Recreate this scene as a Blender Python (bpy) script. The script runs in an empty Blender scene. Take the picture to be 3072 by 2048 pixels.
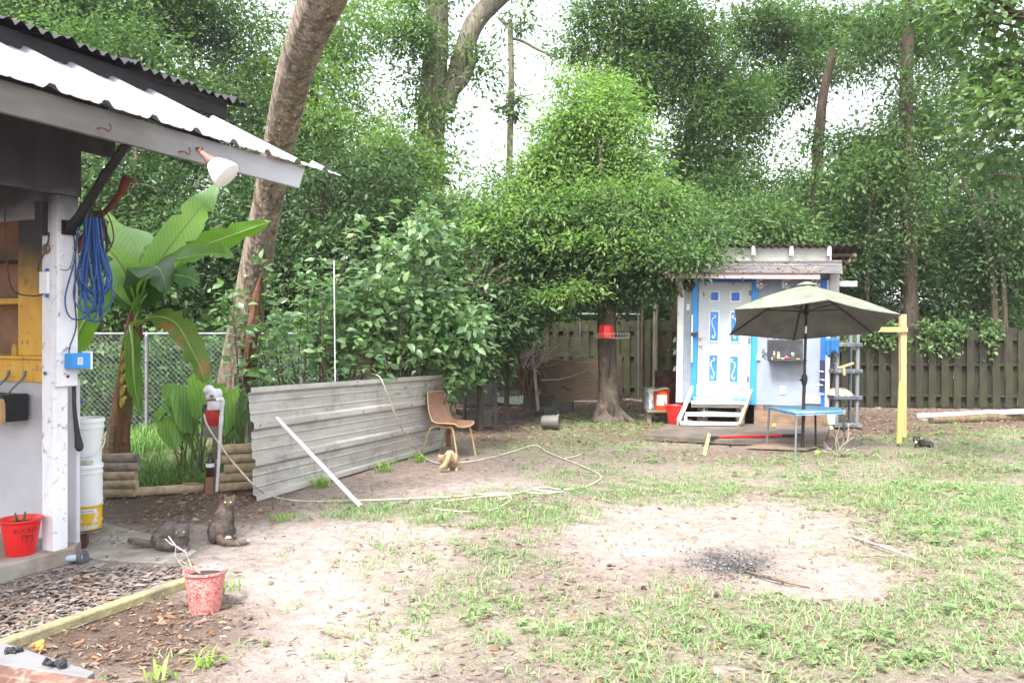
import bpy, math, random
import numpy as np
from mathutils import Vector, Matrix, Euler

# ---------------------------------------------------------------- camera, sky, sun
S = bpy.context.scene
COL = S.collection
R = math.radians
F, CX, HY, EH = 2475.0, 1536.0, 1000.0, 1.65      # focal length and horizon of the photo in its own pixels, eye height

cam_d = bpy.data.cameras.new('camera'); cam = bpy.data.objects.new('camera', cam_d); COL.objects.link(cam)
cam.location = (0, 0, EH); cam.rotation_euler = (R(90), 0, 0)
cam_d.sensor_width = 36; cam_d.lens = F / 3072 * 36; cam_d.shift_y = -24 / 3072
cam_d.clip_start = .05; cam_d.clip_end = 2000
S.camera = cam

SUN_EL, SUN_ROT = R(58), R(200)
w = bpy.data.worlds.new('World'); S.world = w; w.use_nodes = True
nt = w.node_tree; nt.nodes.clear()
sky = nt.nodes.new('ShaderNodeTexSky'); sky.sky_type = 'NISHITA'; sky.sun_disc = False
sky.sun_elevation = SUN_EL; sky.sun_rotation = SUN_ROT; sky.dust_density = 5; sky.air_density = 1.5
hsv = nt.nodes.new('ShaderNodeHueSaturation'); hsv.inputs['Saturation'].default_value = .34
bg = nt.nodes.new('ShaderNodeBackground'); bg.inputs['Strength'].default_value = .15
wo = nt.nodes.new('ShaderNodeOutputWorld')
nt.links.new(sky.outputs[0], hsv.inputs['Color']); nt.links.new(hsv.outputs[0], bg.inputs[0]); nt.links.new(bg.outputs[0], wo.inputs[0])
sl = bpy.data.lights.new('sun', 'SUN'); so = bpy.data.objects.new('sun', sl); COL.objects.link(so)
sl.energy = 1.5; sl.angle = R(14); sl.color = (1, .985, .97)
so.rotation_euler = (R(90) - SUN_EL, 0, math.pi - SUN_ROT)
S.view_settings.view_transform = 'Standard'; S.view_settings.look = 'None'
S.view_settings.exposure = 2.15; S.view_settings.gamma = 1
S.render.engine = 'CYCLES'
cy = S.cycles
cy.max_bounces = 7; cy.diffuse_bounces = 4; cy.glossy_bounces = 2; cy.transmission_bounces = 4; cy.transparent_max_bounces = 6
cy.use_denoising = True
cy.sample_clamp_indirect = 4

# ---------------------------------------------------------------- helpers
def P(x, y, Y): return Vector(((x - CX) / F * Y, Y, EH - (y - HY) / F * Y))
def G(x, y, z=0.0):
    Y = (EH - z) * F / (y - HY)
    return Vector(((x - CX) / F * Y, Y, z))
def V(*a): return Vector(a)
rnd = random.Random(7)

def catmull(pts, n=6):
    pts = [Vector(p) for p in pts]
    q = [pts[0] * 2 - pts[1]] + pts + [pts[-1] * 2 - pts[-2]]
    out = []
    for i in range(1, len(q) - 2):
        a, b, c, d = q[i - 1:i + 3]
        for k in range(n):
            t = k / n
            out.append(.5 * (2 * b + (c - a) * t + (2 * a - 5 * b + 4 * c - d) * t * t + (3 * b - a - 3 * c + d) * t ** 3))
    out.append(pts[-1]); return out
def lerp_list(vals, n):
    xs = np.linspace(0, len(vals) - 1, n)
    return list(np.interp(xs, range(len(vals)), vals))

ROOTS = {}
class MB:
    def __init__(s): s.v = []; s.f = []; s.m = []
    def add(s, vs, fs, m=0):
        o = len(s.v); s.v += [tuple(q) for q in vs]
        for f in fs: s.f.append(tuple(i + o for i in f)); s.m.append(m)
        return s
    def box(s, c, size, rot=None, m=0):
        c = Vector(c); hx, hy, hz = [q / 2 for q in size]
        vs = [Vector((x, y, z)) for x in (-hx, hx) for y in (-hy, hy) for z in (-hz, hz)]
        if rot is not None: vs = [rot @ q for q in vs]
        return s.add([c + q for q in vs], [(0, 1, 3, 2), (4, 6, 7, 5), (0, 4, 5, 1), (2, 3, 7, 6), (0, 2, 6, 4), (1, 5, 7, 3)], m)
    def bb(s, x0, x1, y0, y1, z0, z1, m=0):
        return s.box(((x0 + x1) / 2, (y0 + y1) / 2, (z0 + z1) / 2), (abs(x1 - x0), abs(y1 - y0), abs(z1 - z0)), m=m)
    def beam(s, p0, p1, wd, ht, up=(0, 0, 1), m=0):
        p0, p1 = Vector(p0), Vector(p1); d = (p1 - p0); L = d.length; d.normalize()
        sd = d.cross(Vector(up)).normalized(); u = sd.cross(d)
        rot = Matrix((d, sd, u)).transposed()
        return s.box((p0 + p1) / 2, (L, wd, ht), rot, m)
    def tube(s, pts, r, n=8, caps=True, m=0):
        pts = [Vector(p) for p in pts]
        rs = r if isinstance(r, (list, tuple)) else [r] * len(pts)
        if len(rs) != len(pts): rs = lerp_list(rs, len(pts))
        vs = []; up = Vector((0, 0, 1)); pn = None
        for i, p in enumerate(pts):
            t = (pts[min(i + 1, len(pts) - 1)] - pts[max(i - 1, 0)]).normalized()
            if pn is None:
                pn = t.cross(up if abs(t.z) < .9 else Vector((1, 0, 0))).normalized()
            else:
                pn = (pn - t * pn.dot(t)); 
                pn = pn.normalized() if pn.length > 1e-6 else t.orthogonal().normalized()
            b = t.cross(pn)
            for k in range(n):
                a = 2 * math.pi * k / n
                vs.append(p + (pn * math.cos(a) + b * math.sin(a)) * rs[i])
        fs = [(i * n + k, i * n + (k + 1) % n, (i + 1) * n + (k + 1) % n, (i + 1) * n + k) for i in range(len(pts) - 1) for k in range(n)]
        if caps: fs += [tuple(range(n))[::-1], tuple((len(pts) - 1) * n + k for k in range(n))]
        return s.add(vs, fs, m)
    def lathe(s, prof, c=(0, 0, 0), n=24, rot=None, m=0):
        c = Vector(c); vs = []
        for r, z in prof:
            for k in range(n):
                a = 2 * math.pi * k / n; q = Vector((r * math.cos(a), r * math.sin(a), z))
                vs.append(c + (rot @ q if rot is not None else q))
        N = len(prof)
        fs = [(i * n + k, i * n + (k + 1) % n, (i + 1) * n + (k + 1) % n, (i + 1) * n + k) for i in range(N - 1) for k in range(n)]
        fs += [tuple(range(n))[::-1], tuple((N - 1) * n + k for k in range(n))]
        return s.add(vs, fs, m)
    def prism(s, poly, ext, m=0):
        e = Vector(ext); n = len(poly); vs = [Vector(p) for p in poly] + [Vector(p) + e for p in poly]
        fs = [tuple(range(n))[::-1], tuple(range(n, 2 * n))] + [(k, (k + 1) % n, n + (k + 1) % n, n + k) for k in range(n)]
        return s.add(vs, fs, m)
    def grid(s, fn, nu, nv, m=0):
        vs = [fn(i / nu, j / nv) for i in range(nu + 1) for j in range(nv + 1)]
        fs = [(i * (nv + 1) + j, (i + 1) * (nv + 1) + j, (i + 1) * (nv + 1) + j + 1, i * (nv + 1) + j + 1) for i in range(nu) for j in range(nv)]
        return s.add(vs, fs, m)
    def ell(s, c, r, rot=None, n=12, m=0, cut=None):
        c = Vector(c); prof = []
        N = max(5, n // 2)
        vs = []; fs = []
        for i in range(N + 1):
            th = math.pi * i / N
            for k in range(n):
                a = 2 * math.pi * k / n
                q = Vector((r[0] * math.sin(th) * math.cos(a), r[1] * math.sin(th) * math.sin(a), -r[2] * math.cos(th)))
                vs.append(c + (rot @ q if rot is not None else q))
        fs = [(i * n + k, i * n + (k + 1) % n, (i + 1) * n + (k + 1) % n, (i + 1) * n + k) for i in range(N) for k in range(n)]
        return s.add(vs, fs, m)
    def cap(s, a, b, ra, rb, n=10, m=0):
        a, b = Vector(a), Vector(b)
        s.tube([a, b], [ra, rb], n, True, m); s.ell(a, (ra,) * 3, None, n, m); return s.ell(b, (rb,) * 3, None, n, m)
    def ring(s, c, R_, r, axis=(0, 0, 1), n=24, k=6, m=0):
        q = Vector(axis).to_track_quat('Z', 'Y').to_matrix()
        pts = [Vector(c) + q @ Vector((R_ * math.cos(2 * math.pi * i / n), R_ * math.sin(2 * math.pi * i / n), 0)) for i in range(n + 1)]
        return s.tube(pts, r, k, False, m)
    def build(s, name, mats, parent=None, smooth=False, bevel=0, solid=0, local=False):
        me = bpy.data.meshes.new(name)
        vs = s.v
        if parent is not None and not local:
            o = root_loc(parent); vs = [(a - o[0], b - o[1], c - o[2]) for a, b, c in vs]
        me.from_pydata(vs, [], s.f)
        if not isinstance(mats, (list, tuple)): mats = [mats]
        for q in mats: me.materials.append(q)
        if len(mats) > 1: me.polygons.foreach_set('material_index', s.m)
        if smooth:
            me.polygons.foreach_set('use_smooth', [True] * len(me.polygons)); me.set_sharp_from_angle(angle=R(42))
        me.update()
        ob = bpy.data.objects.new(name, me); COL.objects.link(ob)
        if parent is not None: ob.parent = parent
        if solid:
            md = ob.modifiers.new('solid', 'SOLIDIFY'); md.thickness = solid; md.offset = 0
        if bevel:
            md = ob.modifiers.new('bevel', 'BEVEL'); md.width = bevel; md.segments = 2; md.limit_method = 'ANGLE'; md.angle_limit = R(50)
        return ob
def root_loc(o):
    while o.parent is not None: o = o.parent
    return ROOTS.get(o.name, (0, 0, 0))
def tag(o, label=None, cat=None, group=None, kind=None):
    if label: o['label'] = label
    if cat: o['category'] = cat
    if group: o['group'] = group
    if kind: o['kind'] = kind
    return o
def thing(name, label, cat, loc=(0, 0, 0), rot=(0, 0, 0), group=None):
    o = bpy.data.objects.new(name, None); COL.objects.link(o); o.empty_display_size = .1
    o.location = loc; o.rotation_euler = rot
    ROOTS[o.name] = tuple(loc)
    return tag(o, label, cat, group)
def copy_tree(o, parent=None):
    c = o.copy(); COL.objects.link(c)
    if parent is not None: c.parent = parent
    for ch in list(o.children): copy_tree(ch, c)
    return c

# ---------------------------------------------------------------- materials
def _mat(name):
    m = bpy.data.materials.new(name); m.use_nodes = True; t = m.node_tree
    return m, t, t.nodes['Principled BSDF']
def _n(t, kind, **kw):
    n = t.nodes.new(kind)
    for k, v in kw.items():
        if k in n.inputs: n.inputs[k].default_value = v
        else: setattr(n, k, v)
    return n
def _co(t, st=(1, 1, 1), src='Object'):
    tc = _n(t, 'ShaderNodeTexCoord'); mp = _n(t, 'ShaderNodeMapping')
    mp.inputs['Scale'].default_value = st; t.links.new(tc.outputs[src], mp.inputs[0]); return mp.outputs[0]
def _ramp(t, fac, stops):
    r = _n(t, 'ShaderNodeValToRGB'); el = r.color_ramp.elements
    while len(el) < len(stops): el.new(.5)
    for e, (p, c) in zip(el, stops): e.position = p; e.color = (*c, 1) if len(c) == 3 else c
    t.links.new(fac, r.inputs[0]); return r.outputs[0]
def _mix(t, fac, a, b):
    m = _n(t, 'ShaderNodeMix', data_type='RGBA')
    for sock, val in ((m.inputs[0], fac), (m.inputs[6], a), (m.inputs[7], b)):
        if isinstance(val, bpy.types.NodeSocket): t.links.new(val, sock)
        elif isinstance(val, (int, float)): sock.default_value = val
        else: sock.default_value = (*val, 1)
    return m.outputs[2]
def _noise(t, co, sc, det=4, dist=0, rough=.55):
    n = _n(t, 'ShaderNodeTexNoise'); n.inputs['Scale'].default_value = sc; n.inputs['Detail'].default_value = det
    n.inputs['Distortion'].default_value = dist; n.inputs['Roughness'].default_value = rough
    t.links.new(co, n.inputs['Vector']); return n.outputs[0]
def _bump(t, b, h, strength, dist=.02):
    n = _n(t, 'ShaderNodeBump'); n.inputs['Strength'].default_value = strength; n.inputs['Distance'].default_value = dist
    t.links.new(h, n.inputs['Height']); t.links.new(n.outputs[0], b.inputs['Normal'])

def mat(name, c, c2=None, sc=6, rough=.65, metal=0, bump=.15, st=(1, 1, 1), dirt=None, dsc=2.5, damt=(.5, .7), ramp=(.35, .65), spec=.4):
    """noise-mottled surface: c/c2 blend, optional blotches of dirt colour"""
    m, t, b = _mat(name); co = _co(t, st)
    n1 = _noise(t, co, sc, 6)
    c2 = c2 or tuple(q * .75 for q in c)
    colr = _ramp(t, n1, [(ramp[0], c), (ramp[1], c2)])
    if dirt:
        co2 = _co(t); n2 = _noise(t, co2, dsc, 8, .4, .65)
        colr = _mix(t, _ramp(t, n2, [(damt[0], (0, 0, 0)), (damt[1], (1, 1, 1))]), colr, dirt)
    t.links.new(colr, b.inputs['Base Color'])
    b.inputs['Roughness'].default_value = rough; b.inputs['Metallic'].default_value = metal
    b.inputs['Specular IOR Level'].default_value = spec
    if bump: _bump(t, b, _noise(t, co, sc * 4, 4), bump, .01)
    return m
def soot(name, c, axis_lo, axis_hi, black=(.012, .012, .014), c2=None, dirt=None):
    """painted surface whose upper part is blackened by an old fire"""
    m, t, b = _mat(name); co = _co(t, (1, 1, .35))
    base = _ramp(t, _noise(t, co, 9, 6), [(.35, c), (.7, c2 or tuple(q * .86 for q in c))])
    if dirt: base = _mix(t, _ramp(t, _noise(t, _co(t), 14, 8, .3, .7), [(.57, (0, 0, 0)), (.64, (1, 1, 1))]), base, dirt)
    sep = _n(t, 'ShaderNodeSeparateXYZ'); tc = _n(t, 'ShaderNodeTexCoord'); t.links.new(tc.outputs['Object'], sep.inputs[0])
    mr = _n(t, 'ShaderNodeMapRange'); mr.inputs['From Min'].default_value = axis_lo; mr.inputs['From Max'].default_value = axis_hi
    mr.interpolation_type = 'SMOOTHSTEP'
    ad = _n(t, 'ShaderNodeMath', operation='MULTIPLY_ADD'); t.links.new(_noise(t, _co(t), 2.2, 5), ad.inputs[0]); ad.inputs[1].default_value = .5
    t.links.new(sep.outputs[2], ad.inputs[2])
    t.links.new(ad.outputs[0], mr.inputs['Value'])
    bl = _ramp(t, _noise(t, co, 5, 6), [(.3, black), (.75, tuple(q * 2.6 for q in black))])
    t.links.new(_mix(t, mr.outputs[0], base, bl), b.inputs['Base Color']); b.inputs['Roughness'].default_value = .6
    _bump(t, b, _noise(t, co, 40, 3), .1, .01)
    return m
def wood(name, c, c2, st=(1, 1, 12), sc=3, rough=.75, bump=.4, dirt=None, damt=(.5, .7), dsc=2.0):
    return mat(name, c, c2, sc, rough, 0, bump, st, dirt, dsc, damt)
def leaf(name, cols, trans=.35, rough=.45, spec=.35, yellow=1.0, mixr=1.0):
    m, t, b = _mat(name)
    g = _n(t, 'ShaderNodeNewGeometry')
    nz = _noise(t, _co(t), .9, 3); fa = _n(t, 'ShaderNodeMath', operation='MULTIPLY_ADD'); t.links.new(g.outputs['Random Per Island'], fa.inputs[0]); fa.inputs[1].default_value = mixr
    fb = _n(t, 'ShaderNodeMath', operation='MULTIPLY_ADD'); t.links.new(nz, fb.inputs[0]); fb.inputs[1].default_value = (1 - mixr) * 2.2; fb.inputs[2].default_value = -(1 - mixr) * .6; t.links.new(fb.outputs[0], fa.inputs[2])
    colr = _ramp(t, fa.outputs[0], [(i / max(1, len(cols) - 1), c) for i, c in enumerate(cols)])
    t.links.new(colr, b.inputs['Base Color']); b.inputs['Roughness'].default_value = rough; b.inputs['Specular IOR Level'].default_value = spec
    tr = _n(t, 'ShaderNodeBsdfTranslucent'); h = _n(t, 'ShaderNodeMix', data_type='RGBA', blend_type='MULTIPLY')
    h.inputs[0].default_value = 1; t.links.new(colr, h.inputs[6]); h.inputs[7].default_value = (1.3 * yellow, 1.55, .9, 1)
    t.links.new(h.outputs[2], tr.inputs[0])
    mx = _n(t, 'ShaderNodeMixShader'); mx.inputs[0].default_value = trans
    t.links.new(b.outputs[0], mx.inputs[1]); t.links.new(tr.outputs[0], mx.inputs[2])
    t.links.new(mx.outputs[0], t.nodes['Material Output'].inputs[0])
    return m
def bark(name, c, c2, lich=None, moss=None):
    m, t, b = _mat(name); co = _co(t, (1, 1, .15))
    n1 = _noise(t, co, 11, 8, .35, .6); vo = _n(t, 'ShaderNodeTexVoronoi'); vo.inputs['Scale'].default_value = 26
    t.links.new(co, vo.inputs['Vector'])
    colr = _ramp(t, n1, [(.32, c2), (.62, c)])
    if lich: colr = _mix(t, _ramp(t, _noise(t, _co(t, (1, 1, .7)), 34, 3), [(.66, (0, 0, 0)), (.71, (1, 1, 1))]), colr, lich)
    if moss:
        colr = _mix(t, _ramp(t, _noise(t, _co(t), 3, 6), [(.5, (0, 0, 0)), (.66, (1, 1, 1))]), colr, moss)
    t.links.new(colr, b.inputs['Base Color']); b.inputs['Roughness'].default_value = .85; b.inputs['Specular IOR Level'].default_value = .2
    ad = _n(t, 'ShaderNodeMath', operation='ADD'); t.links.new(n1, ad.inputs[0]); t.links.new(vo.outputs['Distance'], ad.inputs[1])
    _bump(t, b, ad.outputs[0], .9, .03)
    return m

M = {}
M['white'] = mat('white paint', (.72, .73, .76), (.6, .62, .66), 5, .5, dirt=(.4, .39, .37), dsc=7, damt=(.62, .8))
M['white_metal'] = mat('white enamel', (.78, .78, .78), (.68, .68, .68), 4, .35, dirt=(.5, .45, .4), dsc=9, damt=(.66, .8))
M['pvc'] = mat('white pipe plastic', (.75, .75, .78), (.66, .66, .72), 5, .35, bump=.02, dirt=(.4, .4, .36), dsc=14, damt=(.62, .75))
M['zinc'] = mat('galvanised steel', (.17, .18, .19), (.12, .125, .13), 8, .55, .2, .05)
M['black'] = mat('black paint', (.012, .012, .013), (.022, .022, .024), 9, .5)
M['grey_plastic'] = mat('grey plastic', (.075, .088, .105), (.055, .066, .08), 5, .5, bump=.04, dirt=(.3, .29, .26), dsc=6)
M['red'] = mat('red plastic', (.62, .02, .018), (.52, .014, .014), 4, .38, bump=.02)
M['concrete'] = mat('concrete', (.29, .27, .245), (.2, .185, .17), 6, .9, bump=.35, dirt=(.14, .115, .095), dsc=3, damt=(.42, .66))
M['rust'] = mat('rusty steel', (.09, .035, .022), (.045, .02, .016), 10, .85, bump=.3, dirt=(.16, .06, .03), dsc=6)
M['weather'] = wood('weathered wood', (.24, .18, .13), (.13, .095, .07), (3, 3, 14), 2)
M['weather_h'] = wood('weathered board', (.25, .18, .125), (.12, .085, .06), (1.2, 6, 16), 2)
M['pine'] = wood('pine timber', (.52, .38, .19), (.4, .28, .13), (10, 10, 1), 3, bump=.15)
M['hose'] = mat('hose rubber', (.46, .42, .34), (.38, .35, .29), 9, .5, bump=.03, dirt=(.2, .15, .1), dsc=5)
M['stem'] = mat('green stem', (.1, .16, .035), (.14, .13, .05), 8, .6)
M['midrib'] = mat('pale midrib', (.36, .46, .18), (.3, .4, .14), 8, .5)
M['twig'] = bark('twig bark', (.17, .13, .095), (.07, .05, .04))
M['dead'] = bark('dead branch', (.42, .36, .31), (.25, .2, .17))

# ---------------------------------------------------------------- ground
def sstep(a, b, x): t = np.clip((x - a) / (b - a), 0, 1); return t * t * (3 - 2 * t)
def vnoise(X, Y, sc, seed):
    rg = np.random.RandomState(seed); T = rg.rand(256, 256)
    x, y = X * sc, Y * sc; xi, yi = np.floor(x).astype(int), np.floor(y).astype(int)
    fx, fy = x - xi, y - yi; fx = fx * fx * (3 - 2 * fx); fy = fy * fy * (3 - 2 * fy)
    g = lambda a, b: T[a % 256, b % 256]
    return (g(xi, yi) * (1 - fx) + g(xi + 1, yi) * fx) * (1 - fy) + (g(xi, yi + 1) * (1 - fx) + g(xi + 1, yi + 1) * fx) * fy
def fbm(X, Y, sc, seed): return (vnoise(X, Y, sc, seed) + .5 * vnoise(X, Y, sc * 2.1, seed + 1) + .25 * vnoise(X, Y, sc * 4.3, seed + 2)) / 1.75
def spot(x, y, cx, cy, rx, ry, soft=.4): return 1 - sstep(1 - soft, 1 + soft, np.sqrt(((x - cx) / rx) ** 2 + ((y - cy) / ry) ** 2))
def view_xy(X, Y): Y = np.maximum(Y, .5); return CX + X / Y * F, HY + EH * F / Y
def zones(X, Y):
    """yard map: where the sand, leaf litter, ash, char and grass of the plot lie"""
    X = X + .35 * (fbm(X, Y, .9, 3) - .5); Y = Y + .6 * (fbm(X, Y, .9, 9) - .5) + .25 * (fbm(X, Y, 3, 19) - .5)
    x, y = view_xy(X, Y)
    sand = np.maximum.reduce([spot(x, y, 2150, 1600, 430, 105), spot(x, y, 2400, 1720, 260, 62), spot(x, y, 850, 1740, 330, 250) * .85, spot(x, y, 1150, 1640, 260, 110) * .6,
                              spot(x, y, 800, 1600, 260, 80) * .5, spot(x, y, 1000, 1990, 300, 120) * .7, spot(x, y, 1300, 1450, 330, 45) * .45, spot(x, y, 1900, 1400, 220, 25) * .4])
    litter = np.maximum.reduce([spot(x, y, 540, 1490, 330, 75), spot(x, y, 330, 1900, 380, 150) * .9, spot(x, y, 460, 1330, 260, 150) * .85, spot(x, y, 1650, 1290, 600, 45) * .8, spot(x, y, 1700, 1210, 700, 45),
                                spot(x, y, 2550, 1270, 650, 45), spot(x, y, 2880, 1415, 150, 28) * .8, spot(x, y, 2250, 1370, 400, 26) * .55, spot(x, y, 1180, 1420, 350, 40) * .5, sstep(1260, 1200, y)])
    ash = np.maximum(spot(x, y, 120, 1745, 330, 75), spot(x, y, 400, 1640, 190, 52) * .9)
    char = spot(x, y, 2190, 1693, 120, 34, .7) * 1.0
    grass = np.maximum.reduce([spot(x, y, 2700, 1420, 560, 75) * .9, spot(x, y, 2860, 1640, 300, 330) * .95, spot(x, y, 1950, 1430, 420, 65) * .75, spot(x, y, 1500, 1545, 330, 65) * .62,
                               spot(x, y, 1380, 1720, 330, 120) * .42, spot(x, y, 1650, 1900, 640, 130) * .62, spot(x, y, 2350, 1930, 900, 160) * .9, spot(x, y, 2650, 1560, 300, 150) * .75,
                               spot(x, y, 1750, 1340, 330, 40) * .65, spot(x, y, 1850, 1275, 260, 40) * .75, spot(x, y, 480, 1340, 130, 60), spot(x, y, 1120, 1530, 150, 32) * .6,
                               spot(x, y, 620, 1985, 110, 45) * .5, spot(x, y, 1150, 1990, 240, 70) * .5, spot(x, y, 2050, 1480, 300, 40) * .6, spot(x, y, 2950, 1330, 330, 40) * .8])
    grass = grass * (1 - .84 * np.clip(np.maximum.reduce([spot(x, y, 2150, 1600, 430, 105), spot(x, y, 2400, 1715, 240, 55)]), 0, 1))
    return sand, litter, ash, char, np.clip(grass, 0, 1)

def make_ground():
    xs = np.concatenate([[-70, -55, -40, -25, -16, -11], np.arange(-8, 12.01, .075), [13, 16, 20, 28, 40, 55, 70]])
    ys = [-10., -5, -2, 1.0, 2.5]
    while ys[-1] < 30: ys.append(ys[-1] + max(.05, (ys[-1] - 2) * .011))
    ys = np.array(ys + [34, 40, 50, 65, 90])
    XX, YY = np.meshgrid(xs, ys, indexing='ij')
    sand, lit, ash, char, grs = zones(XX, YY)
    base = np.array([.22, .182, .158])
    c = np.ones(XX.shape + (3,)) * base
    c *= (.75 + .5 * fbm(XX, YY, 1.3, 31))[..., None]
    def put(wt, colr): 
        nonlocal c
        c = c * (1 - wt[..., None]) + np.array(colr) * wt[..., None]
    far = np.clip((XX - .2) / 1.2, 0, 1)[..., None]  # rises to the right; brighter light on the left sand is painted in
    ws = np.clip(sand * (1.3 * fbm(XX, YY, 2.2, 41) + .3), 0, 1)[..., None]
    c = c * (1 - ws) + ws * (np.array([.36, .312, .28]) * (1 - far) + np.array([.275, .24, .21]) * far)
    put(np.clip(lit, 0, 1) * .8, [.085, .055, .04])
    put(grs * .45 * np.clip(1.8 * fbm(XX, YY, 3.2, 45) - .2, 0, 1), [.17, .19, .09])
    put(np.clip(ash * (1.1 * fbm(XX, YY, 2.5, 51) + .3), 0, 1), [.2, .185, .175])
    put(np.clip(char * (1.6 * fbm(XX, YY, 6, 61) - .05), 0, 1), [.07, .066, .066])
    ZZ = .02 * (fbm(XX, YY, 2.5, 71) - .5) * (np.abs(XX) < 14) * (YY < 30)
    n, k = XX.shape
    co = np.stack([XX, YY, ZZ], -1).reshape(-1, 3)
    I = np.arange(n * k).reshape(n, k)
    q = np.stack([I[:-1, :-1], I[1:, :-1], I[1:, 1:], I[:-1, 1:]], -1).reshape(-1, 4)
    me = bpy.data.meshes.new('ground'); me.vertices.add(len(co)); me.vertices.foreach_set('co', co.ravel())
    me.loops.add(q.size); me.loops.foreach_set('vertex_index', q.ravel()); me.polygons.add(len(q))
    me.polygons.foreach_set('loop_start', np.arange(0, q.size, 4)); me.polygons.foreach_set('use_smooth', np.ones(len(q), bool))
    at = me.color_attributes.new('soil', 'FLOAT_COLOR', 'POINT')
    at.data.foreach_set('color', np.concatenate([c.reshape(-1, 3), np.ones((len(co), 1))], 1).ravel())
    me.update()
    m, t, b = _mat('soil')
    a = _n(t, 'ShaderNodeVertexColor', layer_name='soil'); co_ = _co(t)
    f1 = _ramp(t, _noise(t, co_, 9, 8, .2, .7), [(.3, (.62, .6, .6)), (.7, (1.28, 1.28, 1.3))])
    f2 = _ramp(t, _noise(t, co_, 90, 3), [(.3, (.72, .7, .7)), (.65, (1.15, 1.15, 1.15))])
    mul = lambda p, q_: (lambda nn: (setattr(nn, 'blend_type', 'MULTIPLY'), nn.inputs[0].__setattr__('default_value', 1), t.links.new(p, nn.inputs[6]), t.links.new(q_, nn.inputs[7]), nn.outputs[2])[-1])(_n(t, 'ShaderNodeMix', data_type='RGBA'))
    cc = mul(mul(a.outputs[0], f1), f2)
    vo = _n(t, 'ShaderNodeTexVoronoi'); vo.inputs['Scale'].default_value = 34; t.links.new(_co(t, (1, 1.6, 1)), vo.inputs['Vector'])
    sp = _ramp(t, vo.outputs['Distance'], [(.1, (1, 1, 1)), (.17, (0, 0, 0))])
    thr = _ramp(t, _noise(t, co_, 3.5, 4), [(.45, (0, 0, 0)), (.6, (.8, .8, .8))])
    cc = _mix(t, mul(sp, thr), cc, (.07, .045, .035))
    t.links.new(cc, b.inputs['Base Color']); b.inputs['Roughness'].default_value = .95; b.inputs['Specular IOR Level'].default_value = .1
    _bump(t, b, _noise(t, co_, 38, 6, 0, .7), .8, .03)
    me.materials.append(m)
    o = bpy.data.objects.new('ground', me); COL.objects.link(o); o['kind'] = 'structure'
make_ground()

# ---------------------------------------------------------------- leaves, grass, litter (numpy)
def mesh_tris(name, co, tri, mt, parent=None):
    me = bpy.data.meshes.new(name)
    if parent is not None: co = co - np.array(root_loc(parent))
    me.vertices.add(len(co)); me.vertices.foreach_set('co', co.astype(np.float32).ravel())
    me.loops.add(tri.size); me.loops.foreach_set('vertex_index', tri.astype(np.int32).ravel()); me.polygons.add(len(tri))
    me.polygons.foreach_set('loop_start', np.arange(0, tri.size, 3, dtype=np.int32)); me.update(); me.validate()
    me.materials.append(mt)
    o = bpy.data.objects.new(name, me); COL.objects.link(o)
    if parent is not None: o.parent = parent
    return o
def unit(a): return a / np.maximum(np.linalg.norm(a, axis=1, keepdims=True), 1e-9)
def leaf_geo(p, d, nr, L, W, fine=False, droop=.15):
    d = unit(d); s = unit(np.cross(d, nr)); nr = np.cross(s, d)
    L = L[:, None]; W = W[:, None]; N = len(p)
    if not fine:
        v = np.stack([p, p + d * L * .45 + s * W * .5 + nr * W * .12, p + d * L - nr * L * droop, p + d * L * .45 - s * W * .5 + nr * W * .12], 1)
        tri = np.array([[0, 2, 1], [0, 3, 2]])
    else:
        c1 = p + d * L * .35; c2 = p + d * L * .7 - nr * L * droop * .45; tip = p + d * L * 1.0 - nr * L * droop
        v = np.stack([p, c1, c2, tip, c1 + s * W * .5 + nr * W * .13, c2 + s * W * .36 + nr * W * .1, c1 - s * W * .5 + nr * W * .13, c2 - s * W * .36 + nr * W * .1], 1)
        tri = np.array([[0, 1, 4], [1, 2, 5], [1, 5, 4], [2, 3, 5], [0, 6, 1], [1, 7, 2], [1, 6, 7], [2, 7, 3]])
    k = v.shape[1]
    return v.reshape(-1, 3), (tri[None] + (np.arange(N) * k)[:, None, None]).reshape(-1, 3)
def sphere_dirs(n, rg): return unit(rg.randn(n, 3))
DENS, LK = 1.0, 1.3
BOUGHS = []
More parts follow.
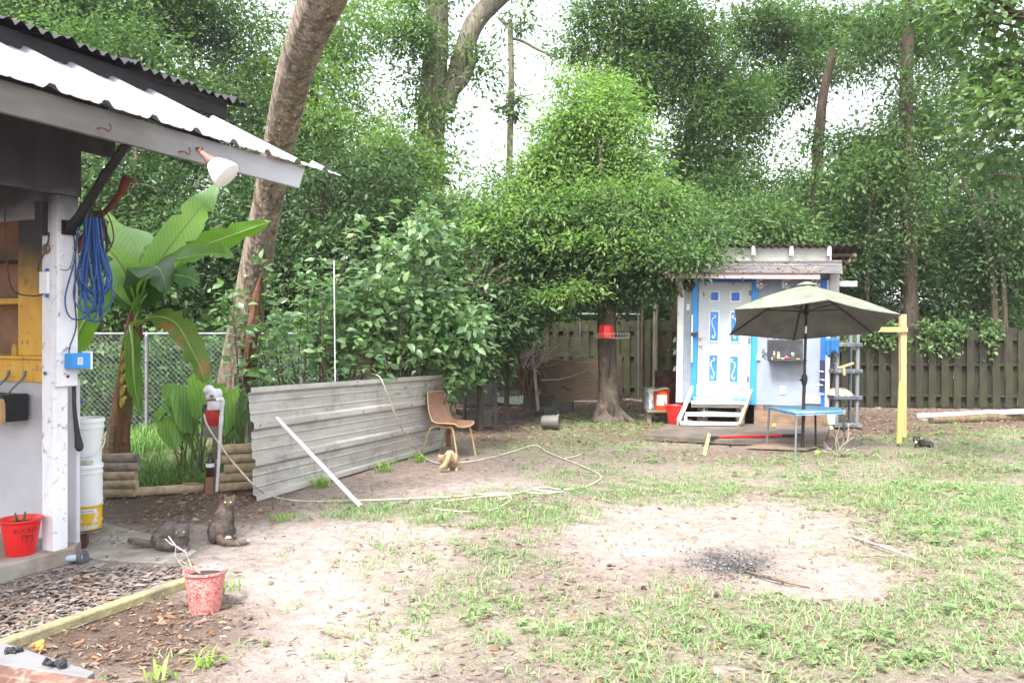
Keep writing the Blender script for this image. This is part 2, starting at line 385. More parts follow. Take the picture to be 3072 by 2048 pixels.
def fill(ells, rg, L=.11, per=60, spread=.42, wr=.45, up=.9, shell=.35):
    """leaf sprays through the volume of each ellipsoid (centre, radii, number of leaves)"""
    ps, ds, ns, cl = [], [], [], []
    parts = []
    for c, r, n in ells:
        n = n * DENS; nb = 13 if n > 3500 else 8 if n > 1200 else 4 if n > 500 else 0
        if nb:      # boughs inside the crown, flattened pads with gaps between them
            dr = sphere_dirs(nb, rg); sc_ = rg.uniform(.24, .5, nb); pos = np.array(c) + dr * (rg.uniform(.35, 1.12, nb))[:, None] * np.array(r)
            wt = sc_ ** 2 * rg.uniform(.6, 1.3, nb); wt = wt / wt.sum()
            for i in range(nb): parts.append((pos[i], np.array(r) * sc_[i] * np.array([1.1, 1.1, .62]), n * .85 * wt[i]))
            parts.append((np.array(c), np.array(r) * .85, n * .15))
        else: parts.append((c, r, n))
    BOUGHS[:] = [q for q, _, _ in parts]
    for c, r, n in parts:
        n = max(6, int(n)); k = max(3, int(n / per)); dr = sphere_dirs(k, rg); rad = (shell + (1 - shell) * rg.rand(k)) ** .6
        lob = unit(rg.randn(9, 3)); amp = rg.uniform(-.35, .3, 9)     # uneven outline: bulges and bays
        rad = rad * (1 + (np.maximum(0, (dr @ lob.T - .55) / .45) * amp).sum(1)) * (1 + .1 * rg.randn(k))
        cen = np.array(c) + dr * rad[:, None] * np.array(r)
        w = rg.gamma(1.6, 1, k); idx = rg.choice(k, n, p=w / w.sum())
        sp = spread * (.6 + .8 * rg.rand(k))[idx][:, None]
        off = rg.randn(n, 3) * sp * np.array([1, 1, .55])
        pos = cen[idx] + off
        out = unit(pos - np.array(c))
        ps.append(pos); ds.append(unit(out * .5 + unit(off) * .8 + rg.randn(n, 3) * .55 - np.array([0, 0, .25])))
        ns.append(unit(np.array([0, 0, up]) + rg.randn(n, 3) * .45 + out * .25)); cl.append(cen)
    for c, r, n in parts:       # feathery shoots standing out of the boughs
        if n < 60: continue
        m_ = int(n * .16); ns_ = max(2, m_ // 16); dr = unit(sphere_dirs(ns_, rg) + np.array([0, 0, .35])); st_ = np.array(c) + dr * np.array(r) * .75; Ls = rg.uniform(.25, .8, ns_) * min(1, max(r))
        i_ = rg.randint(0, ns_, m_); tt = rg.rand(m_); bend = np.array([0, 0, -.22])
        pos = st_[i_] + dr[i_] * (Ls[i_] * tt)[:, None] + bend * ((tt ** 2) * Ls[i_])[:, None] + rg.randn(m_, 3) * .03
        ps.append(pos); ds.append(unit(dr[i_] * .7 + rg.randn(m_, 3) * .7)); ns.append(unit(np.array([0, 0, up]) + rg.randn(m_, 3) * .5))
    p, d, nr = np.concatenate(ps), np.concatenate(ds), np.concatenate(ns)
    n = len(p); LL = L * LK * (.45 + .6 * rg.rand(n) + .55 * rg.rand(n) ** 3)
    return p, d, nr, LL, LL * wr, np.concatenate(cl)

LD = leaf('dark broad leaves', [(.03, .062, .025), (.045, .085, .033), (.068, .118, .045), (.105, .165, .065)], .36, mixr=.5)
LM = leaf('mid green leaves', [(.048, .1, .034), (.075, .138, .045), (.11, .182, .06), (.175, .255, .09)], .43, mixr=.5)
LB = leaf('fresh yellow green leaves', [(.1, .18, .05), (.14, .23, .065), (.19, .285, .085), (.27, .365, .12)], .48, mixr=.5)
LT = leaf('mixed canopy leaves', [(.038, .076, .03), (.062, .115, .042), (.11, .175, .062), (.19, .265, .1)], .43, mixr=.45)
LS = leaf('glossy shrub leaves', [(.08, .155, .065), (.12, .215, .09), (.21, .315, .13), (.085, .165, .07)], .3, .28, .6)
LV = leaf('vine leaves', [(.03, .085, .02), (.06, .14, .03), (.09, .18, .04)], .35)
BK = bark('brown bark', (.21, .155, .11), (.1, .072, .052))
BKG = bark('grey bark', (.25, .21, .17), (.12, .1, .08), lich=(.42, .43, .38))
BKD = bark('dark wet bark', (.1, .075, .055), (.045, .034, .026))

def trunk_geo(mb, pts, seg=5, n=12, wob=.0, m=0):
    """pts: (Vector, diameter)"""
    c = catmull([p for p, _ in pts], seg); d = lerp_list([q for _, q in pts], len(c))
    mb.tube(c, [q / 2 for q in d], n, True, m)
def hi(x, Y, z, n=3000, r=3.2):
    """upper crown of a tall tree, above the picture, that shades what stands below"""
    return ((x, Y, z), (r, r * .9, 1.5), n)
def pe(x, y, Y, rx, ry, n, rd=None):
    """ellipsoid seen at photo pixel x, y at depth Y; returns centre, radii in metres, leaf count"""
    k = Y / F
    return (P(x, y, Y), (rx * k, (rd if rd else min(rx, ry) * k * 1.0), ry * k), n)
def tree(name, label, trunk, ells, lm, L=.11, seed=1, group=None, bk=None, limbs=8, per=60, spread=.42, cat='tree', wr=.45, shell=.35, limb_r=.05, fine=False, up=.9):
    rg = np.random.RandomState(seed)
    b0 = trunk[0][0]
    t = thing(name, label, cat, (b0.x, b0.y, b0.z), group=group)
    p, d, nr, LL, WW, cl = fill(ells, rg, L, per, spread, wr, up, shell)
    bo = [q_ for q_ in BOUGHS if q_[2] < 8.8] if limbs > 4 else []
    ok = p[:, 2] > .05
    v, f = leaf_geo(p[ok], d[ok], nr[ok], LL[ok], WW[ok], fine)
    mesh_tris('crown', v, f, lm, t)
    mb = MB(); trunk_geo(mb, trunk)
    tp = [q for q, _ in trunk]; low = cl[cl[:, 2] < 9.2]
    for i in range(limbs + len(bo)):
        tgt = Vector(bo[i]) if i < len(bo) else Vector(low[rg.randint(len(low))]); a = min((tp[j].lerp(tp[j + 1], u_) for j in range(len(tp) - 1) for u_ in (0, .25, .5, .75, 1)), key=lambda q_: abs(q_.z - (tgt.z - .7 * math.hypot(tgt.x - q_.x, tgt.y - q_.y))))
        mid = a.lerp(tgt, .5) + Vector((rg.randn() * .25, rg.randn() * .25, .2 + .3 * rg.rand()))
        c = catmull([a, mid, tgt], 4); r0 = min(limb_r, trunk[-1][1] * .4)
        mb.tube(c, [r0, .012], 5)
    mb.build('trunk', bk or BKD, t, smooth=True)
    return t

# ---------------------------------------------------------------- woods behind the yard
def Tr(*q): return [(P(x, y, Y), d) for x, y, Y, d in q]
def gz(x, Y, z=0): return V((x - CX) / F * Y, Y, z)
WOOD = 'trees of the wood behind the yard'
# far-off woods that close the view below the crowns
def far_woods():
    rg = np.random.RandomState(5); E = []
    for i in range(26):
        x = -23 + i * 2.0 + rg.randn() * .5; Y = 33 + rg.rand() * 6
        for z, n in ((1.4, 2600), (4.2, 2600), (7.0, 1700)):
            if z > 6 and -4.5 < x < 2.5: continue
            E.append(((x + rg.randn() * .6, Y, z), (1.9, 1.6, 1.8), n))
    p, d, nr, LL, WW, cl = fill(E, rg, .2, 60, .55, .5)
    ok = p[:, 2] > 0
    v, f = leaf_geo(p[ok], d[ok], nr[ok], LL[ok], WW[ok])
    tag(mesh_tris('far_woods', v, f, LD), 'dense dark green woods far behind the fences', 'woods', kind='stuff')
far_woods()
def understory():
    rg = np.random.RandomState(6); E = []
    for i in range(22):
        x = -13 + i * 1.45 + rg.randn() * .4; Y = 24 + rg.rand() * 4
        for z, n in ((.6, 1700), (2.1, 2400), (3.8, 1500)): E.append(((x + rg.randn() * .4, Y, z + rg.randn() * .3), (1.3, 1.2, 1.1), n))
    for i in range(9):
        for z, n in ((.5, 1500), (1.3, 1300)): E.append(((-10.2 + i * .95 + rg.randn() * .2, 15.2 + rg.rand() * 1.2, z), (.7, .6, .6), n))
    p, d, nr, LL, WW, cl = fill(E, rg, .13, 60, .4, .5)
    ok = p[:, 2] > 0
    v, f = leaf_geo(p[ok], d[ok], nr[ok], LL[ok], WW[ok])
    tag(mesh_tris('undergrowth', v, f, LT), 'tangled undergrowth standing behind the chain-link and board fences', 'undergrowth', kind='stuff')
understory()

tree('broadleaf_tree', 'tall leafy tree rising behind the black roof edge', [(gz(120, 19), .35), (P(120, 500, 19), .28), (P(150, 250, 19), .16)],
     [pe(90, 70, 19, 260, 210, 20000), pe(300, 230, 18.5, 200, 200, 12000), pe(160, 420, 18, 260, 230, 13000), hi(-11.5, 18, 11.5)], LM, .1, 11, WOOD)
tree('broadleaf_tree', 'tall tree with hanging bare vines left of the leaning trunk', [(gz(470, 21), .4), (P(450, 500, 21), .3), (P(470, 100, 21), .18)],
     [pe(430, 70, 21, 250, 190, 20000), pe(700, 130, 22, 160, 190, 10000), pe(560, 380, 20, 270, 230, 20000), hi(-8, 19, 12), hi(-6, 16.5, 11.5)], LT, .1, 12, WOOD)
tree('broadleaf_tree', 'dark shady tree behind the banana plant', [(gz(400, 17), .22), (P(395, 700, 17), .18), (P(410, 500, 17), .1)],
     [pe(330, 690, 17, 250, 200, 13000), pe(520, 640, 17.5, 220, 260, 13000), pe(330, 900, 16.5, 240, 130, 7000)], LD, .1, 13, WOOD)
tree('broadleaf_tree', 'leafy tree just right of the leaning trunk top', [(gz(930, 22), .36), (P(930, 500, 22), .28), (P(950, 200, 22), .16)],
     [pe(1060, 120, 23, 150, 200, 8000), pe(1010, 380, 22, 190, 220, 15000), pe(830, 330, 22, 130, 160, 6000), hi(-4, 20, 12.5), hi(-3.2, 17.2, 11.5)], LB, .1, 14, WOOD)
tree('broadleaf_tree', 'dark dense tree above the pale vertical pole', [(gz(960, 18), .2), (P(955, 700, 18), .17), (P(970, 560, 18), .1)],
     [pe(900, 680, 18, 210, 190, 13000), pe(1090, 640, 19, 200, 170, 11000), pe(880, 870, 17.5, 220, 160, 9000)], LD, .1, 15, WOOD)
tree('broadleaf_tree', 'small bright tree under the left edge of the white sky gap', [(gz(1240, 21), .2), (P(1240, 700, 21), .16), (P(1230, 520, 21), .1)],
     [pe(1180, 520, 21, 110, 150, 7500), pe(1340, 680, 20, 190, 80, 7500)], LB, .1, 16, WOOD)
# vine covered forked tree
t = tree('forked_tree', 'thick forked tree wrapped in climbing vines beside the sky gap',
     [(gz(1290, 24), 1.0), (P(1290, 600, 24), .82), (P(1295, 330, 24), .8), (P(1310, 100, 24), .7), (P(1310, -80, 24), .6)],
     [pe(1262, 180, 23.6, 50, 260, 3000, .6), pe(1300, 430, 23.6, 60, 150, 2200, .7), pe(1420, 200, 24, 50, 90, 1300, .6), pe(1330, -60, 24, 160, 60, 2200)], LM, .12, 17, None, bk=BKG, limbs=4)
mb = MB(); trunk_geo(mb, Tr((1335, 330, 24, .5), (1385, 170, 24, .55), (1430, 60, 24, .6), (1520, -30, 24, .55)))
trunk_geo(mb, Tr((1340, 300, 24, .3), (1390, 240, 24, .36), (1425, 170, 24, .22))); mb.build('limb', BKG, t, smooth=True)
# bare slender trunk
t = thing('slender_tree', 'bare slender trunk standing alone in the white sky gap', 'tree', tuple(gz(1528, 26)))
mb = MB(); trunk_geo(mb, [(gz(1528, 26), .24), (P(1528, 550, 26), .2), (P(1534, 250, 26), .2), (P(1530, 60, 26), .17)])
trunk_geo(mb, Tr((1530, 85, 26, .16), (1508, 65, 26, .12), (1494, 52, 26, .08))); trunk_geo(mb, Tr((1535, 115, 26, .1), (1570, 125, 26, .1), (1615, 150, 26, .09), (1680, 175, 26, .05)))
trunk_geo(mb, Tr((1540, 310, 26, .06), (1560, 292, 26, .05), (1620, 280, 26, .03)))
mb.build('trunk', BKG, t, smooth=True)
rg = np.random.RandomState(4); p, d, nr, LL, WW, cl = fill([pe(1535, 310, 26, 25, 50, 420, .2), pe(1560, 40, 26, 50, 55, 350, .3)], rg, .13, 20, .2)
mesh_tris('crown', *leaf_geo(p, d, nr, LL, WW), LM, t)
# right hand side
tree('broadleaf_tree', 'big dark green tree with glossy foliage right of the sky gap', [(gz(2030, 23), .5), (P(2040, 600, 23), .4), (P(2100, 330, 23), .3), (P(2200, 180, 23), .2)],
     [pe(1880, 120, 22, 130, 170, 12000), pe(2010, 200, 22, 180, 230, 19000), pe(2110, 490, 22.5, 140, 160, 10000), pe(1720, 150, 23, 60, 60, 1500), pe(2170, 350, 24, 130, 120, 7000), hi(3.2, 20.5, 12.5), hi(1.2, 18, 11.8), hi(4.2, 17.2, 11.4)], LM, .1, 21, WOOD, limbs=4)
tree('broadleaf_tree', 'open tree with a leaning bare branch above the shed', [(gz(2020, 26), .3), (P(2060, 420, 26), .22), (P(2150, 240, 26), .16), (P(2240, 130, 26), .1)],
     [pe(2250, 90, 26, 180, 100, 8000), pe(2240, 240, 26, 90, 80, 3500), pe(2270, 390, 27, 60, 50, 900), pe(2440, 110, 27, 130, 90, 4500), pe(2330, 290, 26.5, 140, 80, 3500), pe(2560, 130, 27, 180, 110, 5500), pe(2190, 520, 25, 110, 100, 5000), pe(2390, 210, 26, 110, 100, 3500), hi(6.5, 23, 13.5)], LT, .11, 22, WOOD, limbs=4)
tree('broadleaf_tree', 'bushy dark tree straight behind the shed roof', [(gz(2270, 19), .25), (P(2270, 750, 19), .2), (P(2260, 650, 19), .12)],
     [pe(2160, 700, 18.5, 170, 120, 11000), pe(2330, 730, 19, 110, 100, 7000), pe(2190, 880, 18, 170, 110, 5000)], LT, .1, 23, WOOD)
tree('broadleaf_tree', 'vine hung tree trunk right of the lower sky gap', [(gz(2455, 22), .4), (P(2450, 600, 22), .32), (P(2465, 320, 22), .26), (P(2500, 150, 22), .2)],
     [pe(2570, 560, 22, 110, 130, 9000), pe(2470, 690, 21, 90, 110, 6000), pe(2440, 420, 22, 28, 60, 600), pe(2640, 450, 22, 80, 50, 2500), hi(7.6, 19.5, 12), hi(7, 17, 11.3)], LM, .1, 24, WOOD, limbs=2, limb_r=.03)
tree('broadleaf_tree', 'tall straight tree behind the board fence post arm', [(gz(2735, 20), .44), (P(2725, 700, 20), .36), (P(2722, 500, 20), .33), (P(2718, 250, 20), .3), (P(2730, 0, 20), .22)],
     [pe(2740, 420, 21.5, 90, 180, 5500), pe(2700, 100, 22, 180, 110, 6000), pe(2650, 230, 23, 40, 50, 500), pe(2770, 690, 21.8, 150, 170, 8000), pe(2716, 330, 19.6, 34, 150, 1300, .5), pe(2735, 640, 19.5, 40, 110, 1300, .5), hi(10.5, 20, 12.5), hi(10, 17.2, 11.4)], LT, .1, 25, WOOD, bk=BKD, limbs=4, limb_r=.03)
tree('broadleaf_tree', 'low dark tree leaning over the right end of the board fence', [(gz(2985, 19.5), .17), (P(2982, 880, 19.5), .15), (P(2950, 700, 19.8), .11), (P(2890, 540, 20.2), .08)],
     [pe(2960, 760, 20.5, 160, 150, 9000), pe(2850, 880, 20.5, 160, 90, 5200), pe(3080, 560, 21, 120, 180, 5500), pe(2590, 800, 20.5, 120, 160, 7500), hi(13.5, 19, 12)], LD, .1, 26, WOOD, limbs=3, limb_r=.025)
tree('broadleaf_tree', 'thin stemmed tree at the far right with sky behind it', [(gz(3020, 19.4), .13), (P(3012, 880, 19.4), .12), (P(2995, 700, 19.8), .09), (P(2970, 560, 20.5), .07)],
     [pe(2930, 540, 23, 130, 130, 4200), pe(3020, 280, 23, 110, 180, 5000), pe(2850, 330, 24, 120, 160, 4500), pe(2830, 90, 24, 140, 90, 3500)], LT, .1, 27, WOOD, limbs=3, limb_r=.02)
# near overhanging branch at upper right
tree('overhanging_tree', 'nearby tree whose big leaved branches hang into the upper right corner', [(V(8.2, 8.6, 0), .5), (V(8.0, 8.6, 3.2), .42), (V(7.0, 8.8, 5.0), .24), (V(5.6, 9.2, 5.2), .1)],
     [pe(3010, 170, 9.5, 100, 150, 1100), pe(2990, 420, 9.5, 80, 120, 480), pe(2830, 20, 9.8, 140, 50, 450), pe(3080, 330, 9, 70, 170, 700), pe(2960, 40, 9.2, 90, 60, 600)], LT, .075, 28, bk=BKD, per=26, spread=.24, wr=.6, limbs=5, limb_r=.03, fine=True)

# centre yard tree
BKY = mat('mottled tree bark', (.115, .09, .066), (.065, .05, .038), 9, .9, bump=.8, st=(1, 1, .5), dirt=(.16, .13, .095), dsc=6, damt=(.5, .68))
t = tree('yard_tree', 'bushy yard tree holding a red pail, pale yellow green at its top',
     [(gz(1822, 15.4), .62), (P(1826, 1225, 15.4), .42), (P(1823, 1120, 15.4), .345), (P(1820, 960, 15.4), .36), (P(1828, 860, 15.4), .3), (P(1815, 700, 15.4), .16), (P(1800, 450, 15.2), .07)],
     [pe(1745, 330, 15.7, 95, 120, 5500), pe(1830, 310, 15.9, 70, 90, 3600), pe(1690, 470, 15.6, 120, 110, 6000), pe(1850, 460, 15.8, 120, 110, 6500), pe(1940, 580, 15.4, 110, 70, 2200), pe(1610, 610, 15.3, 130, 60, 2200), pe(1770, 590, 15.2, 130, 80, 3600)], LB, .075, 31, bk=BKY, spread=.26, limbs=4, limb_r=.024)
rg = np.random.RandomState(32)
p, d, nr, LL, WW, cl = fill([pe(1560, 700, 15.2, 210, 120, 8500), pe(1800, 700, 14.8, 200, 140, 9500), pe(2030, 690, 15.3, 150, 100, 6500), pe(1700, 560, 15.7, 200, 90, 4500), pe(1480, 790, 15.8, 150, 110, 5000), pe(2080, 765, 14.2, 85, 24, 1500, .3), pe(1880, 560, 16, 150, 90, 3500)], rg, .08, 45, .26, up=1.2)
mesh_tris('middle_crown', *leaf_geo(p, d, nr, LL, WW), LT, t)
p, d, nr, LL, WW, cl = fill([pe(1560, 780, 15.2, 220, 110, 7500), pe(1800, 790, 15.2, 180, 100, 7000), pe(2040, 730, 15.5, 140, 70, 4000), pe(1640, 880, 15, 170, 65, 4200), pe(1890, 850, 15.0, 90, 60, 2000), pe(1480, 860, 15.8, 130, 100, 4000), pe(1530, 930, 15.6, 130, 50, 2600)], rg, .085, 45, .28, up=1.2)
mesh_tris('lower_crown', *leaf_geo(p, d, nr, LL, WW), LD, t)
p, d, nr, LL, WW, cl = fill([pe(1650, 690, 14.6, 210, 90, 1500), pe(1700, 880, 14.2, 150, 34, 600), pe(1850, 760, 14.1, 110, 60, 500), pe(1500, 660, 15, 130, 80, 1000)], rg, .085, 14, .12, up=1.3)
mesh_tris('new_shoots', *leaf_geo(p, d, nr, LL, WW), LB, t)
mb = MB()   # root flare and torn root
for a, l in ((-.5, .36), (.3, .6), (1.3, .25), (2.6, .3), (3.6, .3), (-1.3, .25)):
    c = gz(1822, 15.4); q = c + V(math.cos(a) * l, -abs(math.sin(a)) * l * .8, -.05)
    mb.tube(catmull([c + V(0, 0, .5), c + V(math.cos(a) * .17, -abs(math.sin(a)) * .15, .22), q], 5), [.14, .1, .03], 9)
mb.build('root_flare', BKY, t, smooth=True)

# leaning tree left of centre
BKL = bark('ridged grey brown bark', (.28, .225, .175), (.085, .066, .05), lich=(.55, .55, .5), moss=None)
t = thing('leaning_tree', 'big leaning tree trunk with pale lichen beside the tin roof', 'tree', tuple(gz(712, 11.5)))
mb = MB()
c = catmull([gz(695, 11.5, -.1), gz(702, 11.5, .3), P(712, 1130, 11.4), P(750, 900, 11.1), P(802, 620, 10.5), P(842, 420, 9.9), P(893, 200, 9.0), P(970, 0, 8.2), P(1030, -140, 7.7), P(1100, -330, 7.2)], 9)
dm = lerp_list([.72, .6, .5, .4, .365, .37, .38, .43, .44, .4], len(c))
rg = random.Random(2); ph = [rg.random() * 6 for _ in range(4)]
n = 28; vs = []
for i, q in enumerate(c):
    tv = (c[min(i + 1, len(c) - 1)] - c[max(i - 1, 0)]).normalized(); sx = tv.cross(V(0, 1, 0)).normalized(); sy = sx.cross(tv)
    for k in range(n):
        a = 2 * math.pi * k / n; u = i / len(c)
        rr = dm[i] / 2 * (1 + .035 * math.sin(3 * a + ph[0] + u * 5) + .03 * math.sin(7 * a + ph[1] + u * 9) + .02 * math.sin(13 * a + u * 30) + (.16 * max(0, math.cos(3 * a + 1)) * max(0, 1 - u * 5)))
        vs.append(q + (sx * math.cos(a) + sy * math.sin(a)) * rr)
mb.add(vs, [(i * n + k, i * n + (k + 1) % n, (i + 1) * n + (k + 1) % n, (i + 1) * n + k) for i in range(len(c) - 1) for k in range(n)])
mb.build('trunk', BKL, t, smooth=True)
mb = MB(); sc = catmull([P(742, 1120, 11.14), P(757, 1000, 10.93), P(768, 900, 10.86), P(782, 830, 10.75)], 6)
mb.tube(sc, [.075, .08, .06, .015], 8); mb.build('scar', bark('red brown split bark', (.24, .12, .075), (.13, .06, .04)), t, smooth=True)
rg = np.random.RandomState(9); p, d, nr, LL, WW, cl = fill([((-.6, 6.8, 7.2), (1.6, 1.5, 1.0), 2500)], rg, .11, 50, .4)
mesh_tris('crown', *leaf_geo(p, d, nr, LL, WW), LT, t)

# ---------------------------------------------------------------- shrub behind the tin sheet
t = thing('camellia_shrub', 'broad glossy leaved shrub growing over the corrugated tin sheet', 'shrub', tuple(gz(1100, 11.2)))
rg = np.random.RandomState(41); bl, leafP = MB(), []
shoots = [(860, 1130, 790, 800), (880, 1130, 905, 840), (900, 1130, 830, 960), (940, 1130, 960, 760), (980, 1130, 1075, 700), (1050, 1130, 1130, 720), (1150, 1130, 1180, 700), (1180, 1130, 1270, 630), (1200, 1130, 1285, 640),
          (1220, 1130, 1330, 780), (1240, 1130, 1430, 860), (1260, 1130, 1400, 960), (1280, 1130, 1420, 1030), (1300, 1130, 1440, 1100), (1200, 1130, 1390, 800), (820, 1130, 775, 990), (850, 1130, 760, 1060), (1000, 1130, 1000, 860),
          (1080, 1130, 1060, 820), (1100, 1130, 1220, 800), (1160, 1130, 1300, 900), (1120, 1130, 1150, 850), (950, 1130, 900, 930), (1040, 1130, 1110, 930), (1210, 1130, 1350, 1050), (1140, 1130, 1240, 760), (1180, 1130, 1235, 700),
          (760, 1120, 690, 885), (1290, 1130, 1400, 1120), (1000, 1130, 930, 1010), (1080, 1130, 1010, 980), (1150, 1130, 1110, 1010), (1220, 1130, 1270, 1000), (1000, 1130, 1050, 1060), (1190, 1130, 1200, 1060), (1310, 1130, 1340, 1090)]
for x0, y0, x1, y1 in shoots * 2:
    Y = 10.6 + rg.randn() * .45; Y = max(Y, 8.6 + (x1 - 760) * .0042 + .3)
    a = P(x0 + rg.randn() * 25, 1290, Y + .2); e = P(x1 + rg.randn() * 22, y1 + rg.randn() * 22, Y - .1)
    mid = a.lerp(e, .55) + V(rg.randn() * .08, rg.randn() * .1, .18)
    c = catmull([a, mid, e], 8); bl.tube(c, [.014, .003], 5)
    for i in range(5, len(c)):
        for s_ in range(4 if i < len(c) - 1 else 5):
            tw = (c[i] - c[i - 1]).normalized()
            o = V(*(rg.randn(3) * .08))
            leafP.append((c[i] + o, tw * .5 + V(rg.randn(), rg.randn(), rg.randn() * .35 - .2)))
p = np.array([q[0] for q in leafP]); d = np.array([q[1] for q in leafP]); n = len(p)
ex = [pe(1050, 980, 10.9, 150, 90, 450), pe(1240, 930, 11.2, 150, 160, 1300), pe(1340, 1020, 11.4, 90, 90, 550), pe(1265, 720, 11.0, 45, 80, 260)]
p2, d2, n2, L2, W2, cl = fill(ex, rg, .085, 12, .14)
p = np.concatenate([p, p2]); d = np.concatenate([d, d2]); n = len(p)
nr = unit(np.array([0, -.25, .8]) + rg.randn(n, 3) * .5); LL = .135 * (.55 + .75 * rg.rand(n))
xx = CX + p[:, 0] / p[:, 1] * F; yy = HY - (p[:, 2] - EH) / p[:, 1] * F
ok = p[:, 2] > .05
v, f = leaf_geo(p[ok], d[ok], nr[ok], LL[ok], LL[ok] * .52, True, .22)
mesh_tris('foliage', v, f, LS, t); bl.build('branches', M['twig'], t, smooth=True)

tree('laurel_bush', 'dark bush behind the dry palm fronds at the left foot of the yard tree', [(gz(1520, 18.5), .12), (P(1520, 950, 18.5), .1), (P(1515, 820, 18.5), .06)],
     [pe(1430, 820, 18.5, 140, 150, 6500), pe(1580, 850, 18.8, 120, 120, 5000), pe(1480, 1000, 18.6, 120, 60, 2200)], LD, .095, 44, cat='bush', spread=.26)
tree('laurel_bush', 'dark bush filling the gap between shrub and wire fence corner', [(gz(1440, 14), .12), (P(1440, 1000, 14), .1), (P(1430, 850, 14), .06)],
     [pe(1400, 950, 13.8, 130, 120, 4200), pe(1500, 960, 14.6, 90, 110, 2600), pe(1390, 1080, 13.6, 80, 70, 1300), pe(1300, 850, 13.6, 120, 120, 3000)], LD, .095, 43, cat='bush', spread=.22)

# ---------------------------------------------------------------- fences
t = thing('chain_link_fence', 'galvanised chain-link fence behind the banana plant overgrown with vines', 'fence', tuple(gz(440, 13.5)))
FA, FB, FC = V(-9.2, 13.4, 0), V(-2.65, 13.5, 0), V(.35, 20.6, 0)
def wiremesh(a, b, z0, z1, sp=.085, r=.0032):
    mb = MB(); L = (b - a).length; h = z1 - z0; u = (b - a).normalized(); k = -h
    while k < L:
        for sg in (1, -1):
            s0, s1 = (k, k + h) if sg > 0 else (k + h, k)
            t0, t1 = 0, 1
            lo, hi = min(s0, s1), max(s0, s1)
            if hi <= 0 or lo >= L: continue
            f = lambda s: (s - s0) / (s1 - s0)
            ta, tb = sorted((f(max(lo, 0)), f(min(hi, L))))
            q0 = a + u * (s0 + (s1 - s0) * ta) + V(0, 0, z0 + h * ta); q1 = a + u * (s0 + (s1 - s0) * tb) + V(0, 0, z0 + h * tb)
            mb.tube([q0 + V(0, sg * r, 0), q1 + V(0, sg * r, 0)], r, 4, False)
        k += sp
    return mb
for (a, b) in ((FA, FB), (FB, FC)):
    wiremesh(a, b, .1, 1.66).build('wire_mesh', M['zinc'], t)
    mb = MB(); mb.tube([a + V(0, 0, 1.645), b + V(0, 0, 1.645)], .021, 8); mb.build('top_rail', M['zinc'], t, smooth=True)
for q in (gz(440, 13.45), gz(905, 13.55), V(-.9, 17.6, 0), V(.35, 20.6, 0), gz(1010, 13.6)):
    mb = MB(); mb.tube([q, q + V(0, 0, 1.6)], .03, 10); mb.tube([q + V(0, 0, 1.6), q + V(0, 0, 1.68)], [.036, .034, .012], 10); mb.ring(q + V(0, 0, 1.2), .033, .006); mb.build('post', M['zinc'], t, smooth=True)
rg = np.random.RandomState(51)
p = np.stack([rg.uniform(-9, -2.7, 12000), 13.62 + rg.rand(12000) * .4, rg.uniform(.05, 1.75, 12000)], 1)
keep = fbm(p[:, 0], p[:, 2], 2.2, 77) > .34 + .2 * (p[:, 2] > 1.5) + .1 * (p[:, 0] > -4.6); p = p[keep]; n = len(p)
nr = unit(np.array([0, -.7, .7]) + rg.randn(n, 3) * .5); LL = .085 * (.6 + .7 * rg.rand(n))
v, f = leaf_geo(p, rg.randn(n, 3) + np.array([0, 0, -.5]), nr, LL, LL * .75, True)
tag(mesh_tris('fence_vine', v, f, LV), 'green leafy vine climbing the chain-link fence', 'vine')

def board_fence(name, label, A, B, top, seed, colr):
    t = thing(name, label, 'fence', tuple(A)); rr = random.Random(seed)
    u = (B - A); L = u.length; u.normalize(); nn = V(u.y, -u.x, 0)
    if nn.y > 0: nn = -nn
    k = 0; front, back = MB(), MB()
    rot = Matrix((u, nn, V(0, 0, 1))).transposed()
    while k < L:
        h = top + rr.uniform(-.05, .05); g = rr.uniform(.0, .05)
        front.box(A + u * k + nn * .05 + V(0, 0, g + h / 2), (.15, .02, h), rot @ Matrix.Rotation(rr.uniform(-.012, .012), 3, 'Y'))
        back.box(A + u * (k + .13) - nn * .05 + V(0, 0, g + h / 2), (.15, .02, h + rr.uniform(-.05, .05)), rot)
        k += .262
    front.build('front_boards', colr, t); back.build('back_boards', colr, t)
    for z in (.28, top * .56, top - .2):
        mb = MB(); mb.beam(A + V(0, 0, z), B + V(0, 0, z), .075, .045); mb.build('rail', colr, t)
    k = 1.2
    while k < L:
        mb = MB(); q = A + u * k - nn * .115; mb.box(q + V(0, 0, top / 2), (.09, .09, top), rot); mb.build('post', colr, t); k += 2.4
    return t
FW = wood('mossy fence board', (.044, .038, .017), (.021, .019, .009), (4, 4, .6), 5, dirt=(.045, .053, .016), damt=(.42, .62), dsc=3)
FW2 = wood('shade darkened fence board', (.026, .022, .011), (.0125, .011, .006), (4, 4, .6), 5, dirt=(.026, .03, .01), damt=(.45, .65), dsc=3)  # canopy shade over this fence is put into the dark board colours
board_fence('board_fence', 'mossy greenish board fence behind the yard tree and plywood', V(.9, 21.6, 0), V(5.6, 20.6, 0), 1.93, 3, FW)
board_fence('board_fence', 'dark weathered shadowbox fence running off to the right of the shed', V(6.4, 18.6, 0), V(13.6, 17.6, 0), 1.72, 4, FW2)

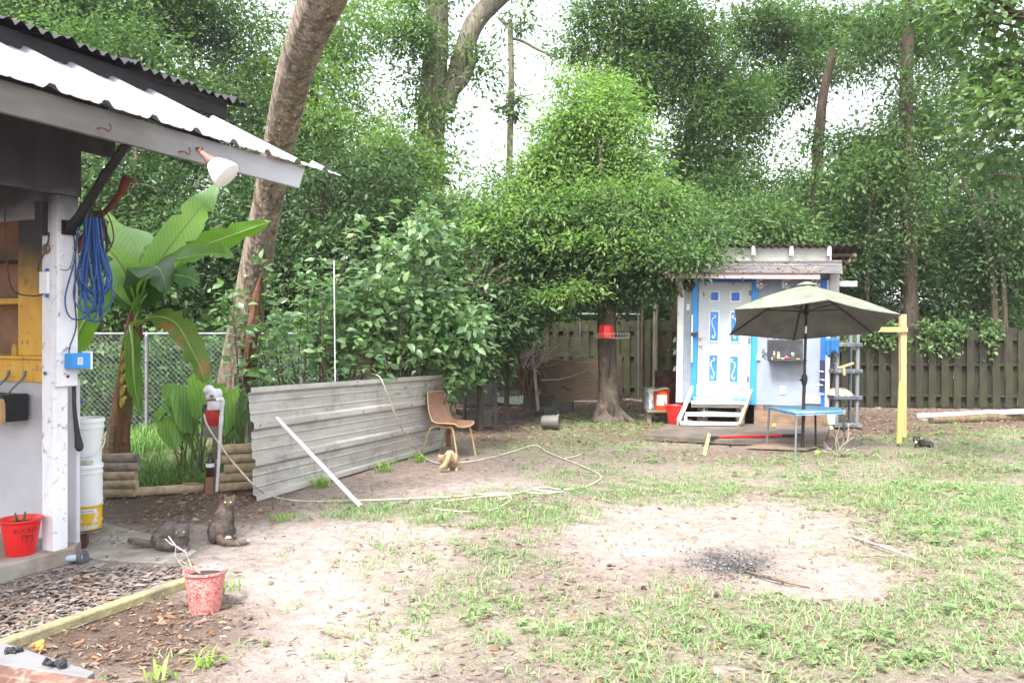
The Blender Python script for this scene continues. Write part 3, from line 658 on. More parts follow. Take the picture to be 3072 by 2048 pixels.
rg = np.random.RandomState(52); n = 2300
p = np.stack([rg.uniform(6.6, 10.6, n), 18.35 + rg.rand(n) * .3 - 0, np.zeros(n)], 1); p[:, 1] -= (p[:, 0] - 6.4) / 7.2; hang = .25 + .6 * fbm(p[:, 0], p[:, 0] * 0, 1.1, 9) ** 2; p[:, 2] = 1.85 - rg.rand(n) ** 1.6 * hang * 1.3 + .12 * rg.randn(n)
ok = fbm(p[:, 0], p[:, 2], 1.6, 15) > .42; p = p[ok]; n = len(p); LL = .1 * (.6 + .7 * rg.rand(n)); v, f = leaf_geo(p, rg.randn(n, 3) + np.array([0, -.4, -.6]), unit(np.array([0, -.6, .7]) + rg.randn(n, 3) * .5), LL, LL * .55, True)
tag(mesh_tris('fence_vine', v, f, LM), 'leafy vine hanging over the top of the dark board fence', 'vine')

for x, Yq, y1, d, lb in ((2600, 19.8, 520, .1, 'slim dark sapling trunk behind the umbrella tip'), (2430, 19.6, 560, .09, 'slim dark sapling right behind the shed roof corner'), (1965, 20.8, 620, .12, 'pale slim trunk left of the shed behind the board fence'), (1925, 21.0, 700, .07, 'thin dark pole like trunk between yard tree and shed')):
    tree('sapling', lb, [(gz(x, Yq), d * 1.2), (P(x + 3, 880, Yq), d), (P(x + 12, y1, Yq), d * .6)], [pe(x + 15, y1 - 20, Yq, 90, 70, 1500)], LM, .1, x, 'slim saplings behind the fence', bk=BKG if x == 1965 else BKD, limbs=3, limb_r=.02)

# ---------------------------------------------------------------- porch building at the left
DU, DN, C0 = V(.397, .918, 0), V(.918, -.397, 0), V(-3.222, 5.80, 0)
def B(u, v, z): return C0 + DU * u + DN * v + V(0, 0, z)
ROTB = Matrix((DU, DN, V(0, 0, 1))).transposed()
def bbox(mb, u0, u1, v0, v1, z0, z1, m=0):
    return mb.box(B((u0 + u1) / 2, (v0 + v1) / 2, (z0 + z1) / 2), (abs(u1 - u0), abs(v1 - v0), abs(z1 - z0)), ROTB, m)
def on_plane_u(x, u, z=None, y=None):
    """point at photo column x on the plane u = const; z from row y"""
    a = (x - CX) / F
    # C0 + u d + v n : X = a Y
    v = (a * (C0.y + DU.y * u) - (C0.x + DU.x * u)) / (DN.x - a * DN.y)
    q = B(u, v, 0); zz = z if z is not None else EH - (y - HY) / F * q.y
    return v, zz
porch = thing('porch_building', 'open white porch building with soot black header and shiny tin roof', 'building', tuple(C0))
WP = soot('white paint sooted at the top', (.66, .67, .72), 2.45, 2.95, dirt=(.3, .27, .26))
HB = soot('sooted header board', (.3, .3, .32), 2.7, 2.95, (.014, .013, .017))
FB, t_, b_ = _mat('smoke greyed fascia board'); tc_ = _n(t_, 'ShaderNodeTexCoord'); dp_ = _n(t_, 'ShaderNodeVectorMath', operation='DOT_PRODUCT'); dp_.inputs[1].default_value = tuple(DU)
t_.links.new(tc_.outputs['Object'], dp_.inputs[0]); ad_ = _n(t_, 'ShaderNodeMath', operation='MULTIPLY_ADD'); t_.links.new(_noise(t_, _co(t_), 2.5, 6), ad_.inputs[0]); ad_.inputs[1].default_value = .9; t_.links.new(dp_.outputs['Value'], ad_.inputs[2])
mr_ = _n(t_, 'ShaderNodeMapRange'); mr_.inputs['From Min'].default_value = .3; mr_.inputs['From Max'].default_value = 2.2; t_.links.new(ad_.outputs[0], mr_.inputs['Value'])
t_.links.new(_mix(t_, mr_.outputs[0], _ramp(t_, _noise(t_, _co(t_, (.5, .5, 3)), 5, 6), [(.3, (.095, .09, .085)), (.7, (.14, .13, .12))]), (.42, .42, .46)), b_.inputs['Base Color']); b_.inputs['Roughness'].default_value = .6
YP = soot('yellow paint sooted at the top', (.62, .36, .04), 2.05, 2.6, c2=(.55, .3, .03), dirt=(.3, .17, .06))
mb = MB(); bbox(mb, 0, .113, -.122, 0, .02, 2.63); mb.build('post', WP, porch, bevel=.006)
mb = MB(); bbox(mb, .002, .168, .003, .032, 1.275, 2.628); mb.build('post_cover_board', WP, porch, bevel=.004)
mb = MB(); bbox(mb, -5, .195, -.03, .034, 2.632, 3.42); mb.build('header', HB, porch, bevel=.004)
mb = MB(); bbox(mb, -5, .3, -2.2, -.7, 3.05, 3.2); bbox(mb, -5, 1.2, -1.2, -1.05, 3.4, 3.95); bbox(mb, -5, -.1, -3.4, -.035, 2.7, 3.04)
mb.build('ceiling', M['black'], porch)
# fascia with slanted far end
mb = MB()
poly = [B(-5, .764, 2.9), B(1.74, .764, 2.9), B(1.82, .764, 3.085), B(-5, .764, 3.085)]
mb.prism(poly, -DN * .038); mb.build('fascia', FB, porch, bevel=.003)
# tin roof sheet : ribs run up the slope
TIN = mat('white tin roof', (.27, .275, .3), (.21, .215, .245), 3, .4, .0, .02, spec=.6, dirt=(.45, .42, .4), dsc=6, damt=(.66, .85))
TINU = soot('scorched tin sheet', (.05, .045, .045), 0, 1, (.012, .011, .012))
SL = .5
def rz(v): return 3.10 + SL * (.8 - v)
def vtop(u):
    return float(np.interp(u, [-5, -1, .25, 1.45, 1.58, 1.70, 1.82, 2.28], [-1.9, -1.45, -.95, -.5, -.25, .0, .64, .74]))
def rib(u):   # height above the pan
    ph = ((u - .123) / .382) % 1.0; d = min(ph, 1 - ph) * .382
    if d < .022: return .038
    if d < .05: return .038 * (.05 - d) / .028
    for q in (.33, .67):
        e = abs(ph - q) * .382
        if e < .018: return .009 * (1 - e / .018)
    return 0
us = sorted(set([-5 + i * .02 for i in range(int(7.28 / .02) + 1)]))
mb = MB(); vs = []; fs = []
for u in us:
    uc = .123 + round((u - .123) / .382 - .0) * .382
    vt = vtop(min(max(uc, -5), 2.28))
    for j in range(5):
        v = .82 + (vt - .82) * j / 4; vs.append(B(u, v, rz(v) + rib(u)))
n = 5
for i in range(len(us) - 1):
    for j in range(4): fs.append((i * n + j, (i + 1) * n + j, (i + 1) * n + j + 1, i * n + j + 1))
mb.add(vs, fs); ro = mb.build('tin_roof', TIN, porch, solid=.004)
mb = MB()   # rafters under the tin
for u in (-3.2, -2.2, -1.2, -.2, .8):
    vv = max(vtop(u) + .1, -.9); mb.beam(B(u, .72, rz(.72) - .075), B(u, vv, rz(vv) - .075), .04, .1)
mb.build('rafters', mat('burnt timber', (.03, .026, .024), (.06, .05, .045), 8, .8), porch)
mb = MB(); bbox(mb, .2, .5, -.03, .02, 2.98, 3.1); mb.build('crosspiece', mat('burnt batten', (.025, .022, .022), (.05, .042, .04), 8, .8), porch)
# upper burnt roof
BR = mat('burnt black tin', (.01, .0095, .011), (.02, .018, .02), 5, .55, .3, .1)
mb = MB(); bbox(mb, -5, 2.2, -.49, -.45, 3.72, 3.86); mb.build('upper_fascia', BR, porch, bevel=.004)
mb = MB(); us2 = [-5 + i * .022 for i in range(int(7.42 / .022) + 1)]; vs = []; fs = []
for u in us2:
    r_ = random.Random(int(u * 50)).uniform(-.006, .006)
    for j, v in enumerate((-.36, -.8, -1.6, -3.2)):
        vs.append(B(u, v, 3.885 + .25 * (-.36 - v) + .022 * math.sin(u * 2 * math.pi / .105) + (.03 if abs(((u - .1) / .62) % 1 - .5) < .07 else 0) + r_))
n = 4
for i in range(len(us2) - 1):
    for j in range(3): fs.append((i * n + j, (i + 1) * n + j, (i + 1) * n + j + 1, i * n + j + 1))
mb.add(vs, fs); mb.build('upper_tin_roof', BR, porch, solid=.004)
mb = MB(); mb.prism([B(1.55, -.55, 3.62), B(1.55, -.55, 3.72), B(1.55, -2.2, 3.9), B(1.55, -2.2, 3.7), B(1.55, -1.1, 3.62)], DU * .03); mb.build('gable_board', BR, porch)
# diagonal brace
mb = MB(); c = [B(.085, .034, 2.40), B(.083, .1, 2.42), B(.07, .17, 2.47), B(.03, .42, 2.68), B(-.04, .74, 2.90)]
mb.tube(c, [.045, .042, .034, .031, .03], 10); mb.tube([B(.02, .46, 2.71), B(.015, .5, 2.745)], .036, 10); mb.box(B(.085, .04, 2.4), (.1, .03, .1), ROTB); mb.build('brace', BR, porch, smooth=True)
# end wall: grey lower panel, yellow shelf unit
U0 = .23
GW = mat('pale grey wall panel', (.48, .48, .54), (.43, .42, .47), 2, .6, bump=.05, dirt=(.36, .34, .36), dsc=3, damt=(.5, .8))
mb = MB(); bbox(mb, U0, U0 + .03, -3.2, -.06, .12, 1.31); mb.build('lower_wall', GW, porch)
mb = MB(); bbox(mb, U0 - .022, U0 + .01, -3.2, -.1, 1.285, 1.455); mb.build('apron_board', YP, porch, bevel=.004)
mb = MB(); bbox(mb, U0 - .05, U0 + .04, -3.2, -.13, 1.457, 1.482); mb.build('counter', YP, porch, bevel=.004)
v1, _ = on_plane_u(65, U0, z=2); v2, _ = on_plane_u(128, U0, z=2)
mb = MB(); bbox(mb, U0 - .03, U0 + .03, v1, v2 + .03, 1.484, 2.62); bbox(mb, U0 + .041, U0 + .3, -3.2, v2, 1.457, 1.481); mb.build('jamb', YP, porch, bevel=.005)
PLY = wood('brown plywood', (.26, .11, .045), (.16, .07, .03), (1, 5, 3), 2, .5, .1, dirt=(.05, .03, .025), damt=(.55, .75), dsc=2.5)
mb = MB(); bbox(mb, U0 + .28, U0 + .3, -3.2, v2, 1.484, 2.65); mb.build('back_panel', PLY, porch)
for y0 in (763, 897):
    q = EH + (1000 - y0) / F * 6.25
    mb = MB(); bbox(mb, U0 + .05, U0 + .27, -3.2, v1 + .02, q - .03, q + .012); mb.build('shelf', YP, porch, bevel=.003)
mb = MB(); bbox(mb, U0 + .032, U0 + .06, v1 - .03, v1 + .02, 1.484, 2.62); mb.build('inner_jamb', YP, porch)
mb = MB(); bbox(mb, U0 - .06, U0 - .03, -3.2, -.1, 2.5, 3.2); mb.build('head_board', HB, porch)
# fittings on post
mb = MB(); bbox(mb, -.055, -.002, -.125, -.055, 2.34, 2.58); bbox(mb, -.062, -.055, -.108, -.072, 2.44, 2.52); mb.build('switch_box', M['black'], porch, bevel=.006)
mb = MB(); v3 = -.045; bbox(mb, -.03, -.002, -.11, -.03, 1.93, 2.085); mb.build('outlet_cover', M['white'], porch, bevel=.004)
mb = MB()
for z in (1.915, 2.095): bbox(mb, -.02, -.003, -.06, -.045, z - .012, z + .012)
bbox(mb, -.022, -.003, -.122, -.112, 1.95, 2.07); mb.build('blue_tape', mat('blue tape', (.03, .14, .55)), porch)
q = B(-.004, -.062, 2.245); mb = MB(); mb.lathe([(0.001, 0), (.036, 0), (.036, .012), (.028, .02), (.012, .02), (.011, .03), (.001, .031)], q, 20, (-DU).to_track_quat('Z', 'Y').to_matrix()); mb.build('bell_push', mat('tarnished brass', (.2, .17, .15), (.1, .08, .07), 9, .4, .6), porch, smooth=True)
q = B(-.004, -.07, 1.37); mb = MB(); mb.ring(q - DU * .012, .011, .004, DU, 14); mb.tube([q, q - DU * .012], .006); mb.build('screw_eye', M['zinc'], porch, smooth=True)
wire = mat('dark cable', (.03, .02, .022), (.05, .03, .03), 8, .5)
mb = MB(); mb.tube(catmull([B(-.02, -.02, 2.36), B(-.02, -.035, 2.28), B(-.015, -.09, 2.2), B(-.02, -.135, 2.11), B(-.02, -.1, 2.075)], 6), .006, 6)
mb.tube(catmull([B(-.012, -.08, 1.93), B(-.04, -.16, 1.915), B(-.08, -.3, 1.95), B(-.07, -.38, 2.1), B(-.06, -.42, 2.4), B(-.06, -.42, 2.62)], 8), .005, 6); mb.build('cable', wire, porch, smooth=True)
mb = MB(); mb.tube(catmull([B(.12, .036, 2.42), B(.145, .037, 2.2), B(.14, .036, 1.9), B(.15, .037, 1.7), B(.1, .037, 1.56), B(.092, .036, 1.5)], 6), .004, 6)
mb.tube(catmull([B(.19, .037, 2.62), B(.15, .04, 2.35), B(.1, .037, 2.12), B(.02, .034, 2.1)], 6), .0025, 5); mb.build('cable', wire, porch, smooth=True)
mb = MB(); mb.tube([B(.085, .038, 1.345), B(.085, .02, 1.345)], .011, 8); mb.build('bolt_head', M['rust'], porch)
BLUE = mat('blue plastic box', (.03, .24, .62), (.025, .2, .55), 3, .4, bump=.02)
jb = thing('electrical_box', 'blue electrical junction box with white label on the porch post', 'electrical box', tuple(B(.1, .034, 1.4)))
mb = MB(); bbox(mb, .055, .2, .034, .12, 1.4, 1.51); mb.build('box', BLUE, jb, bevel=.006)
mb = MB(); bbox(mb, .2, .212, .03, .128, 1.392, 1.522); mb.build('cover', M['white'], jb, bevel=.002)
mb = MB(); bbox(mb, .095, .135, .1205, .1215, 1.43, 1.48); mb.build('label', M['white_metal'], jb)
mb = MB()
for i in range(6): bbox(mb, .1 , .13, .1216, .1221, 1.436 + i * .007, 1.439 + i * .007)
mb.build('lettering', M['black'], jb)
# hooks in the fascia and flood light
def fas(x, y):    # point on the fascia face
    a = (x - CX) / F; v = .764; b0 = B(0, v, 0); u = (a * b0.y - b0.x) / (DU.x - a * DU.y); q = B(u, v, 0); return q + V(0, 0, EH - (y - HY) / F * q.y)
for x, y in ((300, 388), (542, 458)):
    q = fas(x, y); mb = MB()
    mb.tube(catmull([q + DU * -.02, q + DN * .03 - DU * .02, q + DN * .045, q + DN * .045 + DU * .03 + V(0, 0, -.012), q + DN * .045 + DU * .045 + V(0, 0, .018), q + DN * .045 + DU * .03 + V(0, 0, .04)], 4), .0045, 6)
    mb.build('screw_hook', M['rust'], porch, smooth=True)
q = fas(590, 447); e = fas(690, 540) + DN * .16
fl = thing('flood_light', 'white cone flood light on a brown socket under the porch fascia', 'lamp', tuple(q))
ax = (P(700, 545, 5.84) - P(604, 458, 5.86)).normalized(); s0 = P(604, 458, 5.86)
rt = ax.to_track_quat('Z', 'Y').to_matrix()
mb = MB(); mb.tube([q, q + DN * .05, s0 + ax * -.02, s0 + ax * .03], [.012, .012, .014, .02], 8); mb.build('bracket', M['rust'], fl, smooth=True)
mb = MB(); mb.lathe([(.001, 0), (.02, 0), (.026, .05), (.05, .105), (.05, .11), (.001, .11)], s0, 20, rt); mb.build('socket', mat('brown socket', (.17, .1, .075), (.1, .055, .04), 9, .6), fl, smooth=True)
mb = MB(); mb.lathe([(.04, .1), (.058, .125), (.082, .17), (.1, .215), (.106, .245), (.104, .255), (.09, .26), (.001, .262)], s0, 28, rt); mb.build('shade', mat('frosted white bulb', (.8, .8, .8), (.74, .73, .72), 3, .4, bump=0, dirt=(.5, .42, .35), dsc=9, damt=(.66, .85)), fl, smooth=True)

# cords hanging from the brace
BC = mat('blue cord', (.018, .07, .25), (.014, .05, .2), 9, .5); BN = mat('brown cord', (.05, .03, .026), (.035, .022, .02), 9, .5)
t = thing('rope_coil', 'looped blue extension cord hanging from the porch brace', 'cord', tuple(B(.1, .2, 2.45))); mb = MB(); rr = random.Random(3)
q0 = B(.12, .14, 2.47) + V(.04, 0, 0)
for i in range(15):
    h = rr.uniform(.5, .72); wd = rr.uniform(.03, .11); ox = rr.uniform(-.04, .05); oy = rr.uniform(-.035, .035); sk = rr.uniform(-.05, .05)
    q = [(ox - .02, 0), (ox - .02 - wd * .25, -h * .4), (ox - wd + sk * .4, -h * .8), (ox - wd * .5 + sk, -h), (ox + wd * .5 + sk, -h), (ox + wd + sk * .4, -h * .8), (ox + .02 + wd * .25, -h * .4), (ox + .02, 0)]
    mb.tube(catmull([q0 + V(a, oy + a * .1, b) for a, b in q], 5), .0062, 5)
mb.build('loops', BC, t, smooth=True)
t = thing('rope_coil', 'shorter tangled brown cord hanging beside the looped blue cord', 'cord', tuple(B(.2, .24, 2.5))); mb = MB(); q0 = P(282, 640, 6.05)
for i in range(12):
    h = rr.uniform(.22, .5); wd = rr.uniform(.03, .09); ox = rr.uniform(-.03, .06) ; oy = rr.uniform(-.03, .03)
    q = [(ox, .02), (ox - wd * .6, -h * .5), (ox, -h), (ox + wd, -h * .65), (ox + wd * .8, -h * .2), (ox + .02, .02)]
    mb.tube(catmull([q0 + V(a, oy, b) for a, b in q], 5), .0055, 5)
mb.tube(catmull([q0, q0 + V(.0, 0, -.4), q0 + V(.03, 0, -.55), q0 + V(.06, 0, -.85)], 5), .012, 6); mb.build('loops', BN, t, smooth=True)
mb = MB(); mb.tube(catmull([V(-3.6, 6.6, 0), V(-3.57, 6.6, 1.6), V(-3.52, 6.58, 2.2), P(285, 670, 6.5), P(325, 625, 6.5), P(358, 585, 6.5), P(376, 545, 6.5), P(386, 533, 6.5)], 6), [.03, .03, .03, .03, .022, .022, .03, .04, .042], 10)
tag(mb.build('rusty_pipe', mat('rust red pipe', (.2, .055, .03), (.11, .03, .02), 7, .7), None, smooth=True), 'bent rust red pipe sticking up behind the hanging cords', 'pipe')

# hanging trough with wooden end
t = thing('hanging_planter', 'black trough with pale wooden end panel hung under the yellow counter', 'planter', tuple(B(U0 - .05, -.45, 1.25)))
va, _ = on_plane_u(14, U0 - .12, z=1.2); vb, _ = on_plane_u(66, U0 - .12, z=1.2)
mb = MB(); bbox(mb, U0 - .24, U0 - .03, va - .4, vb - .05, 1.0, 1.2); mb.build('trough', M['black'], t, bevel=.008)
mb = MB(); ue = U0 - .245
pr = [(va + .015, .985), (vb, 1.0), (vb - .004, 1.14), (vb - .02, 1.175), (va + .05, 1.19), (va + .02, 1.165), (va, 1.13)]
mb.prism([B(ue, a, b) for a, b in pr], -DU * .03); mb.build('end_panel', wood('tan wood panel', (.42, .27, .14), (.32, .19, .09), (5, 5, 1), 3), t, bevel=.003)
q = B(ue - .033, (va + vb) / 2 + .005, 1.085); mb = MB()
hp = [(0, -.018), (.02, .004), (.018, .014), (.009, .018), (0, .01), (-.009, .018), (-.018, .014), (-.02, .004)]
mb.prism([q + DN * a + V(0, 0, b) for a, b in hp], -DU * .003); mb.build('heart_mark', M['white'], t)
for vv in (va + .06, va - .12):
    mb = MB(); mb.tube(catmull([B(U0 - .026, vv + .03, 1.37), B(U0 - .03, vv + .03, 1.345), B(U0 - .05, vv + .022, 1.3), B(U0 - .1, vv, 1.24), B(U0 - .14, vv - .01, 1.19)], 4), [.012, .012, .009, .008, .007], 8); mb.build('hook', M['zinc'], t, smooth=True)
mb = MB(); q = on_plane_u(50, U0 - .02, z=1.5)[0]; mb.prism([B(U0 - .04, q - .03 + a, 1.484 + b) for a, b in ((0, 0), (.05, 0), (.05, .06), (.035, .085), (.012, .085), (0, .06))], DU * .02)
tag(mb.build('tumbler', mat('amber glass', (.5, .3, .05), (.4, .2, .03), 5, .2)), 'small amber tumbler standing on the yellow counter ledge', 'tumbler')

# slab under the porch and concrete apron
mb = MB(); mb.prism([B(-5, .02, 0), B(.16, .02, 0), B(.3, -.1, 0), B(.5, -4, 0), B(-5, -4, 0)], V(0, 0, .12))
o = mb.build('porch_slab', mat('dusty concrete slab', (.31, .29, .27), (.22, .2, .18), 5, .9, bump=.4, dirt=(.2, .145, .11), dsc=3, damt=(.4, .62)), None, bevel=.012); o['kind'] = 'structure'
mb = MB(); ap = [(215, 1668), (225, 1560), (330, 1575), (480, 1612), (560, 1640), (590, 1655), (540, 1690), (430, 1688), (300, 1680)]
mb.prism([G(x, y) + V(0, 0, -.03) for x, y in ap], V(0, 0, .042)); o = mb.build('concrete_apron', M['concrete'], None, bevel=.01); o['kind'] = 'structure'

# ---------------------------------------------------------------- pails, small things beside the porch
def text_mesh(body, size, m, parent, place, name='lettering'):
    """flat letters mapped into place by a function of (x, y) in metres, centred"""
    cu = bpy.data.curves.new('letters', 'FONT'); cu.body = body; cu.size = size; cu.align_x = 'CENTER'; cu.resolution_u = 2; cu.space_line = .8
    ob = bpy.data.objects.new('letters', cu); COL.objects.link(ob)
    dg = bpy.context.evaluated_depsgraph_get(); me = bpy.data.meshes.new_from_object(ob.evaluated_get(dg))
    bpy.data.objects.remove(ob)
    mb = MB(); mb.add([place(v.co.x, v.co.y) for v in me.vertices], [tuple(p.vertices) for p in me.polygons]); bpy.data.meshes.remove(me)
    return mb.build(name, m, parent)
def wrap(c, r0, r1, h, ang, zc, lift=.0035):
    """map onto the cone of a pail standing at c (radius r0 at base, r1 at height h), facing angle ang"""
    def f(x, y):
        z = zc + y; r = r0 + (r1 - r0) * z / h + lift; a = ang + x / r
        return Vector(c) + V(r * math.cos(a), r * math.sin(a), z)
    return f
def pail(name, label, c, r0, r1, h, m, rim=.012, group=None, fill_=None, cat='bucket', n=36):
    t = thing(name, label, cat, tuple(c), group=group); mb = MB()
    mb.lathe([(r0 * .97, .0), (r0, .006), (r1, h - .022), (r1 + rim * .4, h - .02), (r1 + rim, h - .012), (r1 + rim, h), (r1 + rim * .3, h), (r1 - .006, h - .012), (r0 - .004, .015), (.001, .012)], c, n)
    mb.build('body', m, t, smooth=True)
    if fill_: 
        mb = MB(); z = h * .86; r = r0 + (r1 - r0) * .86 - .006; mb.lathe([(r, z - .02), (r, z), (r * .5, z + .012), (.001, z + .01)], c, 20); mb.build('soil', fill_, t)
    return t
SOIL = mat('potting soil', (.05, .036, .026), (.025, .018, .014), 30, .95, bump=.8)
# red pail on slab
c = on_plane_u(62, -.05, z=.12); q = B(-.05, c[0], .12); q = P(62, 1661, 1.53 * F / 661); q.z = .12
rb = pail('red_bucket', 'clean bright red bucket on the porch slab holding a small succulent', q, .092, .125, .25, M['red'], .014, 'red pails', SOIL)
fa = math.atan2(-q.y, -q.x) + .30
text_mesh('BUCKET', .044, M['black'], rb, wrap(q, .092, .125, .25, fa, .168))
mb = MB()
def bk(ox, oz, s):
    f = wrap(q, .092, .125, .25, fa, .11, .0035); pt = [(-.022, .03), (.022, .03), (.016, -.03), (-.016, -.03), (-.022, .03)]
    mb.tube([f(ox + a * s, oz + b * s) for a, b in pt], .0016, 4); mb.tube([f(ox + .022 * s * math.cos(a), oz + .03 * s + .007 * s * math.sin(a)) for a in np.linspace(0, 6.28, 12)], .0013, 4)
bk(-.012, .015, .75); bk(.022, .0, 1.0); mb.build('bucket_emblem', M['black'], rb)
mb = MB()
for a, l in ((.4, .1), (-.5, .08)):
    mb.ell(q + V(a * .06, 0, .25), (.011, .008, l * .5), Matrix.Rotation(a * .5, 3, 'Y'), 8)
mb.build('succulent', mat('dark succulent', (.05, .1, .03), (.02, .05, .015), 20), rb, smooth=True)
# faded red pail in the yard
q = G(616, 1830); FR = mat('faded dusty red plastic', (.58, .035, .045), (.52, .05, .055), 7, .55, bump=.05, dirt=(.47, .34, .31), dsc=75, damt=(.4, .6))
rb2 = pail('red_bucket', 'faded dusty red bucket in the yard with a bare twig growing from it', q, .088, .116, .245, FR, .013, 'red pails', SOIL)
mb = MB(); top = q + V(-.03, 0, .22)
k = q.y / F
tw = lambda x, y: P(x, y, q.y)
mb.tube([top, tw(575, 1700), tw(557, 1655), tw(528, 1638), tw(505, 1607)], [.004, .0045, .005, .005, .004], 6); mb.tube([tw(528, 1638), tw(512, 1630), tw(495, 1615)], .003, 5)
mb.tube([tw(527, 1640), tw(526, 1668), tw(545, 1695), top + V(-.02, .02, 0)], .003, 5); mb.tube([tw(560, 1690), tw(540, 1680)], .0025, 5); mb.build('twig', M['dead'], rb2, smooth=True)

# stack of white and yellow pails
PW = mat('white pail plastic', (.74, .76, .78), (.68, .7, .72), 3, .4, bump=.02, dirt=(.5, .46, .4), dsc=8, damt=(.66, .85))
PY = mat('yellow pail plastic', (.72, .46, .03), (.62, .38, .025), 5, .4, bump=.02, dirt=(.6, .6, .58), dsc=7, damt=(.55, .6))
q = G(257, 1590); q.z = .02
yb = thing('yellow_pail', 'yellow pail with a printed label at the bottom of the white pail stack', 'pail', tuple(q), group='stacked pails by the porch post')
mb = MB(); mb.lathe([(.12, 0), (.122, .008), (.124, .06), (.13, .062), (.13, .075), (.125, .077), (.128, .19), (.136, .192), (.136, .2), (.129, .202), (.001, .205)], q, 36); mb.build('body', PY, yb, smooth=True)
fa = math.atan2(-q.y, -q.x); mb = MB(); f = wrap(q, .121, .13, .2, fa + .1, .16, .003); mb.grid(lambda a, b: f((a - .5) * .15, (b - .5) * .035), 10, 1); mb.build('label', M['white'], yb)
text_mesh('TEHI KIWIZ', .02, M['black'], yb, wrap(q, .121, .13, .2, fa + .06, .153, .0045))
def white_pail(label, z0, h, r0, r1):
    c = V(q.x, q.y, z0); t = thing('white_pail', label, 'pail', tuple(c), group='stacked pails by the porch post'); mb = MB()
    mb.lathe([(r0, 0), (r0 + .004, h * .5), (r1, h * .78), (r1 + .006, h * .785), (r1 + .006, h * .82), (r1, h * .825), (r1 + .001, h * .9), (r1 + .008, h * .91), (r1 + .008, h * .985), (r1 + .004, h), (r1 - .008, h - .004), (r0 - .01, .02), (.001, .02)], c, 36)
    mb.build('body', PW, t, smooth=True); return t, c
w1, c1 = white_pail('paint streaked white pail nested in the yellow pail', .2, .36, .126, .128)
mb = MB()
for i in range(4): mb.ring(c1 + V(0, 0, .03 + i * .016), .1275, .004, (0, 0, 1), 36)
mb.build('ridges', PW, w1, smooth=True)
w2, c2 = white_pail('topmost white pail with wire handle standing in the stack', .545, .4, .12, .139)
mb = MB(); mb.tube([c2 + V(.145 * math.cos(a), .145 * math.sin(a), .22 - .13 * math.sin((a - fa + 1.57) / 3.14 * math.pi)) for a in np.linspace(fa - 1.57, fa + 1.57, 24)], .004, 6); mb.build('handle', M['white'], w2, smooth=True)
f = wrap(c2, .12, .139, .4, fa - .15, .03, .002); mb = MB(); mb.grid(lambda a, b: f((a - .5) * .15, (b - .5) * .05), 10, 1); mb.build('torn_label', mat('torn label', (.34, .29, .22), (.5, .48, .44), 14, .7), w2)
# black tin, corrugated spout, hose end, faucet knob
q = G(238, 1645); mb = MB(); rot = Matrix.Rotation(.35, 3, 'Z')
for a, sz in (((-.055, 0, .045), (.006, .12, .09)), ((.055, 0, .045), (.006, .12, .09)), ((0, -.06, .04), (.116, .006, .08)), ((0, .06, .04), (.116, .006, .08)), ((0, 0, .004), (.11, .12, .006))):
    mb.box(q + rot @ V(*a) + V(0, 0, .02), sz, rot)
tag(mb.build('tin_box', M['rust'], None, bevel=.002), 'rusty square tin without lid beside the yellow pail', 'tin')
t = thing('drain_hose', 'grey ribbed drain hose end lying on the ground by the post foot', 'hose', tuple(G(245, 1680)))
a, b = B(-.05, -.12, .06), G(247, 1672, .04); mb = MB(); mb.tube([a, a.lerp(b, .5) + V(0, 0, .0), b], .026, 12); mb.build('tube', mat('blue grey plastic', (.3, .36, .42), (.25, .3, .35), 4, .5), t, smooth=True)
dv = (b - a).normalized(); mb = MB()
for i, r in enumerate((.05, .04, .03, .02)): mb.ring(b + dv * .01, r, .0055, dv + V(0, -.6, .3), 22)
mb.lathe([(.001, -.01), (.05, -.01), (.05, .008), (.001, .008)], b, 22, (dv + V(0, -.6, .3)).to_track_quat('Z', 'Y').to_matrix()); mb.build('ribbed_end', mat('dark grey rubber', (.1, .105, .11), (.06, .06, .065), 20, .7), t, smooth=True)
mb = MB(); c = [B(.16, .0, 1.27), B(.165, .0, 1.12), B(.18, .0, .98), B(.2, .0, .86), B(.205, .0, .82)]; mb.tube(catmull(c, 4), [.013, .014, .016, .02, .03, .03], 8); mb.ell(c[-1], (.026, .026, .026))
tag(mb.build('black_hose_end', M['black'], None, smooth=True), 'short shiny black hose hanging down beside the white post', 'hose')
q = P(222, 1207, 6.3); t = thing('water_tap', 'white water tap with blue lever near the top white pail', 'tap', tuple(q)); mb = MB(); mb.lathe([(.02, -.03), (.024, .0), (.02, .03), (.012, .04)], q, 14); mb.tube([q, V(q.x - .08, q.y, q.z)], .014, 8); mb.build('body', M['pvc'], t, smooth=True)
mb = MB(); mb.ell(q + V(.05, 0, .005), (.025, .01, .012)); mb.build('lever', mat('blue lever', (.03, .1, .5)), t, smooth=True)

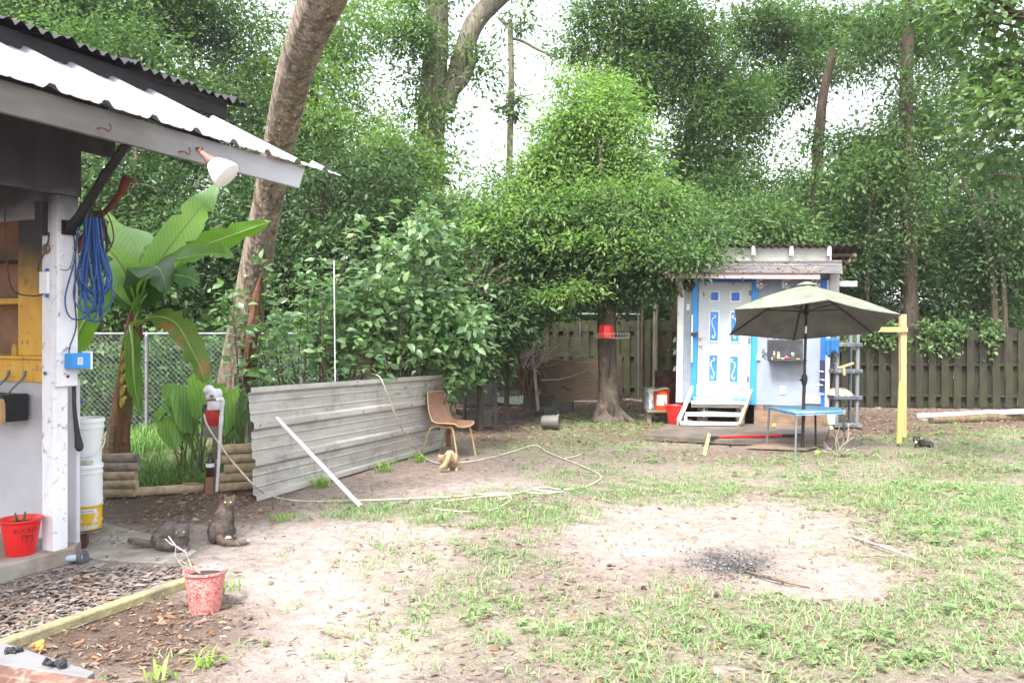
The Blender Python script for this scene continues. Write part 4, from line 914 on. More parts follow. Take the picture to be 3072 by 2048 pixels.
# ---------------------------------------------------------------- landscape timbers
TB = [wood('landscape timber', (.46, .37, .245), (.3, .225, .145), (3, 3, 3), 5, dirt=(.13, .1, .075), damt=(.53, .72)), wood('grey landscape timber', (.34, .29, .24), (.2, .16, .13), (3, 3, 3), 5, dirt=(.1, .078, .06), damt=(.5, .7))]
def timber(a, b, r, m, label, group='landscape timbers', dirs=None):
    a, b = Vector(a), Vector(b); mb = MB(); d = (b - a).normalized(); sd = d.cross(V(0, 0, 1)).normalized(); pr = []
    for k in range(14):
        an = 2 * math.pi * k / 14; x, z = math.cos(an) * r * 1.05, math.sin(an) * r
        pr.append(sd * x + V(0, 0, max(-.78 * r, min(.78 * r, z))))
    N = 8; vs = [a.lerp(b, i / N) + p_ * (1 + .04 * math.sin(i * 2.1 + k)) for i in range(N + 1) for k, p_ in enumerate(pr)]; n = 14
    mb.add(vs, [(i * n + k, i * n + (k + 1) % n, (i + 1) * n + (k + 1) % n, (i + 1) * n + k) for i in range(N) for k in range(n)] + [tuple(range(n))[::-1], tuple(N * n + k for k in range(n))])
    return tag(mb.build('landscape_timber', m, None, smooth=True), label, 'timber', group)
e = 8.28
for i, (lb, mm) in enumerate((('lowest timber of the short stack under the banana plant', 0), ('pale second timber of the short stack under the banana plant', 0), ('tan third timber of the short stack under the banana plant', 0), ('grey fourth timber of the short stack under the banana plant', 1), ('dark brown topmost timber of the stack under the banana plant', 1))):
    z = .055 + i * .085; timber(V(-4.85, e - .05, z), V(-3.79 + (i % 2) * .02, e + .02 * i, z), .052, TB[mm], lb)
a, b = G(310, 1508), G(612, 1476); timber(a + V(-1, -.1, .045), b + V(0, 0, .05), .05, TB[0], 'long timber lying on the ground between the two timber stacks')
q = b + V(-.12, -.04, .098); mb = MB(); mb.grid(lambda x, y: q + V((x - .5) * .16, (y - .5) * .05, .006 - .02 * (y - .5) ** 2), 6, 3); tag(mb.build('red_rag', mat('faded red cloth', (.55, .12, .1), (.45, .2, .17), 30)), 'scrap of faded red cloth lying on the end of the long ground timber', 'rag')
for i, lb in enumerate(('lowest timber of the stack behind the standpipe', 'second timber of the stack behind the standpipe', 'third timber of the stack behind the standpipe', 'fourth timber of the stack behind the standpipe', 'topmost reddish timber of the stack behind the standpipe')):
    z = .05 + i * .098; o_ = (.0, -.03, .05, .02, .0)[i]
    timber(V(-3.05 + o_, 8.6, z), V(-2.5, 8.8, z + .01), .056, TB[0], lb)

# ---------------------------------------------------------------- foreground corner
q0, q1 = G(75, 1930), G(560, 1760); d = (q1 - q0).normalized()
GT = wood('mossy yellow green timber', (.33, .3, .15), (.23, .2, .115), (4, 4, 4), 5, dirt=(.17, .145, .1), damt=(.47, .64), dsc=5)
mb = MB(); mb.beam(q0 - d * .25 + V(0, 0, .03), q1 + d * .05 + V(0, 0, .03), .075, .065); tag(mb.build('edging_timber', GT, None, bevel=.012), 'yellow green edging timber leading to the faded red bucket', 'timber')
t = thing('workbench', 'grey plank bench with rusty brown steel edge at the bottom left corner', 'bench', (-2.2, 2.6, 0))
zt = .52; A_ = [G(-400, 1852, zt), G(0, 1921, zt), G(285, 2013, zt), G(262, 2029, zt), G(-40, 1983, zt), G(-420, 1915, zt)]
mb = MB(); mb.prism(A_, V(0, 0, -.03)); mb.build('plank', mat('grey bench board', (.17, .167, .175), (.13, .128, .135), 5, .8, dirt=(.15, .14, .15), dsc=6), t, bevel=.004)
mb = MB(); a, b = G(-430, 1925, zt - .004), G(330, 2042, zt - .004); mb.prism([a, b, b + V(-.01, -.07, 0), a + V(-.01, -.07, 0)], V(0, 0, -.085)); mb.build('steel_edge', mat('rust brown steel', (.17, .09, .065), (.1, .05, .04), 8, .7, dirt=(.3, .24, .2), dsc=14), t, bevel=.004)
mb = MB()
for x, y in ((-350, 1900), (150, 1985), (-300, 2040)):
    q = G(x, y, zt); mb.box((q.x, q.y, zt / 2 - .02), (.06, .06, zt - .04))
mb.build('legs', M['weather'], t)
CH = mat('charred lump', (.02, .02, .023), (.05, .05, .055), 20, .95, bump=1)
def lump(c, r, seed, m, label, cat, name):
    mb = MB(); rr = random.Random(seed)
    for i in range(16): mb.ell(Vector(c) + V(rr.uniform(-1, 1) * r[0] * .6, rr.uniform(-1, 1) * r[1] * .5, rr.uniform(.2, .6) * r[2]), (r[0] * rr.uniform(.15, .4), r[1] * rr.uniform(.15, .45), r[2] * rr.uniform(.2, .5)), Euler((rr.random(), rr.random(), rr.random() * 3)).to_matrix(), 8)
    return tag(mb.build(name, m, None), label, cat)
lump(G(165, 1998, zt), (.062, .03, .028), 1, CH, 'larger black charred lump on the grey bench plank', 'charcoal', 'charred_lump')
lump(G(40, 1957, zt), (.04, .022, .02), 2, CH, 'smaller black charred lump at the left edge of the bench plank', 'charcoal', 'charred_lump')
lump(G(118, 1945, .02), (.035, .03, .05), 3, mat('dry orange leaf', (.6, .33, .08), (.5, .24, .05), 9), 'crumpled orange dry leaf beside the edging timber end', 'leaf', 'dry_leaf')

# ---------------------------------------------------------------- corrugated tin sheet
BL, BR_, TL, TR = V(-2.53, 8.09, .0), V(-.995, 11.78, .03), V(-2.66, 8.30, 1.10), V(-.78, 11.84, 1.07)
pn = ((BR_ - BL).cross(TL - BL)).normalized()
if pn.y > 0: pn = -pn
def prof(t):
    """rib height across the sheet, t from the top edge down"""
    h = 0
    for c_ in (.02, .345, .67, .985):
        d = abs(t - c_)
        h = max(h, .042 * max(0, min(1, (.05 - d) / .022)))
    for c_ in (.13, .235, .455, .56, .78, .88):
        h = max(h, .008 * max(0, 1 - abs(t - c_) / .013))
    return h
def pan(s, t): return (TL.lerp(TR, s)).lerp(BL.lerp(BR_, s), t) + pn * (prof(t) + .02 * math.sin(s * 5) * (1 - t) + .012 * math.sin(s * 11 + t * 4))
m, t_, b_ = _mat('old galvanised sheet'); co = _co(t_, (.35, .35, 3))
c1_ = _ramp(t_, _noise(t_, co, 6, 8, .3, .65), [(.3, (.32, .305, .285)), (.7, (.47, .45, .425))])
c1_ = _mix(t_, _ramp(t_, _noise(t_, _co(t_), 3.2, 10, .5, .7), [(.52, (0, 0, 0)), (.74, (1, 1, 1))]), c1_, (.2, .19, .175))
c1_ = _mix(t_, _ramp(t_, _noise(t_, _co(t_), 7, 6, 0, .7), [(.62, (0, 0, 0)), (.74, (.7, .7, .7))]), c1_, (.3, .2, .15))
c1_ = _mix(t_, _ramp(t_, _noise(t_, _co(t_, (1, 1, .25)), 22, 5), [(.55, (0, 0, 0)), (.8, (.4, .4, .4))]), c1_, (.14, .13, .12))
t_.links.new(c1_, b_.inputs['Base Color']); b_.inputs['Metallic'].default_value = .35; b_.inputs['Roughness'].default_value = .5
M['oldtin'] = m
mb = MB(); mb.grid(pan, 40, 200); ts = thing('tin_sheet', 'long grey corrugated tin sheet standing on edge as a low screen', 'metal sheet', tuple(BL)); mb.build('sheet', m, ts, smooth=False, solid=.002)
mb = MB()
for s, t in ((.42, .02), (.42, .06), (.62, .68), (.02, .35), (.45, .35), (.72, .35), (.5, .98)):
    q = pan(s, t); mb.tube([q, q + pn * .012], .007, 6)
mb.build('screws', M['rust'], ts)
for (x, y0, w_, lb) in ((1102, 1072, .14, 'grey weathered post holding the tin sheet among the shrub leaves'), (1345, 1075, .1, 'reddish brown post behind the right end of the tin sheet')):
    q = P(x, y0, 10.75 if x < 1200 else 12.1); mb = MB(); mb.box((q.x, q.y, q.z / 2), (w_ * .75, w_, q.z)); tag(mb.build('wooden_post', M['weather'] if x < 1200 else wood('red brown post', (.2, .09, .06), (.12, .05, .035)), None, bevel=.008), lb, 'post')
q = gz(1008, 9.62); mb = MB(); mb.tube([q, P(1002, 782, 9.62)], .0065, 8); tag(mb.build('marker_pole', M['white'], None, smooth=True), 'thin white pole standing upright through the shrub', 'pole')
q = gz(1035, 12.0); mb = MB(); mb.tube([q, P(1034, 1090, 12.0)], .016, 8); tag(mb.build('marker_pole', M['pvc'], None, smooth=True), 'short white stub pole just above the tin sheet edge', 'pole')
a = P(829, 1253, 8.32); b = G(1078, 1514, .02); mb = MB(); mb.tube([a, b], .021, 12); mb.tube([b + (a - b) * .001, b - (a - b) * .012], .024, 12)
tag(mb.build('leaning_pipe', M['pvc'], None, smooth=True), 'long white plastic pipe leaning against the tin sheet', 'pipe')

# standpipe and hose
sp_ = thing('standpipe', 'white plastic standpipe with elbow and garden tap in front of the timber stack', 'standpipe', tuple(G(650, 1478)))
bs = G(650, 1478); tp = P(668, 1200, bs.y); mb = MB(); mb.tube([bs, tp], .017, 12)
up = (tp - bs).normalized()
for f, l, r in ((.0, .05, .014), (.34, .035, .021), (.52, .03, .02), (.78, .09, .023), (.97, .05, .023)):
    q = bs.lerp(tp, f); mb.tube([q - up * l * .5, q + up * l * .5], r, 12)
e = tp + V(-.06, -.03, .005); mb.tube([tp, tp + V(0, 0, .012), e], [.023, .024, .02], 12); mb.build('pipe', M['pvc'], sp_, smooth=True)
tapp = P(636, 1197, bs.y - .05); mb = MB(); mb.tube([e, tapp, tapp + V(-.05, -.02, -.02), P(618, 1216, bs.y - .08)], [.014, .017, .013, .014], 10); mb.ring(tapp + V(0, -.01, .035), .02, .005, (0, .3, 1), 14); mb.tube([tapp, tapp + V(0, -.01, .035)], .006); mb.build('tap', mat('brass tap', (.25, .17, .1), (.15, .11, .07), 12, .45, .6), sp_, smooth=True)
hz = lambda x, y, z=.012: G(x, y, z)
hp = [P(617, 1216, 8.4), P(612, 1240, 8.38), P(622, 1275, 8.3), P(654, 1326, 8.2), P(690, 1375, 8.05), P(721, 1411, 7.95), P(760, 1453, 7.9), hz(806, 1483, .03), hz(873, 1500), hz(965, 1503), hz(1067, 1501), hz(1200, 1496), hz(1358, 1489), hz(1430, 1483), hz(1501, 1479),
      hz(1549, 1479), hz(1601, 1465), hz(1640, 1461), hz(1677, 1467), hz(1740, 1464), hz(1792, 1443), hz(1801, 1425), hz(1763, 1405), hz(1692, 1376), hz(1639, 1355), hz(1615, 1338), hz(1590, 1337), hz(1544, 1352), hz(1458, 1376), hz(1372, 1388), hz(1310, 1388, .02),
      P(1267, 1367, 10.85), P(1228, 1319, 10.55), P(1192, 1258, 10.32), P(1156, 1166, 10.14), P(1144, 1138, 10.12), P(1132, 1126, 10.15), P(1116, 1122, 10.25), P(1104, 1128, 10.4), P(1100, 1150, 10.5)]
t = thing('garden_hose', 'beige garden hose running from the standpipe, looping on the ground and over the tin sheet', 'hose', tuple(hp[0])); mb = MB(); mb.tube(catmull(hp, 7), .009, 8)
lp = [hz(1525, 1480), hz(1532, 1500), hz(1477, 1528), hz(1429, 1533), hz(1382, 1534), hz(1310, 1527), hz(1296, 1517), hz(1329, 1505), hz(1415, 1493), hz(1470, 1486, .03), hz(1520, 1484, .03), hz(1530, 1490), hz(1500, 1497), hz(1490, 1488)]
mb.tube(catmull(lp, 7), .009, 8); lp = [hz(1601, 1467, .03), hz(1650, 1475, .02), hz(1690, 1473), hz(1640, 1480), hz(1580, 1476)]; mb.tube(catmull(lp, 6), .009, 8)
lp = [hz(1690, 1375, .02), hz(1720, 1370), hz(1745, 1362)]; mb.tube(catmull(lp, 5), .009, 8); mb.build('tube', M['hose'], t, smooth=True)
mb = MB(); mb.tube([P(617, 1213, 8.4), P(611, 1228, 8.39), P(612, 1240, 8.38)], .018, 10); mb.build('coupling', M['black'], t)

# canister and bottle by the standpipe
q = gz(636, 9.0); cn = thing('canister', 'red and white plastic canister standing behind the standpipe', 'canister', tuple(q)); z = lambda y: EH - (y - 1000) / F * 9.0
for nm, ys, rr_, mm in (('lower_sleeve', (1310, 1276), .075, M['concrete']), ('red_band', (1276, 1228), .072, mat('dull red plastic', (.5, .03, .03), (.42, .02, .02), 5, .5)), ('upper_body', (1228, 1203), .07, M['pvc'])):
    mb = MB(); c = P(636 + (1276 - ys[0]) * .12, 1200, 9.0); mb.lathe([(rr_ * .97, 0), (rr_, .005), (rr_, z(ys[1]) - z(ys[0]) - .006), (rr_ * .97, z(ys[1]) - z(ys[0]))], (c.x, c.y, z(ys[0])), 24); mb.build(nm, mm, cn, smooth=True)
mb = MB(); c = P(640, 1203, 9.0); mb.box((q.x + .04, q.y, z(1310) / 2), (.05, .05, z(1310))); mb.build('stake', M['weather'], cn)
mb = MB(); mb.ell(c + V(.0, 0, .06), (.085, .08, .085)); mb.ell(c + V(-.04, -.02, .12), (.06, .06, .06)); mb.ell(c + V(.05, 0, .08), (.05, .05, .06)); mb.build('white_bag', M['pvc'], cn, smooth=True)
q = V(P(638, 1420, 8.55).x, 8.48, .18); bt = thing('brown_bottle', 'dark brown bottle with white label wedged beside the timber stack', 'bottle', tuple(q)); mb = MB(); mb.lathe([(.001, 0), (.04, .0), (.042, .01), (.042, .15), (.035, .18), (.018, .205), (.017, .24), (.001, .24)], q, 20); mb.build('glass', mat('brown glass', (.04, .022, .018), (.03, .018, .015), 3, .25), bt, smooth=True)
mb = MB(); mb.lathe([(.0425, .1), (.0425, .14), (.042, .14), (.042, .1)], q, 20); mb.build('label', M['white'], bt)
mb = MB(); mb.box((q.x, q.y, .09), (.08, .08, .18)); tag(mb.build('brick', mat('old brick', (.25, .13, .09), (.18, .1, .07), 8), None, bevel=.004), 'old brick under the brown bottle', 'brick')
mb = MB(); mb.tube([gz(587, 9.3), P(612, 1245, 9.3)], .011, 8); mb.tube([P(594, 1310, 9.3), P(596, 1300, 9.3)], .017, 8); tag(mb.build('garden_stake', M['zinc'], None, smooth=True), 'thin grey garden stake slanting among the ginger leaves', 'stake')

# ---------------------------------------------------------------- banana plant and ginger
def blade(mb, pts, wd, side, fold=.18, n=18, prof_=None, rag=0, seed=0, m=0):
    """long leaf: midrib pts, width, side direction; V fold across"""
    c = catmull(pts, max(2, n // (len(pts) - 1))); N = len(c); rr = random.Random(seed); side = Vector(side); vs = []
    for i, q in enumerate(c):
        t = i / (N - 1); tv = (c[min(i + 1, N - 1)] - c[max(i - 1, 0)]).normalized(); s = (side - tv * side.dot(tv)).normalized(); nr = s.cross(tv)
        if nr.z < 0 and abs(nr.z) > .2: nr = -nr
        nt_ = rr.choice((-1, 1)) if rag and .15 < t < .9 and rr.random() < .22 else 0; w_ = (prof_(t) if prof_ else min(1, t / .16) ** .7 * min(1, (1 - t) / .34) ** .6) * wd / 2
        for e_ in (-1, -.55, 0, .55, 1):
            rw = (1 + (rr.uniform(-rag, rag) if abs(e_) == 1 else 0)) * ((.62 if abs(e_) == 1 else .9) if (nt_ and e_ * nt_ > 0) else 1)
            vs.append(q + s * w_ * e_ * rw + nr * (abs(e_) * w_ * fold * 2 - (abs(e_) == 1) * w_ * .12) + nr * .012 * math.sin(t * 23 + e_ * 3) * abs(e_))
    mb.add(vs, [(i * 5 + j, (i + 1) * 5 + j, (i + 1) * 5 + j + 1, i * 5 + j + 1) for i in range(N - 1) for j in range(4)], m)
    return c
def banana_mat(name, cols, brown=0):
    m, t, b = _mat(name); co = _co(t); wv = _n(t, 'ShaderNodeTexWave'); wv.inputs['Scale'].default_value = 9; wv.inputs['Distortion'].default_value = 1.5; t.links.new(_co(t, (1, 1, 1)), wv.inputs['Vector'])
    cc = _mix(t, _ramp(t, wv.outputs[0], [(.3, (0, 0, 0)), (.7, (.35, .35, .35))]), _ramp(t, _noise(t, co, 3, 4), [(.3, cols[0]), (.7, cols[1])]), cols[2])
    if brown: cc = _mix(t, _ramp(t, _noise(t, co, 4.5, 6, .4), [(.56, (0, 0, 0)), (.62, (1, 1, 1))]), cc, (.28, .16, .07))
    t.links.new(cc, b.inputs['Base Color']); b.inputs['Roughness'].default_value = .38; b.inputs['Specular IOR Level'].default_value = .4
    tr = _n(t, 'ShaderNodeBsdfTranslucent'); mm = _n(t, 'ShaderNodeMix', data_type='RGBA', blend_type='MULTIPLY'); mm.inputs[0].default_value = 1; t.links.new(cc, mm.inputs[6]); mm.inputs[7].default_value = (2, 1.9, .6, 1); t.links.new(mm.outputs[2], tr.inputs[0])
    mx = _n(t, 'ShaderNodeMixShader'); mx.inputs[0].default_value = .4; t.links.new(b.outputs[0], mx.inputs[1]); t.links.new(tr.outputs[0], mx.inputs[2]); t.links.new(mx.outputs[0], t.nodes['Material Output'].inputs[0])
    return m
BM1 = banana_mat('pale banana leaf', [(.17, .33, .15), (.22, .39, .19), (.28, .45, .23)]); BM2 = banana_mat('green banana leaf', [(.08, .2, .035), (.12, .26, .04), (.16, .3, .06)])
BM3 = banana_mat('withering banana leaf', [(.09, .19, .04), (.12, .22, .04), (.2, .2, .06)], 1); BM4 = banana_mat('deep green banana leaf', [(.035, .1, .03), (.05, .13, .035), (.06, .15, .045)])
YB = 9.2
bp = thing('banana_plant', 'banana plant with big torn green leaves and a red brown stem', 'banana plant', tuple(gz(350, YB)))
mb = MB(); c = catmull([gz(340, YB), P(348, 1350, YB), P(368, 1210, YB), P(386, 1070, YB), P(400, 960, YB), P(412, 905, YB)], 5)
mb.tube(c, [.15, .14, .115, .1, .085, .06, .035], 14)
for i in range(9):
    a = rnd.uniform(0, 6.28); k = rnd.randrange(0, len(c) - 8); q = [c[j] + V(math.cos(a), math.sin(a), 0) * (.13 - .09 * j / len(c)) for j in (k, k + 3, k + 6)]; q[0] += V(math.cos(a), math.sin(a), 0) * .03; mb.tube(catmull(q, 3), [.03, .025, .008], 6)
mb.build('pseudostem', bark('red brown banana stem', (.2, .1, .06), (.1, .04, .028), moss=(.16, .15, .05)), bp, smooth=True)
mb = MB(); mb.tube(catmull([gz(328, YB - .1), P(330, 1340, YB - .12), P(335, 1275, YB - .12)], 4), [.05, .045, .03], 8); mb.build('cut_shoot', M['weather'], bp, smooth=True)
Lf = lambda *q: [P(x, y, YB + d) for x, y, d in q]
leaves_ = [(Lf((412, 915, 0), (445, 860, -.05), (490, 770, -.1), (560, 675, -.1), (612, 610, -.1), (657, 550, -.05)), .36, (.8, .15, .75), BM1, .14),
           (Lf((408, 915, 0), (432, 850, .1), (420, 770, .2), (385, 700, .3), (335, 655, .35), (305, 640, .4)), .52, (.75, .1, -.62), BM1, .1),
           (Lf((404, 925, 0), (372, 815, -.1), (340, 765, -.2), (305, 730, -.3), (262, 700, -.4)), .34, (.65, .35, -.7), BM1, .16),
           (Lf((412, 910, 0), (440, 840, .1), (470, 775, .15), (478, 735, .2), (474, 712, .25)), .34, (1, .1, .1), BM1, .1),
           (Lf((410, 915, 0), (455, 830, -.15), (520, 785, -.3), (600, 765, -.4), (660, 762, -.45), (702, 775, -.45)), .34, (.15, .75, .6), BM2, .22),
           (Lf((412, 915, 0), (470, 830, .1), (560, 760, .15), (650, 722, .2), (740, 690, .2), (812, 664, .2)), .27, (-.2, -.4, .9), BM2, .2),
           (Lf((415, 930, 0), (430, 870, -.15), (445, 810, -.3), (470, 800, -.6), (490, 830, -.8), (500, 880, -.9)), .42, (.85, -.15, .3), BM4, .12),
           (Lf((408, 930, 0), (440, 880, -.1), (500, 830, .1), (560, 830, .25), (600, 850, .35)), .4, (.2, .7, .6), BM4, .15),
           (Lf((402, 935, 0), (390, 880, .05), (370, 840, .15), (330, 830, .3), (300, 850, .4)), .38, (.4, .5, .7), BM4, .15),
           (Lf((400, 985, 0), (430, 962, -.1), (480, 950, -.15), (530, 972, -.2), (570, 1040, -.2), (605, 1110, -.2), (612, 1150, -.2)), .3, (.75, .3, .35), BM3, .12),
           (Lf((392, 975, -.1), (398, 1040, -.18), (400, 1110, -.2), (408, 1180, -.2), (424, 1246, -.2)), .17, (1, .3, 0), BM2, .1),
           (Lf((200, 1080, .2), (235, 1000, .1), (270, 935, 0), (305, 900, -.05), (343, 874, -.1)), .3, (.5, .3, -.8), BM2, .15),
           (Lf((400, 985, 0), (405, 960, -.05), (415, 930, -.08), (420, 905, -.08)), .1, (1, 0, .1), BM2, .2)]
for i, (pts, wd, sd, mm, fo) in enumerate(leaves_):
    mb = MB(); c = blade(mb, pts, wd, sd, fo, 26, rag=.05 if mm is not BM3 else .16, seed=i); lo = mb.build('leaf', mm, bp, smooth=True)
    mb = MB(); mb.tube(c, lerp_list([.022, .014, .008, .004, .002], len(c)), 6); mb.build('midrib', M['midrib'], lo, smooth=True)
mb = MB()
for k in range(5):
    a = P(388 - k, 1050 + k * 35, YB - .12); blade(mb, [a, a + V(-.03, -.05, -.02), a + V(-.05, -.07, -.12)], .06, (1, .2, .2), .2, 6)
mb.build('yellow_bract', mat('yellowing leaf shreds', (.45, .38, .06), (.3, .28, .05), 9), bp)

GM = banana_mat('striped ginger leaf', [(.13, .29, .09), (.18, .35, .11), (.34, .45, .24)])
for (x0, Yg, spec, lb) in ((575, 9.6, [(470, 1130), (500, 1150), (530, 1120), (460, 1215), (495, 1190), (640, 1105), (615, 1100), (560, 1170), (600, 1140), (645, 1160), (470, 1250), (680, 1140), (705, 1150), (580, 1230), (540, 1250), (520, 1200)], 'clump of broad pale edged ginger leaves behind the timber edging'),
                           (700, 9.9, [(720, 1180), (735, 1210), (690, 1200), (700, 1250), (725, 1260), (660, 1230), (740, 1170), (715, 1300), (690, 1290), (670, 1190)], 'leafy green weed between the standpipe and the tin sheet')):
    t = thing('ginger_plant' if x0 < 600 else 'weed_clump', lb, 'plant', tuple(gz(x0, Yg))); mb, ms = MB(), MB(); rr = random.Random(x0)
    for i, (x, y) in enumerate(spec if x0 < 600 else spec * 2):
        Yq = Yg + rr.uniform(-.3, .3); tip = P(x + rr.uniform(-15, 15), y + rr.uniform(-10, 25) + 15, Yq - .1); ba = gz(x0 + rr.uniform(-40, 40), Yq); h = max(tip.z + rr.uniform(.02, .1), .15)
        st = ba.lerp(V(tip.x, tip.y, 0), rr.uniform(.25, .6)); st.z = h * (rr.uniform(.35, .6) if x0 < 600 else rr.uniform(.55, .9))
        ms.tube(catmull([ba, ba.lerp(st, .6) + V(0, 0, .05), st], 4), [.011, .006], 6)
        mid = st.lerp(tip, .55) + V(0, 0, .13 if x0 < 600 else .09)
        L_ = (tip - st).length; blade(mb, [st, mid, tip], min(.2, .09 + L_ * .26) if x0 < 600 else .08, (rr.uniform(-.6, .6), rr.uniform(-.4, .4), rr.uniform(.2, .9)) if i % 2 else (.6, .5, .4), .2, 10)
    mb.build('leaves', GM if x0 < 600 else LS, t, smooth=True); ms.build('stems', M['stem'], t)

# ---------------------------------------------------------------- shell chair
cc = V(-.82, 11.08, 0); fx = V(.82, -.57, 0).normalized(); lx = V(-fx.y, fx.x, 0)
ch = thing('shell_chair', 'brown moulded shell chair with gold tube legs beside the tin sheet', 'chair', tuple(cc))
Cq = lambda s, l, z: cc + fx * s + lx * l + V(0, 0, z)
prf = [(-.3, .86, .34), (-.285, .76, .37), (-.255, .63, .4), (-.21, .53, .41), (-.15, .455, .42), (-.06, .43, .43), (.06, .43, .43), (.17, .435, .42), (.225, .43, .4), (.245, .41, .37)]
pc = catmull([V(a, b, c_) for a, b, c_ in prf], 4)
def shell(u, v):
    i = min(int(u * (len(pc) - 1)), len(pc) - 2); f = u * (len(pc) - 1) - i; q = pc[i].lerp(pc[i + 1], f); w_ = q.z; l = (v - .5) * w_; e = abs(v - .5) * 2
    lift = .035 * e ** 3
    bk_ = max(0, min(1, (q.y - .43) / .12))
    return Cq(q.x + lift * bk_, l, q.y + lift * (1 - bk_))
mb = MB(); mb.grid(shell, 36, 14); so_ = mb.build('shell', wood('brown grained shell', (.24, .13, .092), (.18, .095, .066), (3, 3, 1), 4, .5, .05, dirt=(.3, .2, .15), damt=(.55, .75)), ch, smooth=True, solid=.014)
mb = MB(); mb.tube([shell(i / 40, 0) for i in range(41)] + [shell(1, i / 8) for i in range(9)] + [shell(1 - i / 40, 1) for i in range(41)] + [shell(0, 1 - i / 8) for i in range(9)], .008, 6); mb.build('edge_band', mat('tan edging', (.5, .32, .17), (.42, .26, .14)), ch, smooth=True)
GOLD = mat('worn gold tube', (.42, .3, .13), (.33, .24, .12), 12, .45, .4, .03)
for l in (-.17, .17):
    for s0, s1 in ((.12, .27), (-.1, -.36)):
        mb = MB(); mb.tube(catmull([Cq(0, l, .41), Cq(s0, l, .412), Cq(s0 + (s1 - s0) * .35, l * 1.04, .385), Cq(s0 + (s1 - s0) * .5, l * 1.08, .33), Cq(s1, l * 1.16, 0)], 5), .013, 8); mb.build('leg', GOLD, ch, smooth=True)
mb = MB(); mb.tube([Cq(-.08, -.17, .405), Cq(-.08, .17, .405)], .011, 8); mb.tube([Cq(.1, -.17, .405), Cq(.1, .17, .405)], .011, 8); mb.build('underframe', GOLD, ch)

# old resin armchair in the shade
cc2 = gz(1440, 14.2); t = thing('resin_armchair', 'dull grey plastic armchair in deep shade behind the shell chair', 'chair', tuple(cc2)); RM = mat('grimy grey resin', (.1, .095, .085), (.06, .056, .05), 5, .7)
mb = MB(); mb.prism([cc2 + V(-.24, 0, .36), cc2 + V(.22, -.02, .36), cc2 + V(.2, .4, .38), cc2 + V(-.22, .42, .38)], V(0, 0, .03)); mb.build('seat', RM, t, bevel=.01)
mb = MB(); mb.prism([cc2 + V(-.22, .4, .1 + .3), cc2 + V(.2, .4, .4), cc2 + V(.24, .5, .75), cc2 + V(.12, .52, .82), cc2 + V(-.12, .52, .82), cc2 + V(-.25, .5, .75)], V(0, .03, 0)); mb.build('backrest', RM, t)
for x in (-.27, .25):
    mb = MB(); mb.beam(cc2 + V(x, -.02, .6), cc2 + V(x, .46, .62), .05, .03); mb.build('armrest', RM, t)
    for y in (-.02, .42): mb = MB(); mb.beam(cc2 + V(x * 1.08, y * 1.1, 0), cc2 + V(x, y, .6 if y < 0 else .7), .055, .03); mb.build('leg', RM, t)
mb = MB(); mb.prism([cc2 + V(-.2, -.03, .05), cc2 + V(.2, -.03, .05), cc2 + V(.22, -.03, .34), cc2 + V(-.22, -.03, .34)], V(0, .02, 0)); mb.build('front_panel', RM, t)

# low edging, pot, blocks, sheets, plywood, brush
a, b = G(1385, 1262), G(1600, 1262); mb = MB(); cv = [G(1370, 1240), G(1440, 1258), G(1530, 1262), G(1600, 1252), G(1640, 1240)]; k = catmull(cv, 4)
for i in range(len(k) - 1): mb.beam(k[i] + V(0, 0, .05), k[i + 1] + V(0, 0, .05), .03, .1)
tag(mb.build('bed_edging', mat('dark edging strip', (.06, .055, .05), (.04, .036, .033), 6, .8), None), 'low dark curved edging strip in the grass behind the shell chair', 'edging')
q = G(1655, 1268, .12); ax = V(.95, -.2, .0).normalized(); rt = ax.to_track_quat('Z', 'Y').to_matrix(); mb = MB(); mb.lathe([(.001, -.17), (.1, -.17), (.105, -.16), (.125, .1), (.135, .1), (.138, .13), (.125, .135), (.11, -.14), (.001, -.15)], q + V(0, 0, .015), 28, rt)
tag(mb.build('flower_pot', mat('grey plastic pot', (.12, .11, .1), (.095, .088, .08), 5, .6), None, smooth=True), 'grey flower pot lying on its side in the grass', 'pot')
mb = MB(); mb.lathe([(.001, -.02), (.035, -.015), (.04, .005), (.03, .025), (.001, .03)], G(1925, 1247, .03), 16, Euler((.8, .4, 0)).to_matrix()); tag(mb.build('ball', mat('pale scuffed ball', (.55, .42, .35), (.4, .2, .15), 12), None, smooth=True), 'small pale ball on the ground near the tree roots', 'ball')
BK_ = mat('mossy dark block', (.09, .085, .08), (.04, .04, .036), 9, .95, bump=.6, dirt=(.16, .16, .13), dsc=9)
def block(x, y, Yq, sz, rz_, lb, tilt=0):
    q = P(x, y, Yq); rot = Euler((tilt, 0, rz_)).to_matrix(); c = V(q.x, q.y, sz[2] / 2 + .005); mb = MB(); l, wd, h = sz; w_ = .035
    mb.box(c + rot @ V(0, wd / 2 - w_ / 2, 0), (l, w_, h), rot); mb.box(c + rot @ V(0, -wd / 2 + w_ / 2, 0), (l, w_, h), rot)
    for k in (-1, 0, 1): mb.box(c + rot @ V(k * (l / 2 - w_ / 2), 0, 0), (w_, wd - 2 * w_, h - .004), rot)
    return tag(mb.build('concrete_block', BK_, None, bevel=.006), lb, 'concrete block', 'dark concrete blocks')
block(1635, 1190, 18.2, (.4, .2, .3), .3, 'dark concrete block set up on end left of its neighbours', 0)
block(1690, 1200, 17.2, (.42, .22, .22), -.2, 'mossy concrete block nearest the yard tree'); block(1648, 1205, 16.9, (.38, .2, .14), .15, 'low broken concrete block in front of the upright one')
